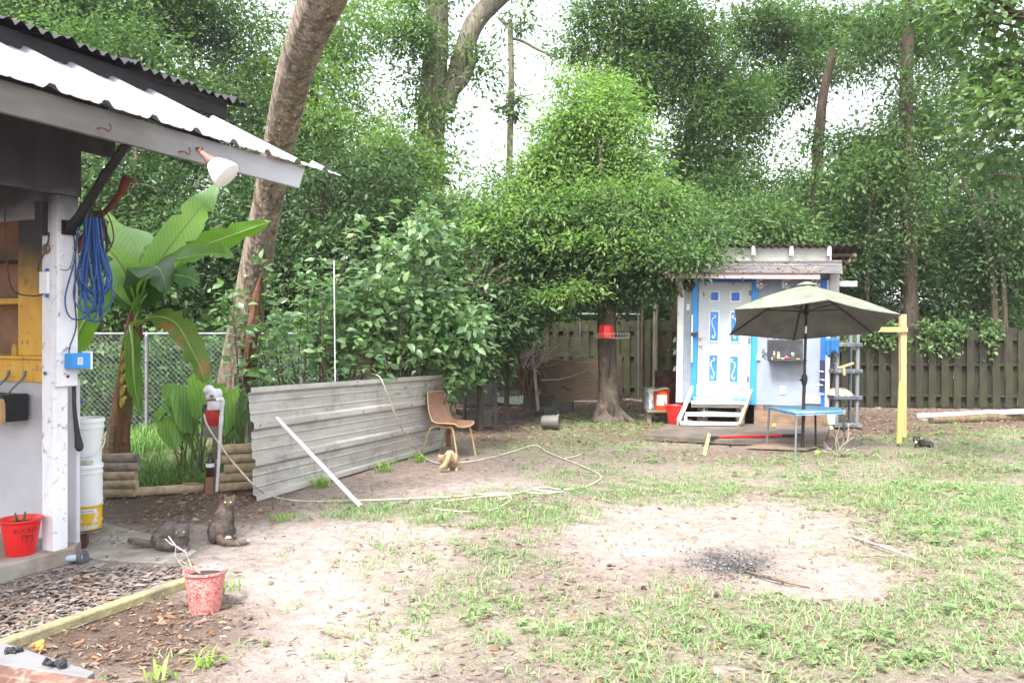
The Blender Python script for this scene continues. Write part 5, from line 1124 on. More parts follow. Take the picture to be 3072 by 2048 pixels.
mb = MB(); pts = [G(1478, 1198), G(1590, 1190), G(1600, 1198), G(1560, 1218), G(1500, 1212)]; mb.prism([p_ + V(0, 0, .03) for p_ in pts], V(0, 0, .02)); tag(mb.build('roofing_offcut', M['white_metal'], None), 'white metal roofing offcut lying in the leaf litter', 'metal sheet')
for i, (x0, y0, x1, y1, lb) in enumerate(((1715, 1192, 1812, 1200, 'longer pale plank on the ground left of the yard tree'), (1722, 1203, 1800, 1203, 'short pale plank on the ground left of the yard tree'), (1880, 1198, 1935, 1203, 'pale plank on the ground between yard tree and metal can'))):
    mb = MB(); mb.beam(G(x0, y0, .03), G(x1, y1, .03), .12, .03); tag(mb.build('plank', wood('pale plank', (.45, .42, .38), (.3, .28, .25), (2, 2, 8)), None), lb, 'plank', 'planks lying in the litter')
PW2 = wood('rotting plywood', (.13, .088, .06), (.08, .054, .037), (2, 2, 7), 3, .8, .4, dirt=(.03, .022, .017), damt=(.56, .66), dsc=2.6)
a, b = gz(1622, 19.8), gz(1815, 19.8); ed = [(0, 1.0), (.1, .99), (.2, 1.02), (.32, .98), (.38, .9), (.43, .97), (.6, 1.0), (.78, 1.01), (.9, .97), (1, 1.0)]
mb = MB(); mb.prism([a, b] + [a.lerp(b, u) + V(0, .16, 1.06 * h) for u, h in ed[::-1]], V(0, .02, 0)); tag(mb.build('plywood_sheet', PW2, None), 'rotting brown plywood sheet leaning on the board fence', 'plywood')
a, b = gz(1828, 19.4), gz(1868, 19.4); mb = MB(); mb.prism([a, b, b + V(0, .12, 1.12), a + V(0, .12, 1.14)], V(0, .02, 0)); tag(mb.build('plywood_sheet', PW2, None), 'narrow plywood offcut standing behind the yard tree trunk', 'plywood')
t = thing('brush_pile', 'tangle of bare grey dead branches in front of the plywood', 'brush', tuple(gz(1640, 17.5))); mb = MB(); rr = random.Random(12)
for i in range(46):
    a = P(rr.uniform(1560, 1640), rr.uniform(1060, 1110), 17.5 + rr.uniform(-.4, .4)); e = P(rr.uniform(1560, 1790), rr.uniform(960, 1090), 17.3 + rr.uniform(-.6, .6)); c = catmull([a, a.lerp(e, .5) + V(rr.uniform(-.1, .1), 0, rr.uniform(-.15, .2)), e], 5); mb.tube(c, [rr.uniform(.006, .014), .003], 5)
mb.tube(catmull([P(1620, 1085, 17.3), P(1700, 1020, 17.2), P(1790, 985, 17)], 5), [.025, .012], 6); mb.tube(catmull([P(1625, 1140, 17), P(1690, 1135, 16.8), P(1760, 1112, 16.6)], 5), [.014, .006], 6); mb.tube([gz(1615, 17.6), P(1600, 1070, 17.5)], [.04, .03], 7); mb.build('branches', M['dead'], t)
t = thing('palm_stump', 'clump of dry hanging palm fronds beside the plywood', 'palm', tuple(gz(1585, 17.8))); mb = MB()
for i in range(60):
    a = P(rr.uniform(1560, 1625), rr.uniform(1050, 1085), 17.8 + rr.uniform(-.2, .2)); blade(mb, [a, a + V(rr.uniform(-.1, .1), rr.uniform(-.1, .05), -.3), a + V(rr.uniform(-.2, .2), rr.uniform(-.15, .1), -.75 - rr.random() * .2)], .04, (1, rr.uniform(-1, 1), 0), .2, 6)
mb.build('dry_fronds', mat('dry brown fronds', (.16, .1, .06), (.07, .05, .035), 12), t)
mb = MB(); mb.tube([gz(1590, 17.9), gz(1590, 17.9) + V(0, 0, 1.2)], [.16, .12], 10); mb.build('trunk', BKD, t)
mb = MB(); mb.tube([P(1735, 942, 20.2), P(1920, 943, 20.0)], .025, 8); q1_, q2_ = P(1740, 942, 20.2), P(1915, 943, 20)
for q in (q1_, q2_): mb.tube([q, V(q.x, q.y, 0)], .02, 6)
tag(mb.build('rail_frame', M['zinc'], None), 'horizontal metal rail above the board fence behind the yard tree', 'rail')

# basket, pail and strap on the yard tree
k = 14.95; q = P(1836, 1002, k); t = thing('wire_basket', 'round edged white wire basket tray fixed to the yard tree', 'basket', tuple(q)); mb = MB()
x0, x1 = P(1784, 0, k).x, P(1889, 0, k).x; cxm = (x0 + x1) / 2; rx = (x1 - x0) / 2; ry = .2
el = lambda z, s, n=30: [V(cxm + rx * s * math.cos(a), k - .05 + ry * s * math.sin(a), z) for a in np.linspace(0, 2 * math.pi, n)]
zt_, zb_ = P(0, 1000, k).z, P(0, 1014, k).z
mb.tube(el(zt_, 1), .004, 6); mb.tube(el(zb_, .93), .0035, 6)
for p1, p2 in zip(el(zt_, 1, 33), el(zb_, .93, 33)): mb.tube([p1, p2], .0022, 5)
for i in range(9): f = -.8 + .2 * i; h = ry * .93 * math.sqrt(1 - f * f); mb.tube([V(cxm + rx * .93 * f, k - .05 - h, zb_), V(cxm + rx * .93 * f, k - .05 + h, zb_)], .003, 5)
mb.build('wires', mat('dull wire coating', (.45, .45, .43), (.3, .29, .27), 12, .6), t)
ct = V(P(1817, 0, k).x, k - .08, zb_ + .008); mb = MB(); rot = Matrix.Rotation(.1, 3, 'Z')
lv = [(.118, 0), (.12, .01), (.145, .23), (.15, .245)]
mb2 = MB(); mb2.lathe([(.13, 0), (.165, 0), (.165, .012), (.15, .02), (.132, .21), (.12, .225), (.001, .228)], ct, 8, Matrix.Rotation(.39, 3, 'Z'))
tag(mb2.build('upturned_tub', M['red'], None, bevel=.006), 'red square tub turned upside down in the wire basket on the tree', 'tub')
mb = MB(); mb.box(V(P(1868, 0, k).x, k - .02, zb_ + .06), (.22, .14, .09)); tag(mb.build('dark_tray', M['black'], None, bevel=.01), 'dark shallow box beside the red tub in the wire basket', 'box')
mb = MB(); mb.beam(P(1836, 1020, 15.08), P(1826, 1132, 15.14), .035, .012, (0, -1, 0)); tag(mb.build('strap', M['black'], None), 'black strip hanging down the yard tree trunk below the basket', 'strap')

# ---------------------------------------------------------------- blue and white shed (front wall at YS), leaning a little
YS = 14.6
LEAN = math.tan(R(1.0))
s0 = gz(2250, YS)
BEFORE = set(bpy.data.objects)
shed = thing('garden_shed', 'small white shed with bright blue trim and a pink eave board', 'shed', tuple(s0), (0, R(1.0), 0))
def sp(x, y, Y=YS):
    """photo pixel on the leaning front wall, before the lean"""
    q = P(x, y, Y); q.x -= LEAN * q.z; return q
def sbox(mb, x0, x1, y0, y1, d0, d1, m=0):
    """box from photo columns/rows at the wall plane, from depth d0 to d1 in front (+) of the wall"""
    a, b = sp(x0, y1), sp(x1, y0); xa = P(x0, y1, YS).x - LEAN * (a.z + b.z) / 2; xb = P(x1, y1, YS).x - LEAN * (a.z + b.z) / 2
    return mb.bb(xa, xb, YS - d1, YS - d0, a.z, b.z, m)
def shp(name, m, args, parent=shed, bevel=.004, smooth=False):
    mb = MB()
    for a in args: sbox(mb, *a)
    return mb.build(name, m, parent, bevel=bevel, smooth=smooth)
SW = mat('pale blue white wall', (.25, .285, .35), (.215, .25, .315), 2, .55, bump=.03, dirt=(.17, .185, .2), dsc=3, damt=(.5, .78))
SWT = mat('white trim', (.66, .66, .66), (.55, .55, .55), 4, .5, dirt=(.4, .37, .33), dsc=5, damt=(.55, .75))
SB = mat('bright blue trim', (.03, .27, .68), (.025, .22, .58), 4, .45, bump=.03)
SBD = mat('deep blue panel', (.02, .12, .55), (.018, .1, .46), 4, .45, bump=.02)
PK = mat('faded pink board', (.62, .36, .37), (.55, .42, .42), 3, .6, dirt=(.5, .25, .22), dsc=5, damt=(.55, .7))
RB = mat('grey roof sheet', (.1, .095, .1), (.06, .057, .06), 4, .7, st=(.4, 3, 3), dirt=(.17, .13, .1), dsc=8, damt=(.55, .65))
# walls
mb = MB(); sbox(mb, 2054, 2470, 838, 1213, -1.7, 0); mb.build('wall', SW, shed)
mb = MB(); sbox(mb, 2160, 2476, 772, 842, -.1, -.06); mb.build('upper_wall', SW, shed)
shp('corner_trim', SWT, [(2035, 2054, 838, 1213, -.12, .02)])
shp('corner_trim', SWT, [(2467, 2479, 838, 1213, -.05, .025)])
shp('grey_panel', SW, [(2055, 2079, 883, 1213, 0, .012)], bevel=.002)
shp('door_frame', SB, [(2079, 2095, 838, 1206, 0, .045), (2253, 2269, 838, 1213, 0, .045)])
shp('door_header', SBD, [(2095, 2253, 838, 846, 0, .045)])
shp('blue_corner_strip', SBD, [(2452, 2467, 838, 1213, 0, .02)])
door = shp('door', mat('white door', (.4, .435, .475), (.365, .4, .44), 3, .4, bump=.01, dirt=(.5, .5, .5), dsc=4, damt=(.66, .9)), [(2097, 2252, 847, 1193, 0, .03)])
for i, (x0, x1, y0, y1) in enumerate(((2135, 2157, 878, 902), (2195, 2219, 878, 903), (2133, 2156, 937, 1024), (2194, 2217, 938, 1025), (2130, 2153, 1068, 1145), (2191, 2214, 1071, 1147))):
    pn_ = shp('door_panel', SBD if y0 < 900 else mat('sky blue panel', (.03, .17, .62), (.03, .2, .66), 3, .4, bump=0), [(x0, x1, y0, y1, .03, .036)], door, 0)
    shp('moulding', SWT, [(x0 - 4, x1 + 4, y0 - 4, y0, .03, .046), (x0 - 4, x1 + 4, y1, y1 + 4, .03, .046), (x0 - 4, x0, y0, y1, .03, .045), (x1, x1 + 4, y0, y1, .03, .045)], door, .004)
    if i > 1:
        cx_, cy_ = (x0 + x1) / 2, (y0 + y1) / 2; sg = -1 if i % 2 == 0 else 1
        if i > 3: sg = -sg if i == 4 else sg
        sg = {2: 1, 3: -1, 4: 1, 5: -1}[i]
        H = (y1 - y0) * .36; mb = MB()
        cur = [(-4.5 * sg * -1, -H), (2 * sg, -H - 4), (6 * sg, -H + 1), (3 * sg, -H + 5), (-2 * sg, -H + 6), (-5 * sg, -H * .4), (-2 * sg, 0), (3 * sg, H * .5), (4 * sg, H - 4), (0, H + 4), (-4 * sg, H), (-2 * sg, H - 5)]
        mb.tube([sp(cx_ + a, cy_ + b, YS - .04) for a, b in [(q.x, q.y) for q in catmull([V(a, b, 0) for a, b in cur], 4)]], .009, 5); mb.build('scroll', SWT, door, smooth=True)
shp('kick_plate', mat('brushed grey plate', (.45, .47, .47), (.4, .42, .42), 3, .4, .3), [(2092, 2240, 1154, 1190, .03, .035)], door, .001)
for y in (1015, 1038):
    mb = MB(); q = sp(2105, y, YS - .03); mb.lathe([(.001, 0), (.03, 0), (.03, .008), (.012, .012), (.012, .03), (.026, .045), (.02, .06), (.001, .062)], q, 16, V(0, -1, 0).to_track_quat('Z', 'Y').to_matrix()); mb.build('knob', mat('silver brass knob', (.5, .4, .3), (.55, .5, .45), 8, .3, .8), door, smooth=True)
for x, y in ((2249, 879), (2246, 1020), (2243, 1135)): shp('hinge', M['zinc'], [(x - 3, x + 4, y - 8, y + 8, .03, .052)], door, .002)
mb = MB(); mb.tube([sp(2083, 946, YS - .09), sp(2081, 1090, YS - .09)], .016, 10)
for y in (950, 1085): mb.tube([sp(2083, y, YS - .09), sp(2083, y, YS - .03)], .011, 6)
mb.build('grab_rail', M['white_metal'], shed, smooth=True); mb = MB(); q = sp(2088, 1005, YS - .09); mb.box(q, (.1, .07, .06)); mb.tube([q, q + V(.06, -.03, .02)], .02, 8); mb.build('rail_clamp', mat('dark clamp', (.06, .055, .05), (.03, .03, .03), 9, .5, .3), shed, bevel=.006)
lt = sp(2071, 856, YS); rt = V(0, -1, 0).to_track_quat('Z', 'Y').to_matrix(); mb = MB(); mb.lathe([(.001, 0), (.108, 0), (.11, .03), (.1, .045), (.06, .06), (.001, .066)], lt, 28, rt); lo = mb.build('bulkhead_lamp', mat('dark lamp glass', (.045, .042, .036), (.03, .028, .025), 4, .3), shed, smooth=True)
mb = MB(); mb.ring(lt + V(0, -.035, 0), .106, .011, (0, 1, 0), 28)
for a in (-.035, .035): mb.tube([lt + V(a, -.068, -.1), lt + V(a, -.072, .1)], .005, 5); mb.tube([lt + V(-.1, -.068, a), lt + V(.1, -.072, a)], .005, 5)
mb.build('guard', M['black'], lo)
mb = MB(); mb.beam(sp(2040, 838, YS - .32), sp(2051, 892, YS - .02), .05, .04, (0, 1, 0)); mb.build('eave_bracket', M['weather'], shed)
shp('switch_plate', SWT, [(2063, 2073, 914, 933, .012, .02)], bevel=.002); shp('switch_plate', SWT, [(2265, 2279, 1066, 1079, 0, .04)], bevel=.004); shp('outlet_plate', SWT, [(2336, 2353, 1156, 1180, 0, .012)], bevel=.002)
shp('pipe_box', mat('pale tan box', (.5, .48, .44), (.42, .4, .37), 6), [(2404, 2449, 1180, 1204, 0, .09)])
SKR = wood('weathered skirting', (.26, .17, .11), (.15, .1, .065), (1, 4, 9), 3, dirt=(.09, .06, .045), damt=(.52, .7))
shp('skirting', SKR, [(2262, 2482, 1215, 1277, -.06, 0)], bevel=.003)
shp('underfloor_dark_sheet', M['black'], [(2040, 2470, 1215, 1284, -1.6, -1.4)], bevel=0)  # black sheet stands in for the darkness under the shed floor
shp('pier', M['concrete'], [(2098, 2128, 1214, 1276, -.3, -.1)]); shp('pier', M['concrete'], [(2210, 2235, 1222, 1280, -.2, 0)])
mb = MB(); mb.tube([sp(2108, 1238, YS - .02), sp(2215, 1240, YS - .02)], .016, 8); mb.tube([sp(2116, 1225, YS - .02), sp(2116, 1258, YS - .02)], .014, 8); mb.build('drain_pipe', M['pvc'], shed, smooth=True)
# awning, upper board, upper roof
def aw(u, v):
    a, b = sp(1960, 821, YS - .52), sp(2530, 818, YS - .52); c, d = sp(2030, 785, YS + .0), sp(2512, 780, YS + .0)
    q = a.lerp(b, u).lerp(c.lerp(d, u), v); q.z += .013 * math.sin(v * 7 * 6.283) - .03 * (u > .95) * (1 - v) * .5; return q
mb = MB(); mb.grid(aw, 20, 56); mb.build('awning', RB, shed, solid=.012)
mb = MB()
for v in (.25, .5, .75): mb.tube([aw(i / 40, v) + V(0, -.01, .012) for i in range(41)], .006, 5)
mb.build('awning_laps', M['black'], shed)
mb = MB(); a, b = sp(2012, 836, YS - .47), sp(2464, 836, YS - .47); c = sp(2012, 821, YS - .47); mb.bb(a.x, b.x, YS - .49, YS - .465, a.z, c.z); mb.build('eave_board', PK, shed, bevel=.003)
mb = MB(); rr = random.Random(5)
for i in range(260):
    u, v = rr.random() * .85 + .08, rr.random() ** 1.5 * .95; q = aw(u, v) + V(0, 0, .015); a = rr.uniform(0, 3.14); l = rr.uniform(.02, .06); d = V(math.cos(a) * l, math.sin(a) * l * .6, math.sin(a) * l * .25); s_ = V(-d.y, d.x, .01) * .3
    mb.add([q - d, q - s_, q + d, q + s_], [(0, 1, 2, 3)])
tag(mb.build('roof_litter', leaf('dry roof leaves', [(.3, .16, .07), (.42, .3, .2), (.12, .07, .04)], .1), None), 'dry leaves scattered over the shed awning', 'leaf litter', kind='stuff')
shp('clerestory_board', mat('greyed white board', (.47, .48, .46), (.38, .39, .37), 3, .7, dirt=(.3, .29, .25), dsc=3), [(2160, 2478, 741, 787, -.05, -.03)])
for x in (2155, 2258, 2367, 2474): shp('rafter_tail', SWT if x > 2200 else M['weather'], [(x - 5, x + 5, 739, 768, -.029, .1)], bevel=.003)
shp('corner_post', SWT, [(2478, 2484, 742, 782, -.3, .0)]); shp('roof_post', mat('grey post', (.4, .4, .4), (.32, .32, .32), 4, .6, st=(4, 4, .5)), [(2477, 2503, 820, 876, -.1, .06)])
shp('beam_end', mat('grey beam', (.42, .42, .42), (.36, .36, .36), 4, .6), [(2503, 2556, 841, 857, -.1, 0)])
def ur(u, v):
    x0, x1 = P(2145, 0, YS).x, P(2545, 0, YS).x; x = x0 + (x1 - x0) * u; y = YS - .13 + 2.1 * v; z0 = P(0, 737, YS).z
    return V(x + .1 * v, y, z0 - .17 * 2.1 * v + .02 * math.sin(x * 2 * math.pi / .13))
mb = MB(); mb.grid(ur, 190, 4); mb.build('upper_roof', mat('rusty corrugated roof', (.075, .06, .055), (.05, .038, .035), 6, .75, .2, dirt=(.12, .06, .045), dsc=4), shed, solid=.004)
mb = MB()
for i in range(4):
    y = YS + .3 + i * .42; z0 = P(0, 738, YS).z - .17 * (y - YS + .12) - .055; mb.bb(P(2150, 0, YS).x, P(2540, 0, YS).x + .1, y, y + .05, z0 - .03, z0 + .03)
mb.build('purlins', M['weather_h'], shed)

# metallic flower lights under the eave
for i, (x, lb) in enumerate(((2288, 'leftmost of the three silver tinsel pinwheels under the shed eave'), (2360, 'middle one of the three silver tinsel pinwheels under the shed eave'), (2442, 'rightmost of the three silver tinsel pinwheels, just above the umbrella'))):
    q = P(x, 851, YS - .2); t = thing('pinwheel', lb, 'ornament', tuple(q), group='silver pinwheels under the shed eave'); mb = MB(); rr = random.Random(i)
    for k in range(30):
        a = k / 30 * 6.283; L_ = .12 * rr.uniform(.75, 1.05); d = V(math.cos(a), rr.uniform(-.5, .2), math.sin(a)); s_ = V(-math.sin(a), .5, math.cos(a)) * .011
        mb.add([q + d * .025, q + d * L_ * .6 + s_, q + d * L_, q + d * L_ * .6 - s_], [(0, 1, 2, 3)])
    mb.build('petals', mat('mirror foil', (.85, .84, .9), (.2, .18, .24), 30, .45, .6, 0), t); mb = MB(); mb.ell(q, (.04, .03, .04)); mb.build('hub', mat('violet foil', (.3, .25, .4), (.6, .6, .65), 20, .2, .9, 0), t, smooth=True); mb = MB(); mb.tube([q + V(0, .02, .02), q + V(0, .1, .12)], .004, 5); mb.build('hanger', M['black'], t)

# dark ledge shelf with trinkets
q = P(2354, 1050, YS); ws = thing('wall_shelf', 'black backed wall shelf with small trinkets on the shed front', 'shelf', tuple(q)); SK = mat('black shelf board', (.025, .026, .03), (.04, .042, .048), 4, .5, dirt=(.07, .07, .075), dsc=6)
mb = MB(); sbox(mb, 2304, 2406, 1019, 1078, .002, .022); mb.build('back_board', SK, ws); mb = MB(); a, b = P(2298, 1083, YS - .26), P(2402, 1076, YS - .022)
zl = P(0, 1080, YS - .1).z; mb.bb(P(2304, 0, YS).x, P(2406, 0, YS).x, YS - .26, YS - .023, zl - .012, zl + .012); mb.build('ledge', SK, ws, bevel=.003)
zc = zl + .012; col = lambda n, c: mat(n, c, tuple(q * .8 for q in c), 9, .4)
def trinket(x, parts, lb, d=.14):
    b = V(P(x, 0, YS - d).x, YS - d, zc); t = thing('trinket', lb, 'trinket', tuple(b), group='trinkets on the shed shelf')
    for nm, sh, dz, r, m_ in parts:
        mb = MB(); c = b + V(0, 0, dz)
        if sh == 'b': mb.ell(c, (r, r, r), None, 12)
        elif sh == 'c': mb.lathe([(.001, -r), (r * .8, -r), (r, r * .6), (r * .7, r), (.001, r)], c, 12)
        else: mb.ell(c, (r * 1.3, r, r * .5), None, 10)
        mb.build(nm, m_, t, smooth=True)
trinket(2318, [('base', 'c', .02, .02, col('aqua', (.2, .5, .45)))], 'small aqua cup trinket at the left end of the shelf')
trinket(2324, [('pot', 'c', .035, .035, col('brown pot', (.16, .07, .05))), ('knob', 'b', .095, .02, col('cream', (.6, .55, .45))), ('blossom', 'b', .135, .014, col('lilac', (.4, .4, .6)))], 'brown pot trinket with cream knob on the shelf')
trinket(2336, [('base', 'b', .03, .03, col('yellow', (.6, .5, .1))), ('middle', 'b', .075, .026, col('white', (.7, .7, .65))), ('head', 'b', .115, .024, col('green', (.2, .5, .2)))], 'stacked yellow white and green figurine on the shelf')
trinket(2348, [('lump', 'f', .02, .028, col('pale blue', (.4, .55, .65)))], 'pale blue flat pebble trinket on the shelf')
trinket(2359, [('ball', 'b', .035, .036, col('pink', (.75, .08, .2)))], 'round bright pink ball on the shelf')
trinket(2368, [('leaf', 'f', .03, .022, col('leaf', (.05, .25, .06)))], 'green leafy trinket right of the pink ball')
trinket(2377, [('body', 'c', .04, .036, col('black white', (.12, .1, .1))), ('head', 'b', .1, .028, col('cream2', (.6, .55, .5)))], 'dark figurine with cream head at the right of the shelf')
trinket(2392, [('lump', 'f', .012, .03, col('olive', (.35, .32, .12)))], 'low olive trinket at the right end of the shelf')
# little lizard ornament on the wall
t = thing('lizard_ornament', 'small dark wire lizard ornament on the wall left of the shelf', 'ornament', tuple(P(2292, 1060, YS - .01))); mb = MB()
mb.tube(catmull([P(2288, 1046, YS - .012), P(2293, 1056, YS - .012), P(2290, 1066, YS - .012), P(2296, 1076, YS - .012)], 4), .009, 5)
for x, y in ((2284, 1052), (2300, 1055), (2285, 1068), (2301, 1066)): mb.tube([P(2292, 1060, YS - .012), P(x, y, YS - .012)], .006, 5)
mb.build('wire', mat('dull pewter', (.25, .25, .28), (.15, .15, .17), 9, .4, .6), t)
t = thing('scroll_ornament', 'thin dark wire scroll ornament just above the shelf', 'ornament', tuple(P(2320, 1012, YS - .01))); mb = MB()
mb.tube(catmull([P(x, y, YS - .012) for x, y in ((2293, 1008), (2302, 1011), (2312, 1007), (2320, 1014), (2330, 1010), (2338, 1016), (2346, 1012))], 4), .006, 5); mb.build('wire', M['black'], t)
# three clips on the left side
for i, (y, lb) in enumerate(((1018, 'uppermost of the three clear clips on the shed side'), (1056, 'middle one of the three clear clips on the shed side'), (1106, 'lowest of the three clear clips on the shed side'))):
    q = P(2029, y, YS + .05); mb = MB(); mb.box(q, (.06, .06, .07), Matrix.Rotation(.3, 3, 'Y')); mb.tube([q + V(-.03, 0, .02), q + V(.05, 0, -.02)], .01, 6); mb.box(q + V(-.02, -.03, -.03), (.05, .02, .04))
    tag(mb.build('clip', M['zinc'], None, bevel=.01), lb, 'clip', 'clips on the shed side')

# steps
st = thing('wooden_steps', 'white painted wooden steps leading up to the shed door', 'steps', tuple(gz(2170, 14.0))); WS = mat('chipped white paint', (.7, .69, .66), (.58, .56, .52), 4, .6, dirt=(.34, .27, .2), dsc=9, damt=(.6, .72))
mb = MB(); mb.beam(P(2085, 1168, 14.45), P(2062, 1272, 13.75), .04, .14, (0, -.6, .8)); mb.build('stringer', WS, st, bevel=.004)
mb = MB(); mb.beam(P(2258, 1176, 14.45), P(2243, 1280, 13.75), .04, .14, (0, -.6, .8)); mb.build('stringer', wood('bare pine stringer', (.55, .37, .2), (.42, .27, .13), (6, 6, 1), 3), st, bevel=.004)
for x0, x1, y0, y1, k, d in ((2083, 2248, 1204, 1212, 14.4, .22), (2074, 2240, 1240, 1249, 14.1, .2), (2066, 2236, 1267, 1276, 13.85, .12)):
    mb = MB(); a, b = P(x0, y1, k), P(x1, y0, k); mb.bb(a.x, b.x, k - .1, k - .1 + d, a.z, b.z); mb.build('tread', WS, st, bevel=.004)
mb = MB(); a, b = P(2083, 1224, 14.42), P(2246, 1213, 14.42); mb.bb(a.x, b.x, 14.43, 14.45, a.z, b.z); mb.build('riser', mat('grey white riser', (.5, .48, .47), (.42, .4, .39), 4), st)
for x, y0, y1, k in ((2079, 1250, 1276, 13.95), (2240, 1225, 1282, 14.2)):
    mb = MB(); a, b = P(x - 4, y1, k), P(x + 5, y0, k); mb.bb(a.x, b.x, k, k + .05, a.z, b.z); mb.build('strut', M['concrete'] if x > 2200 else WS, st)
mb = MB(); a, b = P(2088, 1203, 14.4), P(2244, 1193, 14.4); mb.bb(a.x, b.x, 14.3, 14.55, a.z, b.z - .005); mb.build('blue_top_board', mat('worn blue board', (.1, .34, .6), (.5, .52, .55), 4, .6, ramp=(.45, .55)), st, bevel=.004)

AFTER_STEPS = [o for o in bpy.data.objects if o not in BEFORE and o.parent is None]
# platform boards, pails at the left of the shed
mb = MB(); tp_ = [G(1932, 1305, .09), G(2030, 1262, .09), G(2490, 1280, .09), G(2470, 1322, .09), G(2200, 1318, .09)]; mb.prism(tp_, V(0, 0, -.075)); tag(mb.build('ground_boards', wood('damp grey boards', (.16, .125, .1), (.08, .062, .05), (1, 8, 8), 2, dirt=(.07, .06, .045), damt=(.45, .6)), None, bevel=.006), 'low platform of damp boards on the ground before the steps', 'boards')
mb = MB(); mb.prism([G(2235, 1338, .05), G(2330, 1322, .05), G(2470, 1330, .05), G(2420, 1345, .05)], V(0, 0, -.03)); tag(mb.build('ground_boards', M['weather_h'], None), 'loose split board lying under the blue table', 'boards')
k = 15.2; zb = P(0, 1229, k).z
t = thing('pallet_table', 'low mossy board stand carrying the silver can and orange pail', 'stand', tuple(gz(1975, k))); mb = MB(); a, b = P(1937, 0, k), P(2022, 0, k); mb.bb(a.x, b.x, k - .18, k + .35, zb - .03, zb); mb.build('top', wood('mossy board', (.22, .2, .12), (.13, .12, .075), (1, 5, 5), 3), t)
for x in (1945, 2012): mb = MB(); q = gz(x, k); mb.bb(q.x - .04, q.x + .04, k - .1, k + .2, 0, zb - .03); mb.build('leg', M['weather'], t)
mb = MB(); c = V(P(1954, 0, k).x, k + .1, zb); mb.lathe([(.001, 0), (.15, 0), (.155, .01), (.15, .03), (.15, .38), (.157, .385), (.157, .4), (.001, .4)], c, 28); tag(mb.build('metal_can', mat('diamond plate steel', (.5, .52, .56), (.25, .27, .3), 24, .22, .9, .1), None, smooth=True), 'shiny silver metal can on the board stand by the barrel', 'can')
OR = mat('orange red plastic', (.68, .09, .015), (.6, .07, .012), 4, .4, bump=.02)
c = V(P(1985, 0, k).x, k - .02, zb); op = pail('orange_pail', 'orange red pail with a white printed label on the board stand', c, .125, .143, .36, OR, .012, 'pails by the shed', None, 'pail')
fa = math.atan2(-c.y, -c.x); f = wrap(c, .125, .143, .36, fa, .19); mb = MB(); mb.grid(lambda a, b: f((a - .5) * .2, (b - .5) * .19), 10, 2); mb.build('label', M['white'], op)
text_mesh("LET'S DO\nTHIS", .056, M['red'], op, wrap(c, .125, .143, .36, fa, .2, .004))
mb = MB(); mb.beam(P(1937, 1172, k), P(2003, 1163, k), .4, .012); tag(mb.build('cover_board', M['weather_h'], None), 'thin weathered board laid across the can and orange pail', 'board')
k = 16.6; c = gz(2006, k); mb = MB(); mb.lathe([(.001, .0), (.28, 0), (.285, .02), (.28, .03), (.28, .28), (.292, .29), (.292, .31), (.28, .32), (.28, .58), (.292, .59), (.292, .61), (.28, .62), (.28, .88), (.29, .89), (.29, .905), (.27, .905), (.26, .7), (.001, .7)], c, 36); tag(mb.build('barrel', M['rust'], None, smooth=True), 'rusty brown steel barrel standing behind the orange pail', 'barrel')
k = 14.3; c = gz(2026, k); c.z = P(0, 1263, k).z; c.z = .1
t = pail('red_bucket', 'red rubber bucket with two ear handles beside the shed steps', c, .125, .165, .31, M['red'], .01, 'red pails')
for sg in (-1, 1): mb = MB(); mb.tube(catmull([c + V(sg * .165, -.04, .3), c + V(sg * .19, -.03, .34), c + V(sg * .195, 0, .35), c + V(sg * .19, .03, .34), c + V(sg * .165, .04, .3)], 4), .011, 8); mb.build('handle', M['red'], t, smooth=True)
mb = MB(); mb.prism([G(2010, 1268, .1), G(2075, 1268, .1), G(2075, 1258, .1), G(2010, 1258, .1)], V(0, 0, -.08)); tag(mb.build('brick', M['concrete'], None), 'flat paver under the red rubber bucket', 'paver')

# ---------------------------------------------------------------- grey plastic rack at the right of the shed
k = 14.35; rk = thing('plastic_rack', 'grey plastic shelving rack on the right side of the shed', 'rack', tuple(gz(2525, k))); X = lambda x, kk=k: P(x, 0, kk).x; Z = lambda y, kk=k: P(0, y, kk).z
for x, kk in ((2556, k - .2), (2496, k - .2), (2512, k + .25), (2566, k + .25)):
    mb = MB(); mb.tube([V(X(x), kk, .05), V(X(x + 4), kk, 1.66)], .03, 10); mb.build('post', mat('pale grey post', (.17, .19, .21), (.13, .15, .165), 4, .5), rk, smooth=True)
for y in (1034, 1112, 1190, 1272):
    mb = MB(); zz = Z(y); mb.bb(X(2487), X(2570), k - .26, k + .3, zz - .035, zz + .035); mb.build('shelf', M['grey_plastic'], rk, bevel=.012)
mb = MB(); q = P(2495, 1005, k - .27); mb.grid(lambda u, v: q + V((u - .5) * .22, -.03 * math.sin(u * 9) - .02, -.05 - v * (.28 + .05 * math.sin(u * 7))), 12, 6); tag(mb.build('blue_cloth', mat('blue cloth', (.02, .12, .3), (.015, .09, .24), 12, .8), None, smooth=True, solid=.008), 'blue cloth draped over the upper left corner of the plastic rack', 'cloth')
mb = MB(); c = V(X(2515), k, Z(1190) + .035); mb.grid(lambda u, v: c + V((u - .5) * .42, (v - .5) * .4, .13 * math.sin(u * 3.14) ** .5 * math.sin(v * 3.14) ** .5 + .012 * math.sin(u * 23 + v * 9)), 18, 12); tag(mb.build('cloth_bag', mat('tan sack', (.42, .32, .24), (.32, .24, .18), 9, .85, bump=.5), None, smooth=True), 'tan crumpled sack lying on the third rack shelf', 'sack')
mb = MB(); zz = Z(1112) + .04; mb.beam(V(X(2498), k - .25, zz + .02), V(X(2545), k - .2, zz + .1), .04, .03); mb.beam(V(X(2510), k - .3, zz + .03), V(X(2512), k - .3, zz - .1), .05, .03); tag(mb.build('scrap_wood', M['pine'], None), 'pale scrap wood sticks lying on the second rack shelf', 'wood')
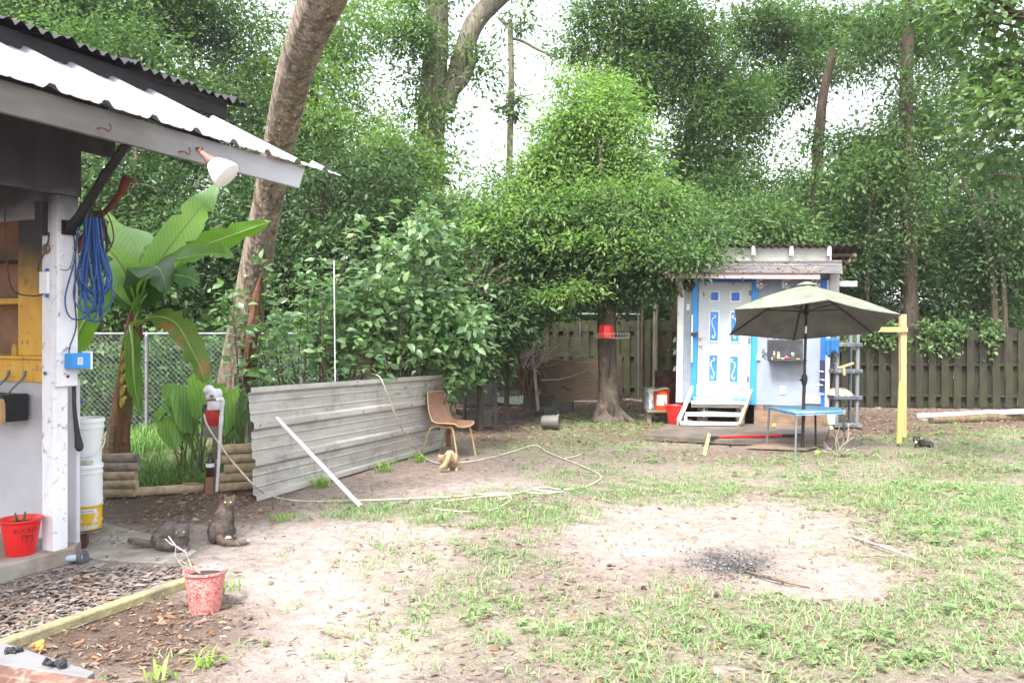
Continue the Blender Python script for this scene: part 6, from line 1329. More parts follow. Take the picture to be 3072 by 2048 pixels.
mb = MB(); zz = Z(1112) + .035; mb.bb(X(2489), X(2502), k - .2, k, zz, zz + .1); tag(mb.build('dark_box', mat('dark grey box', (.06, .065, .075), (.04, .045, .05), 5), None, bevel=.006), 'dark grey box at the left end of the second rack shelf', 'box')
mb = MB(); q0, q1 = gz(2490, 14.35), gz(2510, 14.35); mb.prism([P(2481, 1240, 14.1), P(2508, 1240, 14.1), P(2505, 1274, 14.1), P(2485, 1274, 14.1)], V(0, .18, 0)); mb.bb(P(2488, 0, 14.1).x, P(2502, 0, 14.1).x, 14.12, 14.26, 0, P(0, 1274, 14.1).z)
tag(mb.build('planter_box', mat('cream plastic', (.5, .46, .34), (.42, .38, .27), 5), None, bevel=.01), 'cream plastic box on a foot under the right end of the blue table', 'box')
t = thing('wall_bracket', 'dark blue toned board with white hooks at the right shed corner', 'hook board', tuple(P(2458, 1110, YS - .03))); shp('board', mat('dark indigo board', (.03, .035, .08), (.02, .02, .04), 6), [(2452, 2466, 1078, 1170, .022, .035)], t); mb = MB()
for x, y in ((2458, 1113), (2462, 1138), (2455, 1153), (2458, 1180)): mb.tube([P(x - 8, y - 2, YS - .07), P(x + 5, y, YS - .04)], .008, 6); mb.ell(P(x, y, YS - .05), (.014,) * 3, None, 8)
mb.build('hooks', M['white_metal'], t)

# the shed and all that hangs on it or stands at its door face slightly to the left
for o in AFTER_STEPS + [t]:
    o.matrix_world = Matrix.Translation(s0) @ Matrix.Rotation(R(-9), 4, 'Z') @ Matrix.Translation(-s0) @ Matrix.LocRotScale(o.location, o.rotation_euler, o.scale)
# ---------------------------------------------------------------- table and umbrella
tb = thing('blue_table', 'low weathered blue folding table around the umbrella pole', 'table', tuple(gz(2410, 11.6))); zt = .585
cr = [G(2297, 1219, zt), G(2387, 1237, zt), G(2538, 1232, zt), G(2520, 1222, zt), G(2425, 1215, zt)]
BT = mat('faded blue paint', (.13, .34, .5), (.09, .27, .44), 5, .55, dirt=(.33, .38, .4), dsc=7, damt=(.48, .66))
mb = MB(); mb.prism(cr, V(0, 0, -.018)); mb.build('tabletop', BT, tb, bevel=.003)
ce = sum(cr, V(0, 0, 0)) / 5; mb = MB(); mb.prism([ce + (q - ce) * .985 + V(0, 0, -.026) for q in cr], V(0, 0, -.02)); mb.build('apron', BT, tb, bevel=.003)
for x, y, m_ in ((2300, 1341, M['zinc']), (2386, 1371, M['zinc']), (2447, 1346, M['black']), (2534, 1318, M['zinc'])):
    q = G(x, y); mb = MB(); u = ce + (V(q.x, q.y, 0) - V(ce.x, ce.y, 0)) * .94; tpz = V(u.x, u.y, zt - .05); mb.tube([q, tpz], .015, 8); mb.tube([q, q + V(0, 0, .015)], .02, 8); mb.build('leg', m_, tb, smooth=True)
mb = MB(); q = cr[0]; mb.box(q + V(.04, 0, .01), (.13, .06, .03)); mb.tube([q + V(-.03, 0, 0), q + V(.0, 0, -.06)], .012, 6); tag(mb.build('clamp', M['zinc'], None, bevel=.004), 'metal clamp gripping the left corner of the blue table', 'clamp')

um = thing('patio_umbrella', 'tilted grey green moss stained patio umbrella on a dark pole', 'umbrella', tuple(G(2407, 1352)))
pb = G(2407, 1352); hub = P(2421, 863, pb.y)
mb = MB(); mb.tube([pb, pb.lerp(hub, .42)], .024, 12); mb.build('lower_pole', mat('dark brown pole', (.06, .045, .042), (.04, .03, .03), 5, .4, .3), um, smooth=True)
mb = MB(); mb.tube([pb.lerp(hub, .42), pb.lerp(hub, .72)], .019, 12); mb.tube([pb.lerp(hub, .76), hub], .019, 12); mb.build('upper_pole', M['black'], um, smooth=True)
mb = MB(); mb.tube([pb.lerp(hub, .72), pb.lerp(hub, .765)], .02, 12); mb.build('tilt_collar', mat('bright steel', (.6, .62, .65), (.5, .52, .55), 5, .25, .8), um, smooth=True)
mb = MB(); q = pb.lerp(hub, .435); d = (hub - pb).normalized(); mb.lathe([(.02, -.09), (.035, -.05), (.044, .01), (.04, .05), (.024, .08)], q, 16, d.to_track_quat('Z', 'Y').to_matrix()); mb.tube([q, q + V(-.07, -.02, 0)], .012, 8); mb.build('crank', M['black'], um, smooth=True)
apex = P(2421, 858, pb.y) + V(0, 0, .02)
rim = [P(2203, 927, 10.9), P(2188, 1003, 12.1), P(2380, 1019, 12.65), P(2619, 999, 12.1), P(2704, 943, 10.9), P(2485, 899, 10.35)]
def canopy(i):
    a, b = rim[i], rim[(i + 1) % 6]
    def f(u, v):
        e = a.lerp(b, v); sag = .035 * math.sin(v * math.pi) * u; q = apex.lerp(e, u * (1 - .05 * math.sin(v * math.pi))); q.z += .03 * math.sin(u * math.pi) - sag
        return q
    return f
MT = mat('mossy canvas top', (.19, .2, .165), (.11, .13, .08), 7, .9, bump=.5, dirt=(.09, .09, .065), dsc=11, damt=(.55, .7)); MU = mat('grey canvas underside', (.18, .17, .16), (.12, .11, .1), 3, .85, bump=.1, dirt=(.1, .11, .07), dsc=5, damt=(.55, .75))
mb, mu = MB(), MB(); up_ = V(0, .15, 1)
for i in range(6):
    f = canopy(i); mb.grid(f, 10, 8); mu.grid(lambda u, v, f=f: f(u, v) - up_ * .006, 10, 8)
mb.build('canopy', MT, um, smooth=True); mu.build('canopy_lining', MU, um, smooth=True)
mb = MB(); mb.lathe([(.001, .03), (.04, .025), (.12, -.005), (.14, -.02)], apex + V(0, 0, .015), 18); mb.build('vent_cap', MT, um, smooth=True)
hb = pb.lerp(hub, .855); mb = MB(); mb.tube([hb - d * .05, hb + d * .05], .035, 12); mb.build('runner', M['black'], um, smooth=True)
for i, q in enumerate(rim):
    mb = MB(); o_ = V(0, -.0, -.022); mb.tube([apex.lerp(q, .04) + o_, apex.lerp(q, .5) + V(0, 0, .008), q + o_ * .6], .008, 6); rb_ = mb.build('rib', M['black'] if i else M['zinc'], um); mb = MB(); mb.tube([hb, apex.lerp(q, .5) + V(0, 0, .0)], .008, 6); mb.build('strut', M['black'], rb_)

# ---------------------------------------------------------------- right hand side bits
t = thing('hanging_post', 'tall pale wooden post with a short side arm by the umbrella tip', 'post', tuple(G(2708, 1312))); q = G(2708, 1312); tz = P(0, 943, q.y).z
mb = MB(); mb.box((q.x, q.y, tz / 2), (.09, .09, tz)); mb.build('post', M['pine'], t, bevel=.006)
mb = MB(); a, b = P(2630, 996, q.y), P(2716, 981, q.y); mb.prism([V(a.x, q.y - .085, a.z), V(b.x, q.y - .085, a.z), V(b.x, q.y - .085, b.z), V(a.x + .06, q.y - .085, b.z)], V(0, .038, 0)); mb.build('arm', wood('mossy arm', (.38, .33, .14), (.28, .24, .1), (1, 5, 5), 3), t, bevel=.003)
a, b = G(2697, 1330), P(2705, 1150, 12.45); mb = MB(); mb.tube([a, b, b + V(0, 0, .04)], [.044, .044, .02], 14); tag(mb.build('round_stake', wood('yellow green round stake', (.4, .36, .12), (.33, .3, .1), (5, 5, 1), 3), None, smooth=True), 'thick yellow green round topped stake leaning on the tall post', 'stake')
a, b = P(2752, 1248, 15.9), P(3120, 1232, 15.4); mb = MB(); mb.tube([a, b], .05, 14); mb.tube([a + (b - a) * .001, a - (b - a) * .004], .052, 14); tag(mb.build('gutter_pipe', M['pvc'], None, smooth=True), 'long white pipe lying on a log along the board fence', 'pipe')
lg = catmull([G(2800, 1272), G(2900, 1268), G(3000, 1264), G(3120, 1262)], 4); mb = MB(); mb.tube([q + V(0, .1, .06) for q in lg], [.06, .08, .1, .11], 10); tag(mb.build('log', bark('rotting log bark', (.17, .12, .075), (.08, .055, .04), moss=(.11, .13, .05)), None, smooth=True), 'rotting mossy log under the long white pipe', 'log')
for x in (2770, 2985):
    q = gz(x, 15.7); mb = MB(); z_ = P(x, 1248 - (x - 2752) * .04, 15.7).z - .055; mb.lathe([(.001, 0), (.09, 0), (.08, z_), (.001, z_)], (q.x, q.y, 0), 12); tag(mb.build('support_block', M['weather'], None), 'short wood stump propping the left end of the white pipe' if x < 2900 else 'short wood stump propping the white pipe near the photo edge', 'stump')
t = thing('lopper', 'red handled long lopper lying on the boards before the shed', 'tool', tuple(G(2270, 1306, .1))); mb = MB(); a, b = G(2155, 1311, .11), G(2345, 1306, .11); mb.tube([a, b], .019, 10); mb.build('handle', M['red'], t, smooth=True)
mb = MB(); u = (b - a).normalized(); mb.tube([a, a - u * .12], .024, 10); mb.build('grip', M['black'], t); mb = MB(); mb.tube([b, b + u * .1], .022, 8); mb.ell(b + u * .17, (.09, .05, .025)); mb.box(b + u * .26 + V(0, 0, .01), (.16, .04, .025)); mb.build('head', M['black'], t)
a, b = G(2112, 1366), G(2128, 1316, .13); b = P(2128, 1302, 12.6); mb = MB(); mb.beam(a, b, .05, .02, (0, -1, .2)); tag(mb.build('survey_stake', M['pine'], None), 'short brown stick leaning on the board platform edge', 'stick')
for x, y, z_, lb in ((2322, 1276, .13, 'lime green ball lying against the shed skirting'), (2452, 1357, .03, 'lime green ball on the ground by the umbrella foot')):
    mb = MB(); mb.ell(G(x, y, z_), (.033, .033, .033)); tag(mb.build('tennis_ball', mat('lime felt', (.4, .6, .05), (.34, .52, .04), 20, .9), None, smooth=True), lb, 'ball', 'lime balls')
t = thing('dead_shrub', 'small leafless pale branching twig on the ground by the blue table', 'dead shrub', tuple(G(2515, 1370))); mb = MB(); rr = random.Random(8); b0 = G(2515, 1368); k = b0.y
for tgt in ((2545, 1268), (2488, 1290), (2470, 1325), (2560, 1310), (2520, 1275), (2475, 1345), (2580, 1350), (2440, 1352), (2600, 1366)):
    e = P(*tgt, k + rr.uniform(-.2, .2)); mid = b0.lerp(e, .5) + V(rr.uniform(-.06, .06), 0, rr.uniform(-.02, .06)); mb.tube(catmull([b0, mid, e], 4), [.009, .003], 5)
    mb.tube([mid, mid.lerp(e, .6) + V(rr.uniform(-.12, .12), rr.uniform(-.1, .1), .05)], [.004, .002], 4)
mb.build('twigs', M['dead'], t)
# charcoal bits, cones and a fallen branch in the yard
for x, y, s_, lb in ((1828, 1699, .018, 'small dark seed cone on the sand left of the char patch'), (1931, 1766, .022, 'dark round seed cone at the edge of the near grass'), (2150, 1789, .02, 'brown seed cone on the sand below the char patch')):
    lump(G(x, y, 0), (s_, s_, s_ * 1.2), int(x), mat('dark cone', (.04, .025, .02), (.02, .014, .012), 30, .9), lb, 'cone', 'seed_cone')
mb = MB(); mb.tube(catmull([G(2235, 1712, .01), G(2320, 1735, .03), G(2430, 1762, .01)], 4), [.008, .012, .004], 6); mb.tube([G(2330, 1738, .02), G(2352, 1750, .01)], .004, 5); tag(mb.build('fallen_twig', M['twig'], None), 'thin brown twig on the sand beside the char patch', 'twig')
mb = MB(); mb.tube(catmull([G(2560, 1610, .02), G(2650, 1640, .04), G(2780, 1685, .01)], 4), [.012, .01, .004], 6); mb.tube(catmull([G(2590, 1618, .03), G(2620, 1600, .05), G(2650, 1598, .02)], 3), [.006, .003], 5); tag(mb.build('fallen_branch', M['dead'], None), 'grey fallen branch lying in the grass on the right', 'branch')
# pale neighbouring building glimpsed through the leaves on the right
t = thing('neighbour_building', 'pale white building glimpsed through leaves beyond the right fence', 'building', tuple(gz(2820, 30))); mb = MB(); a, b = P(2740, 0, 30), P(2920, 0, 30); mb.bb(a.x, b.x, 30, 34, 0, P(0, 935, 30).z); mb.build('wall', mat('pale siding', (.7, .72, .78), (.62, .65, .72), 3), t)
mb = MB(); z0 = P(0, 935, 30).z; mb.prism([V(a.x - .3, 29.6, z0), V(a.x - .3, 34.4, z0), V(a.x - .3, 32, z0 + 1)], V(b.x - a.x + .6, 0, 0)); mb.build('roof', M['white_metal'], t)

# ---------------------------------------------------------------- cats
def body_mesh(mb, name, m, parent, vox=.007, smooth=3):
    o = mb.build(name, m, parent); md = o.modifiers.new('remesh', 'REMESH'); md.mode = 'VOXEL'; md.voxel_size = vox; md.use_smooth_shade = True
    s = o.modifiers.new('smooth', 'SMOOTH'); s.iterations = smooth; s.factor = .5
    dg = bpy.context.evaluated_depsgraph_get(); ev = o.evaluated_get(dg); me = ev.to_mesh(); rg = np.random.RandomState(len(me.vertices) % 997)
    n = len(me.vertices); co = np.empty(n * 3); no = np.empty(n * 3); me.vertices.foreach_get('co', co); me.vertices.foreach_get('normal', no); co = co.reshape(-1, 3); no = no.reshape(-1, 3); ev.to_mesh_clear()
    i = rg.randint(0, n, 9000); p = co[i] + rg.randn(9000, 3) * .003; nn = no[i]; d = unit(nn * .35 + np.array([0, 0, -.75]) + rg.randn(9000, 3) * .3); L_ = .009 + .011 * rg.rand(9000)
    v, f = leaf_geo(p, d, nn, L_, L_ * .2); fo = mesh_tris('fur', v, f, m); fo.parent = parent
    return o
def fur(name, cols, sc=9, patch=None, pal=(.45, .55)):
    m, t, b = _mat(name); co = _co(t); c = _ramp(t, _noise(t, co, sc, 8, .5, .7), [(i / (len(cols) - 1) * .5 + .25, c) for i, c in enumerate(cols)])
    if patch: c = _mix(t, _ramp(t, _noise(t, co, sc * 1.6, 5, .8), [(pal[0], (0, 0, 0)), (pal[1], (1, 1, 1))]), c, patch)
    t.links.new(c, b.inputs['Base Color']); b.inputs['Roughness'].default_value = .85; b.inputs['Specular IOR Level'].default_value = .2
    _bump(t, b, _noise(t, _co(t, (1, 1, .35)), 120, 3), .6, .006); return m
TORT = fur('tortoiseshell grey fur', [(.04, .034, .03), (.1, .085, .075), (.16, .125, .105)], 13, (.24, .14, .09), (.52, .66)); WHT = mat('white fur', (.6, .58, .55), (.5, .48, .45), 20, .9); EYE = mat('yellow eye', (.6, .6, .12), (.5, .5, .1), 20, .15, bump=0); NOSE = mat('dark nose', (.03, .02, .02), (.05, .03, .03), 9)
def head(mb, c, f, r, parent, furm, ear=1.0, extras=True, eye=EYE):
    """head at c facing f; returns after adding skull, muzzle and ears to the body mesh and eyes, nose as children"""
    f = Vector(f).normalized(); s = f.cross(V(0, 0, 1)).normalized(); u = s.cross(f); rot = Matrix((f, s, u)).transposed()
    mb.ell(c, (r * 1.02, r * .98, r * .9), rot, 16); mb.ell(c + f * r * .78 - u * r * .25, (r * .45, r * .5, r * .36), rot, 12)
    for sg in (-1, 1):
        mb.ell(c + f * r * .45 + s * sg * r * .55 - u * r * .25, (r * .45, r * .42, r * .4), rot, 10)
        b = c + s * sg * r * .58 + u * r * .55; tip = b + s * sg * r * .35 + u * r * .95 * ear - f * r * .1
        mb.add([b + s * sg * r * .38 - u * r * .2, b - s * sg * r * .42 + u * r * .15, b - f * r * .38, tip, b + f * r * .18], [(0, 4, 3), (4, 1, 3), (1, 2, 3), (2, 0, 3), (0, 2, 1, 4)])
    if extras:
        for sg in (-1, 1):
            e = MB(); e.ell(c + f * r * .86 + s * sg * r * .42 + u * r * .16, (r * .16, r * .17, r * .17), rot, 10); e.build('eye', eye, parent, smooth=True)
        e = MB(); e.ell(c + f * r * 1.2 - u * r * .14, (r * .08, r * .13, r * .09), rot, 8); e.build('nose', NOSE, parent)
# sitting tortoiseshell, back to us, head turned round
bs = G(668, 1622); k = bs.y; w3 = lambda x, y, d=0: P(x, y, k + d)
t = thing('cat', 'tortoiseshell cat sitting upright and looking back at the camera', 'cat', tuple(bs), group='cats in the yard'); mb = MB()
mb.ell(w3(662, 1585, 0), (.098, .11, .095)); mb.ell(w3(668, 1555, .02), (.082, .09, .1)); mb.ell(w3(676, 1530, .05), (.066, .07, .085)); mb.cap(w3(676, 1532, .05), w3(686, 1510, .07), .055, .042)
mb.ell(w3(650, 1598, -.03), (.06, .09, .075)); mb.ell(w3(684, 1596, .02), (.05, .09, .07)); mb.cap(w3(668, 1617, -.02), w3(693, 1617, -.04), .024, .02)
for x, d in ((694, .08), (688, .14)): mb.cap(w3(686, 1545, d), w3(x, 1585, d), .032, .021); mb.cap(w3(x, 1585, d), w3(x + 1, 1604, d), .021, .018); mb.ell(w3(x + 3, 1607, d - .01), (.026, .03, .016))
tl = catmull([w3(655, 1612, -.1), w3(672, 1624, -.13), w3(695, 1629, -.14), w3(720, 1629, -.13), w3(742, 1622, -.1)], 5); mb.tube(tl, [.024, .027, .026, .024, .015], 10); mb.ell(tl[-1], (.015,) * 3)
head(mb, w3(687, 1505, .05), (.12, -1, -.02), .05, t, TORT, 1.1); body_mesh(mb, 'body', TORT, t)
mb = MB(); mb.ell(w3(683, 1612, -.055), (.027, .03, .016)); mb.ell(w3(697, 1606, .04), (.024, .026, .016)); mb.ell(tl[-1] + V(.008, 0, .004), (.014,) * 3); mb.build('white_paws', WHT, t, smooth=True)
# crouching grey cat with its tail out to the left
bs = G(510, 1648); k = bs.y
t = thing('cat', 'dark grey cat hunched on the concrete with its tail stretched out', 'cat', tuple(bs), group='cats in the yard'); mb = MB(); GRY = fur('smoky grey fur', [(.05, .045, .044), (.1, .09, .087), (.15, .125, .115)], 13, (.19, .12, .09), (.56, .7))
mb.ell(w3(492, 1612, .06), (.085, .11, .085)); mb.ell(w3(512, 1595, .05), (.09, .1, .085)); mb.ell(w3(530, 1606, .0), (.075, .08, .09)); mb.ell(w3(500, 1632, -.03), (.085, .075, .045))
mb.cap(w3(524, 1612, -.03), w3(548, 1618, -.06), .058, .045); mb.ell(w3(508, 1636, -.1), (.06, .035, .03))
for x, d in ((553, -.07), (536, -.1)): mb.cap(w3(x - 5, 1618, d), w3(x, 1640, d), .028, .02); mb.ell(w3(x + 3, 1648, d - .015), (.028, .03, .016))
tl = catmull([w3(482, 1630, .03), w3(460, 1632, .02), w3(430, 1626, 0), w3(408, 1621, 0), w3(391, 1619, 0)], 5); mb.tube(tl, [.03, .026, .025, .025, .02], 10); mb.ell(tl[-1], (.02,) * 3)
head(mb, w3(543, 1590, -.07), (.25, -.9, -.28), .058, t, GRY, .75, eye=mat('green grey eye', (.3, .36, .2), (.2, .26, .12), 20, .2, bump=0)); body_mesh(mb, 'body', GRY, t)
mb = MB(); mb.ell(w3(554, 1651, -.1), (.018, .02, .013)); mb.build('white_paw', WHT, t, smooth=True)
# orange cat seen from behind
bs = G(1352, 1411); k = bs.y; t = thing('cat', 'slim ginger cat seen from behind walking toward the shell chair', 'cat', tuple(bs), group='cats in the yard'); mb = MB(); ORG = fur('ginger fur', [(.36, .22, .12), (.44, .3, .18), (.5, .38, .26)], 8)
mb.ell(w3(1350, 1368, .0), (.066, .1, .075)); mb.ell(w3(1346, 1370, .16), (.062, .13, .068)); mb.ell(w3(1340, 1374, .3), (.06, .1, .065)); mb.cap(w3(1336, 1374, .34), w3(1328, 1378, .42), .04, .036)
for x0, x1, d in ((1341, 1347, 0), (1361, 1370, .0)): mb.ell(w3((x0 + x1) / 2, 1374, d), (.036, .06, .06)); mb.cap(w3(x0 + 2, 1380, d - .01), w3(x1, 1396, d + .05), .034, .02); mb.cap(w3(x1, 1396, d + .05), w3(x1 - .5, 1409, d), .018, .016); mb.ell(w3(x1 - .5, 1410, d - .01), (.02, .03, .012))
for x, d in ((1336, .34), (1350, .36)): mb.cap(w3(x, 1378, d), w3(x, 1396, d), .028, .018); mb.ell(w3(x, 1397, d - .02), (.02, .028, .014))
tl = catmull([w3(1350, 1358, -.09), w3(1343, 1376, -.13), w3(1334, 1393, -.14), w3(1325, 1402, -.14), w3(1319, 1408, -.13)], 5); mb.tube(tl, [.022, .026, .03, .026, .014], 10)
head(mb, w3(1326, 1374, .45), (-.3, .9, -.3), .05, t, ORG, .9, False); body_mesh(mb, 'body', ORG, t)
# dark kitten lying in the grass on the right
bs = G(2768, 1340); k = bs.y; t = thing('cat', 'small dark cat lying low in the grass right of the tall post', 'cat', tuple(bs), group='cats in the yard'); mb = MB(); DRK = fur('black brown fur', [(.02, .018, .018), (.05, .042, .04), (.09, .075, .068)], 14)
mb.ell(w3(2778, 1332, 0), (.1, .075, .055)); mb.ell(w3(2765, 1328, 0), (.07, .065, .052)); mb.cap(w3(2758, 1328, -.02), w3(2752, 1322, -.03), .042, .035); mb.cap(w3(2752, 1334, -.04), w3(2748, 1338, -.1), .024, .018)
mb.tube(catmull([w3(2790, 1334, 0), w3(2797, 1336, -.05), w3(2790, 1339, -.1)], 4), [.022, .016, .01], 8); head(mb, w3(2750, 1318, -.04), (-.35, -.9, 0), .045, t, DRK, 1, eye=mat('pale eye', (.6, .62, .5), (.5, .5, .4), 9, .2, bump=0)); body_mesh(mb, 'body', DRK, t)
mb = MB(); mb.ell(w3(2748, 1326, -.085), (.02, .015, .022)); mb.build('white_chin', WHT, t, smooth=True)

# ---------------------------------------------------------------- grass, weeds and leaf litter
def scatter(n, rg, x0, x1, y0, y1, near=.6):
    Y = y0 + (y1 - y0) * rg.rand(n) ** (1 / near if near > 1 else 1.0); X = x0 + (x1 - x0) * rg.rand(n); return X, Y
def clear(X, Y, z0=False):
    ok = np.ones(len(X), bool)
    u = (X - C0.x) * DU.x + (Y - C0.y) * DU.y; v = (X - C0.x) * DN.x + (Y - C0.y) * DN.y
    ok &= ~((v < .06) & (u < .4)); return ok
def blades(P0, rg, h, wd, lean):
    n = len(P0); a = rg.rand(n) * 6.283; d = np.stack([np.cos(a), np.sin(a), np.zeros(n)], 1); s = np.stack([-np.sin(a), np.cos(a), np.zeros(n)], 1); h = h[:, None]; w_ = wd[:, None]; le = lean[:, None]; up = np.array([0, 0, 1.0])
    m1 = P0 + up * h * (.58 - .1 * le) + d * h * le * .4; tp = P0 + up * h * np.maximum(.12, 1 - .5 * le) + d * h * le * 1.0
    v = np.stack([P0 - s * w_ * .4, P0 + s * w_ * .4, m1 + s * w_ * .5, m1 - s * w_ * .5, tp], 1).reshape(-1, 3)
    tri = np.array([[0, 1, 2], [0, 2, 3], [3, 2, 4]]); return v, (tri[None] + (np.arange(n) * 5)[:, None, None]).reshape(-1, 3)
def make_grass():
    rg = np.random.RandomState(101); XS, YS_ = [], []
    for n, a in ((60000, (-4, 6, 3.2, 9)), (80000, (-5, 10, 7, 17))):
        X, Y = scatter(n, rg, *a); XS.append(X); YS_.append(Y)
    X, Y = np.concatenate(XS), np.concatenate(YS_); sand, lit, ash, char, g = zones(X, Y)
    cl = fbm(X, Y, 2.6, 201); cl2 = fbm(X, Y, 7, 205)
    g = g * (1 - .9 * spot(*view_xy(X, Y), 560, 1990, 260, 80)); p = np.clip(g * 1.0 - .05, 0, 1) * sstep(.44, .66, cl * .5 + cl2 * .5 + .1 * g) + .01 * (ash < .3)
    ok = (rg.rand(len(X)) < p * np.where(Y < 6, .42, .55)) & clear(X, Y); X, Y = X[ok], Y[ok]; n = len(X)
    k = rg.randint(4, 10, n); idx = np.repeat(np.arange(n), k); N = len(idx); sp = .035
    P0 = np.stack([X[idx] + rg.randn(N) * sp, Y[idx] + rg.randn(N) * sp, np.zeros(N) - .005], 1); big = ((.55 + .9 * rg.rand(n)) * np.where(Y > 8, .8, 1))[idx]
    h = (.03 + .062 * rg.rand(N)) * big; v, f = blades(P0, rg, h, (.0022 + .0045 * rg.rand(N)) * (.7 + .5 * big), .45 + 1.25 * rg.rand(N))
    GL = leaf('grass blades', [(.12, .205, .075), (.165, .265, .1), (.23, .34, .145), (.13, .22, .085), (.31, .34, .21), (.26, .245, .16)], .35, .5, .25)
    tag(mesh_tris('grass', v, f, GL), 'patchy green grass tufts over the sandy yard', 'grass', kind='stuff')
    # low broad leaved weeds
    X, Y = scatter(26000, rg, -4, 11, 4, 18); sand, lit, ash, char, g = zones(X, Y); ok = (rg.rand(len(X)) < np.clip(g - .25, 0, 1) * sstep(.48, .65, fbm(X, Y, 1.8, 301)) * .45) & clear(X, Y); X, Y = X[ok], Y[ok]; n = len(X); k = 5; idx = np.repeat(np.arange(n), k); N = len(idx); a = rg.rand(N) * 6.28
    p = np.stack([X[idx] + rg.randn(N) * .02, Y[idx] + rg.randn(N) * .02, .01 + .05 * rg.rand(N)], 1); L_ = .035 + .035 * rg.rand(N)
    v, f = leaf_geo(p, np.stack([np.cos(a), np.sin(a), .3 * rg.rand(N)], 1), unit(np.array([0, 0, 1.]) + rg.randn(N, 3) * .3), L_, L_ * .55)
    tag(mesh_tris('ground_weeds', v, f, leaf('weed leaves', [(.1, .18, .07), (.15, .24, .09), (.2, .3, .12)], .3)), 'low broad leaved weeds among the grass', 'weeds', kind='stuff')
    # garden bed grass under the banana plant
    X = rg.uniform(-6.0, -1.9, 16000); Y = rg.uniform(8.5, 13.4, 16000); P0 = np.stack([X, Y, np.zeros(16000)], 1); h = (.1 + .18 * rg.rand(16000)) * np.where(Y > 10.5, 1.3, .9); ok = fbm(X, Y, 1.6, 7) > .36; x_, y_ = view_xy(X, Y); ok &= ~((Y > 8.2) & (X > -2.55 + (Y - 8.1) * .43 - .1)) & (Y > 8.75)
    P0, h = P0[ok], h[ok]; v, f = blades(P0, rg, h, .006 + .006 * rg.rand(len(h)), .3 + .7 * rg.rand(len(h))); tag(mesh_tris('bed_grass', v, f, leaf('bed grass', [(.06, .14, .03), (.1, .2, .04), (.14, .25, .06)], .3)), 'taller grass growing in the bed under the banana plant', 'grass', kind='stuff')
make_grass()
def make_litter():
    rg = np.random.RandomState(111); XS, YS_ = [], []
    for n, a in ((120000, (-3.4, 6, 3.2, 8.6)), (130000, (-6, 11, 8, 22))):
        X, Y = scatter(n, rg, *a); XS.append(X); YS_.append(Y)
    X, Y = np.concatenate(XS), np.concatenate(YS_); sand, lit, ash, char, g = zones(X, Y)
    p = np.clip(lit * .95 + .22 + .1 * ash + .3 * g - .14 * sand, .08, 1) * (.2 + .8 * sstep(.3, .6, fbm(X, Y, 2.2, 401))); ok = (rg.rand(len(X)) < p * .72) & clear(X, Y); X, Y = X[ok], Y[ok]; N = len(X); a = rg.rand(N) * 6.28
    L_ = (.012 + .06 * rg.rand(N) ** 3.2) * np.where(Y > 12, 1.5, 1); pz = .006 + .018 * rg.rand(N)
    p = np.stack([X, Y, pz], 1); nr = unit(np.array([0, 0, 1.]) + rg.randn(N, 3) * .38); v, f = leaf_geo(p, np.stack([np.cos(a), np.sin(a), rg.randn(N) * .16], 1), nr, L_, L_ * (.12 + .4 * rg.rand(N)), True, .1)
    tag(mesh_tris('leaf_litter', v, f, leaf('dry leaf litter', [(.1, .065, .048), (.17, .115, .085), (.25, .175, .135), (.075, .05, .04), (.32, .24, .19), (.2, .135, .1), (.28, .14, .07), (.13, .09, .07)], .12, .7, .2, .9)), 'dry brown leaf litter strewn over the yard', 'leaf litter', kind='stuff')
    N = 5200; X, Y = scatter(N, rg, -3.5, 10, 3.3, 17); ok = clear(X, Y); X, Y = X[ok], Y[ok]; N = len(X); a = rg.rand(N) * 6.28; L_ = .02 + .1 * rg.rand(N) ** 2.5
    v, f = leaf_geo(np.stack([X, Y, .006 + .01 * rg.rand(N)], 1), np.stack([np.cos(a), np.sin(a), rg.randn(N) * .06], 1), unit(np.array([0, 0, 1.]) + rg.randn(N, 3) * .2), L_, .0035 + .004 * rg.rand(N), True, .03)
    tag(mesh_tris('fine_twigs', v, f, leaf('twig bits', [(.1, .075, .06), (.2, .16, .13), (.34, .29, .24), (.06, .045, .04)], 0, .8, .2)), 'small broken twigs and straws scattered over the yard', 'twigs', kind='stuff')
    # bark flakes and ash chips between porch and timber
    N = 4200; u = rg.rand(N); x = rg.uniform(0, 620, N); y = rg.uniform(1690, 1960, N); ok = (y > 1700 + .0 * x) & (y < 1930 - .35 * (x - 75) - 8); x, y = x[ok], y[ok]; N = len(x); Y = EH * F / (y - HY); X = (x - CX) / F * Y; ok = clear(X, Y); X, Y = X[ok], Y[ok]; N = len(X); a = rg.rand(N) * 6.28; L_ = .02 + .065 * rg.rand(N) ** 2
    v, f = leaf_geo(np.stack([X, Y, .005 + .012 * rg.rand(N)], 1), np.stack([np.cos(a), np.sin(a), rg.randn(N) * .1], 1), unit(np.array([0, 0, 1.]) + rg.randn(N, 3) * .14), L_, L_ * (.3 + .4 * rg.rand(N)), True, .08)
    tag(mesh_tris('bark_chips', v, f, leaf('grey bark chips', [(.2, .16, .145), (.15, .12, .11), (.26, .22, .2), (.21, .155, .13), (.18, .15, .14), (.32, .29, .28)], .0, .8, .2)), 'grey brown bark chips and ash flakes beside the porch', 'bark chips', kind='stuff')
make_litter()
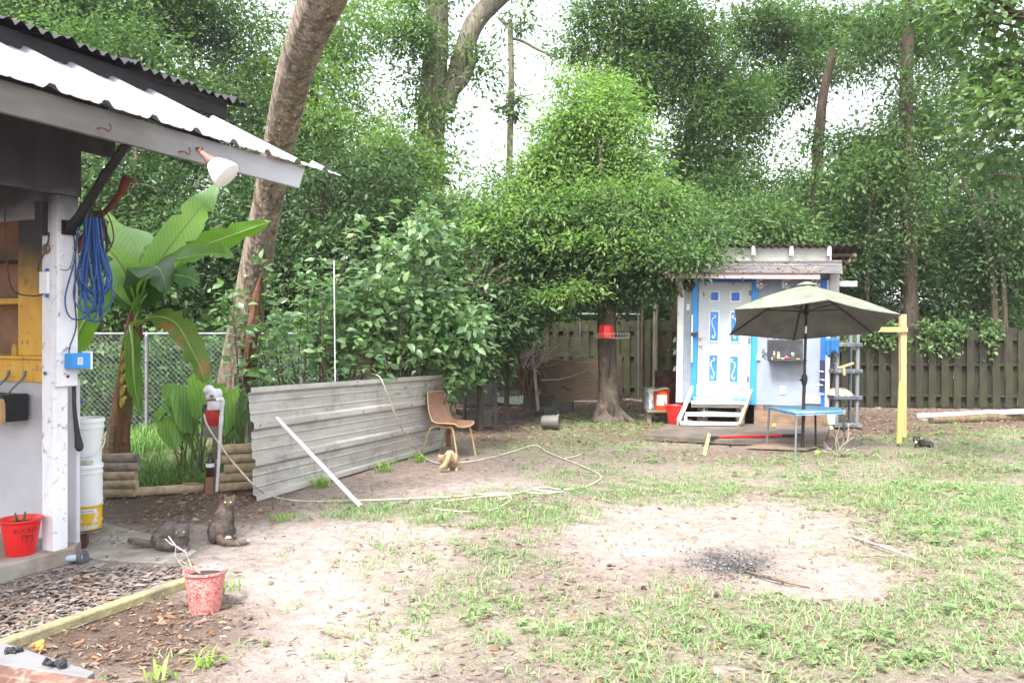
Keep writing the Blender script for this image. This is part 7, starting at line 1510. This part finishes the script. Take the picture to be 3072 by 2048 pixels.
def char_bits():
    rg = np.random.RandomState(131); N = 900; x = 2190 + rg.randn(N) * 85; y = 1693 + rg.randn(N) * 24; Y = EH * F / (y - HY); X = (x - CX) / F * Y; a = rg.rand(N) * 6.28; L_ = .008 + .022 * rg.rand(N) ** 2
    v, f = leaf_geo(np.stack([X, Y, .004 + .012 * rg.rand(N)], 1), np.stack([np.cos(a), np.sin(a), rg.randn(N) * .3], 1), unit(np.array([0, 0, 1.]) + rg.randn(N, 3) * .4), L_, L_ * .7)
    tag(mesh_tris('charcoal_bits', v, f, leaf('charcoal bits', [(.04, .04, .042), (.09, .086, .086), (.2, .19, .18)], 0, .8, .2)), 'scattered black charcoal bits on the sand', 'charcoal', kind='stuff')
char_bits()
# grass clumps worth naming beside the near bucket and along the tin sheet
def clump(name, label, q, n, h, seed, spread=.05, wd=.009, m=None):
    rg = np.random.RandomState(seed); P0 = np.stack([q.x + rg.randn(n) * spread, q.y + rg.randn(n) * spread, np.zeros(n)], 1); v, f = blades(P0, rg, h * (.5 + .7 * rg.rand(n)), wd * (.6 + .8 * rg.rand(n)), .4 + .9 * rg.rand(n))
    tag(mesh_tris(name, v, f, m or GC), label, 'grass clump', 'single grass clumps')
GC = leaf('long grass blades', [(.13, .24, .05), (.2, .33, .07), (.27, .38, .1)], .4)
clump('grass_clump', 'tall grass clump right behind the faded red bucket', G(668, 1775), 40, .2, 1, .06)
clump('grass_clump', 'broad bladed grass clump nearest the bottom left of the yard', G(490, 2040), 13, .13, 2, .03, .013)
clump('grass_clump', 'grass clump at the bottom edge between bench and sand', G(625, 2000), 18, .13, 3, .035, .012)
clump('grass_clump', 'grass clump at the lower left foot of the tin sheet', G(965, 1462), 60, .2, 4, .05)
clump('grass_clump', 'grass clump in front of the middle of the tin sheet', G(1150, 1415), 50, .22, 5, .045)
clump('grass_clump', 'grass clump at the tin sheet foot near the shell chair', G(1255, 1385), 60, .18, 6, .05)
clump('grass_clump', 'small lone grass clump on bare soil behind the bucket', G(850, 1560), 50, .11, 7, .07)

# ---------------------------------------------------------------- thin fog volume, added to imitate lens glare lifting the blacks
def glare_veil(dens):
    mb = MB(); mb.bb(-75, 75, -12, 95, -1.2, 24)
    m = bpy.data.materials.new('glare_veil'); m.use_nodes = True; t = m.node_tree; t.nodes.clear(); o = t.nodes.new('ShaderNodeOutputMaterial'); v = t.nodes.new('ShaderNodeVolumePrincipled')
    v.inputs['Color'].default_value = (.96, .97, 1, 1); v.inputs['Density'].default_value = dens; v.inputs['Anisotropy'].default_value = .2
    t.links.new(v.outputs[0], o.inputs['Volume']); ob = mb.build('glare_veil', m); ob['kind'] = 'stuff'
glare_veil(.0006)
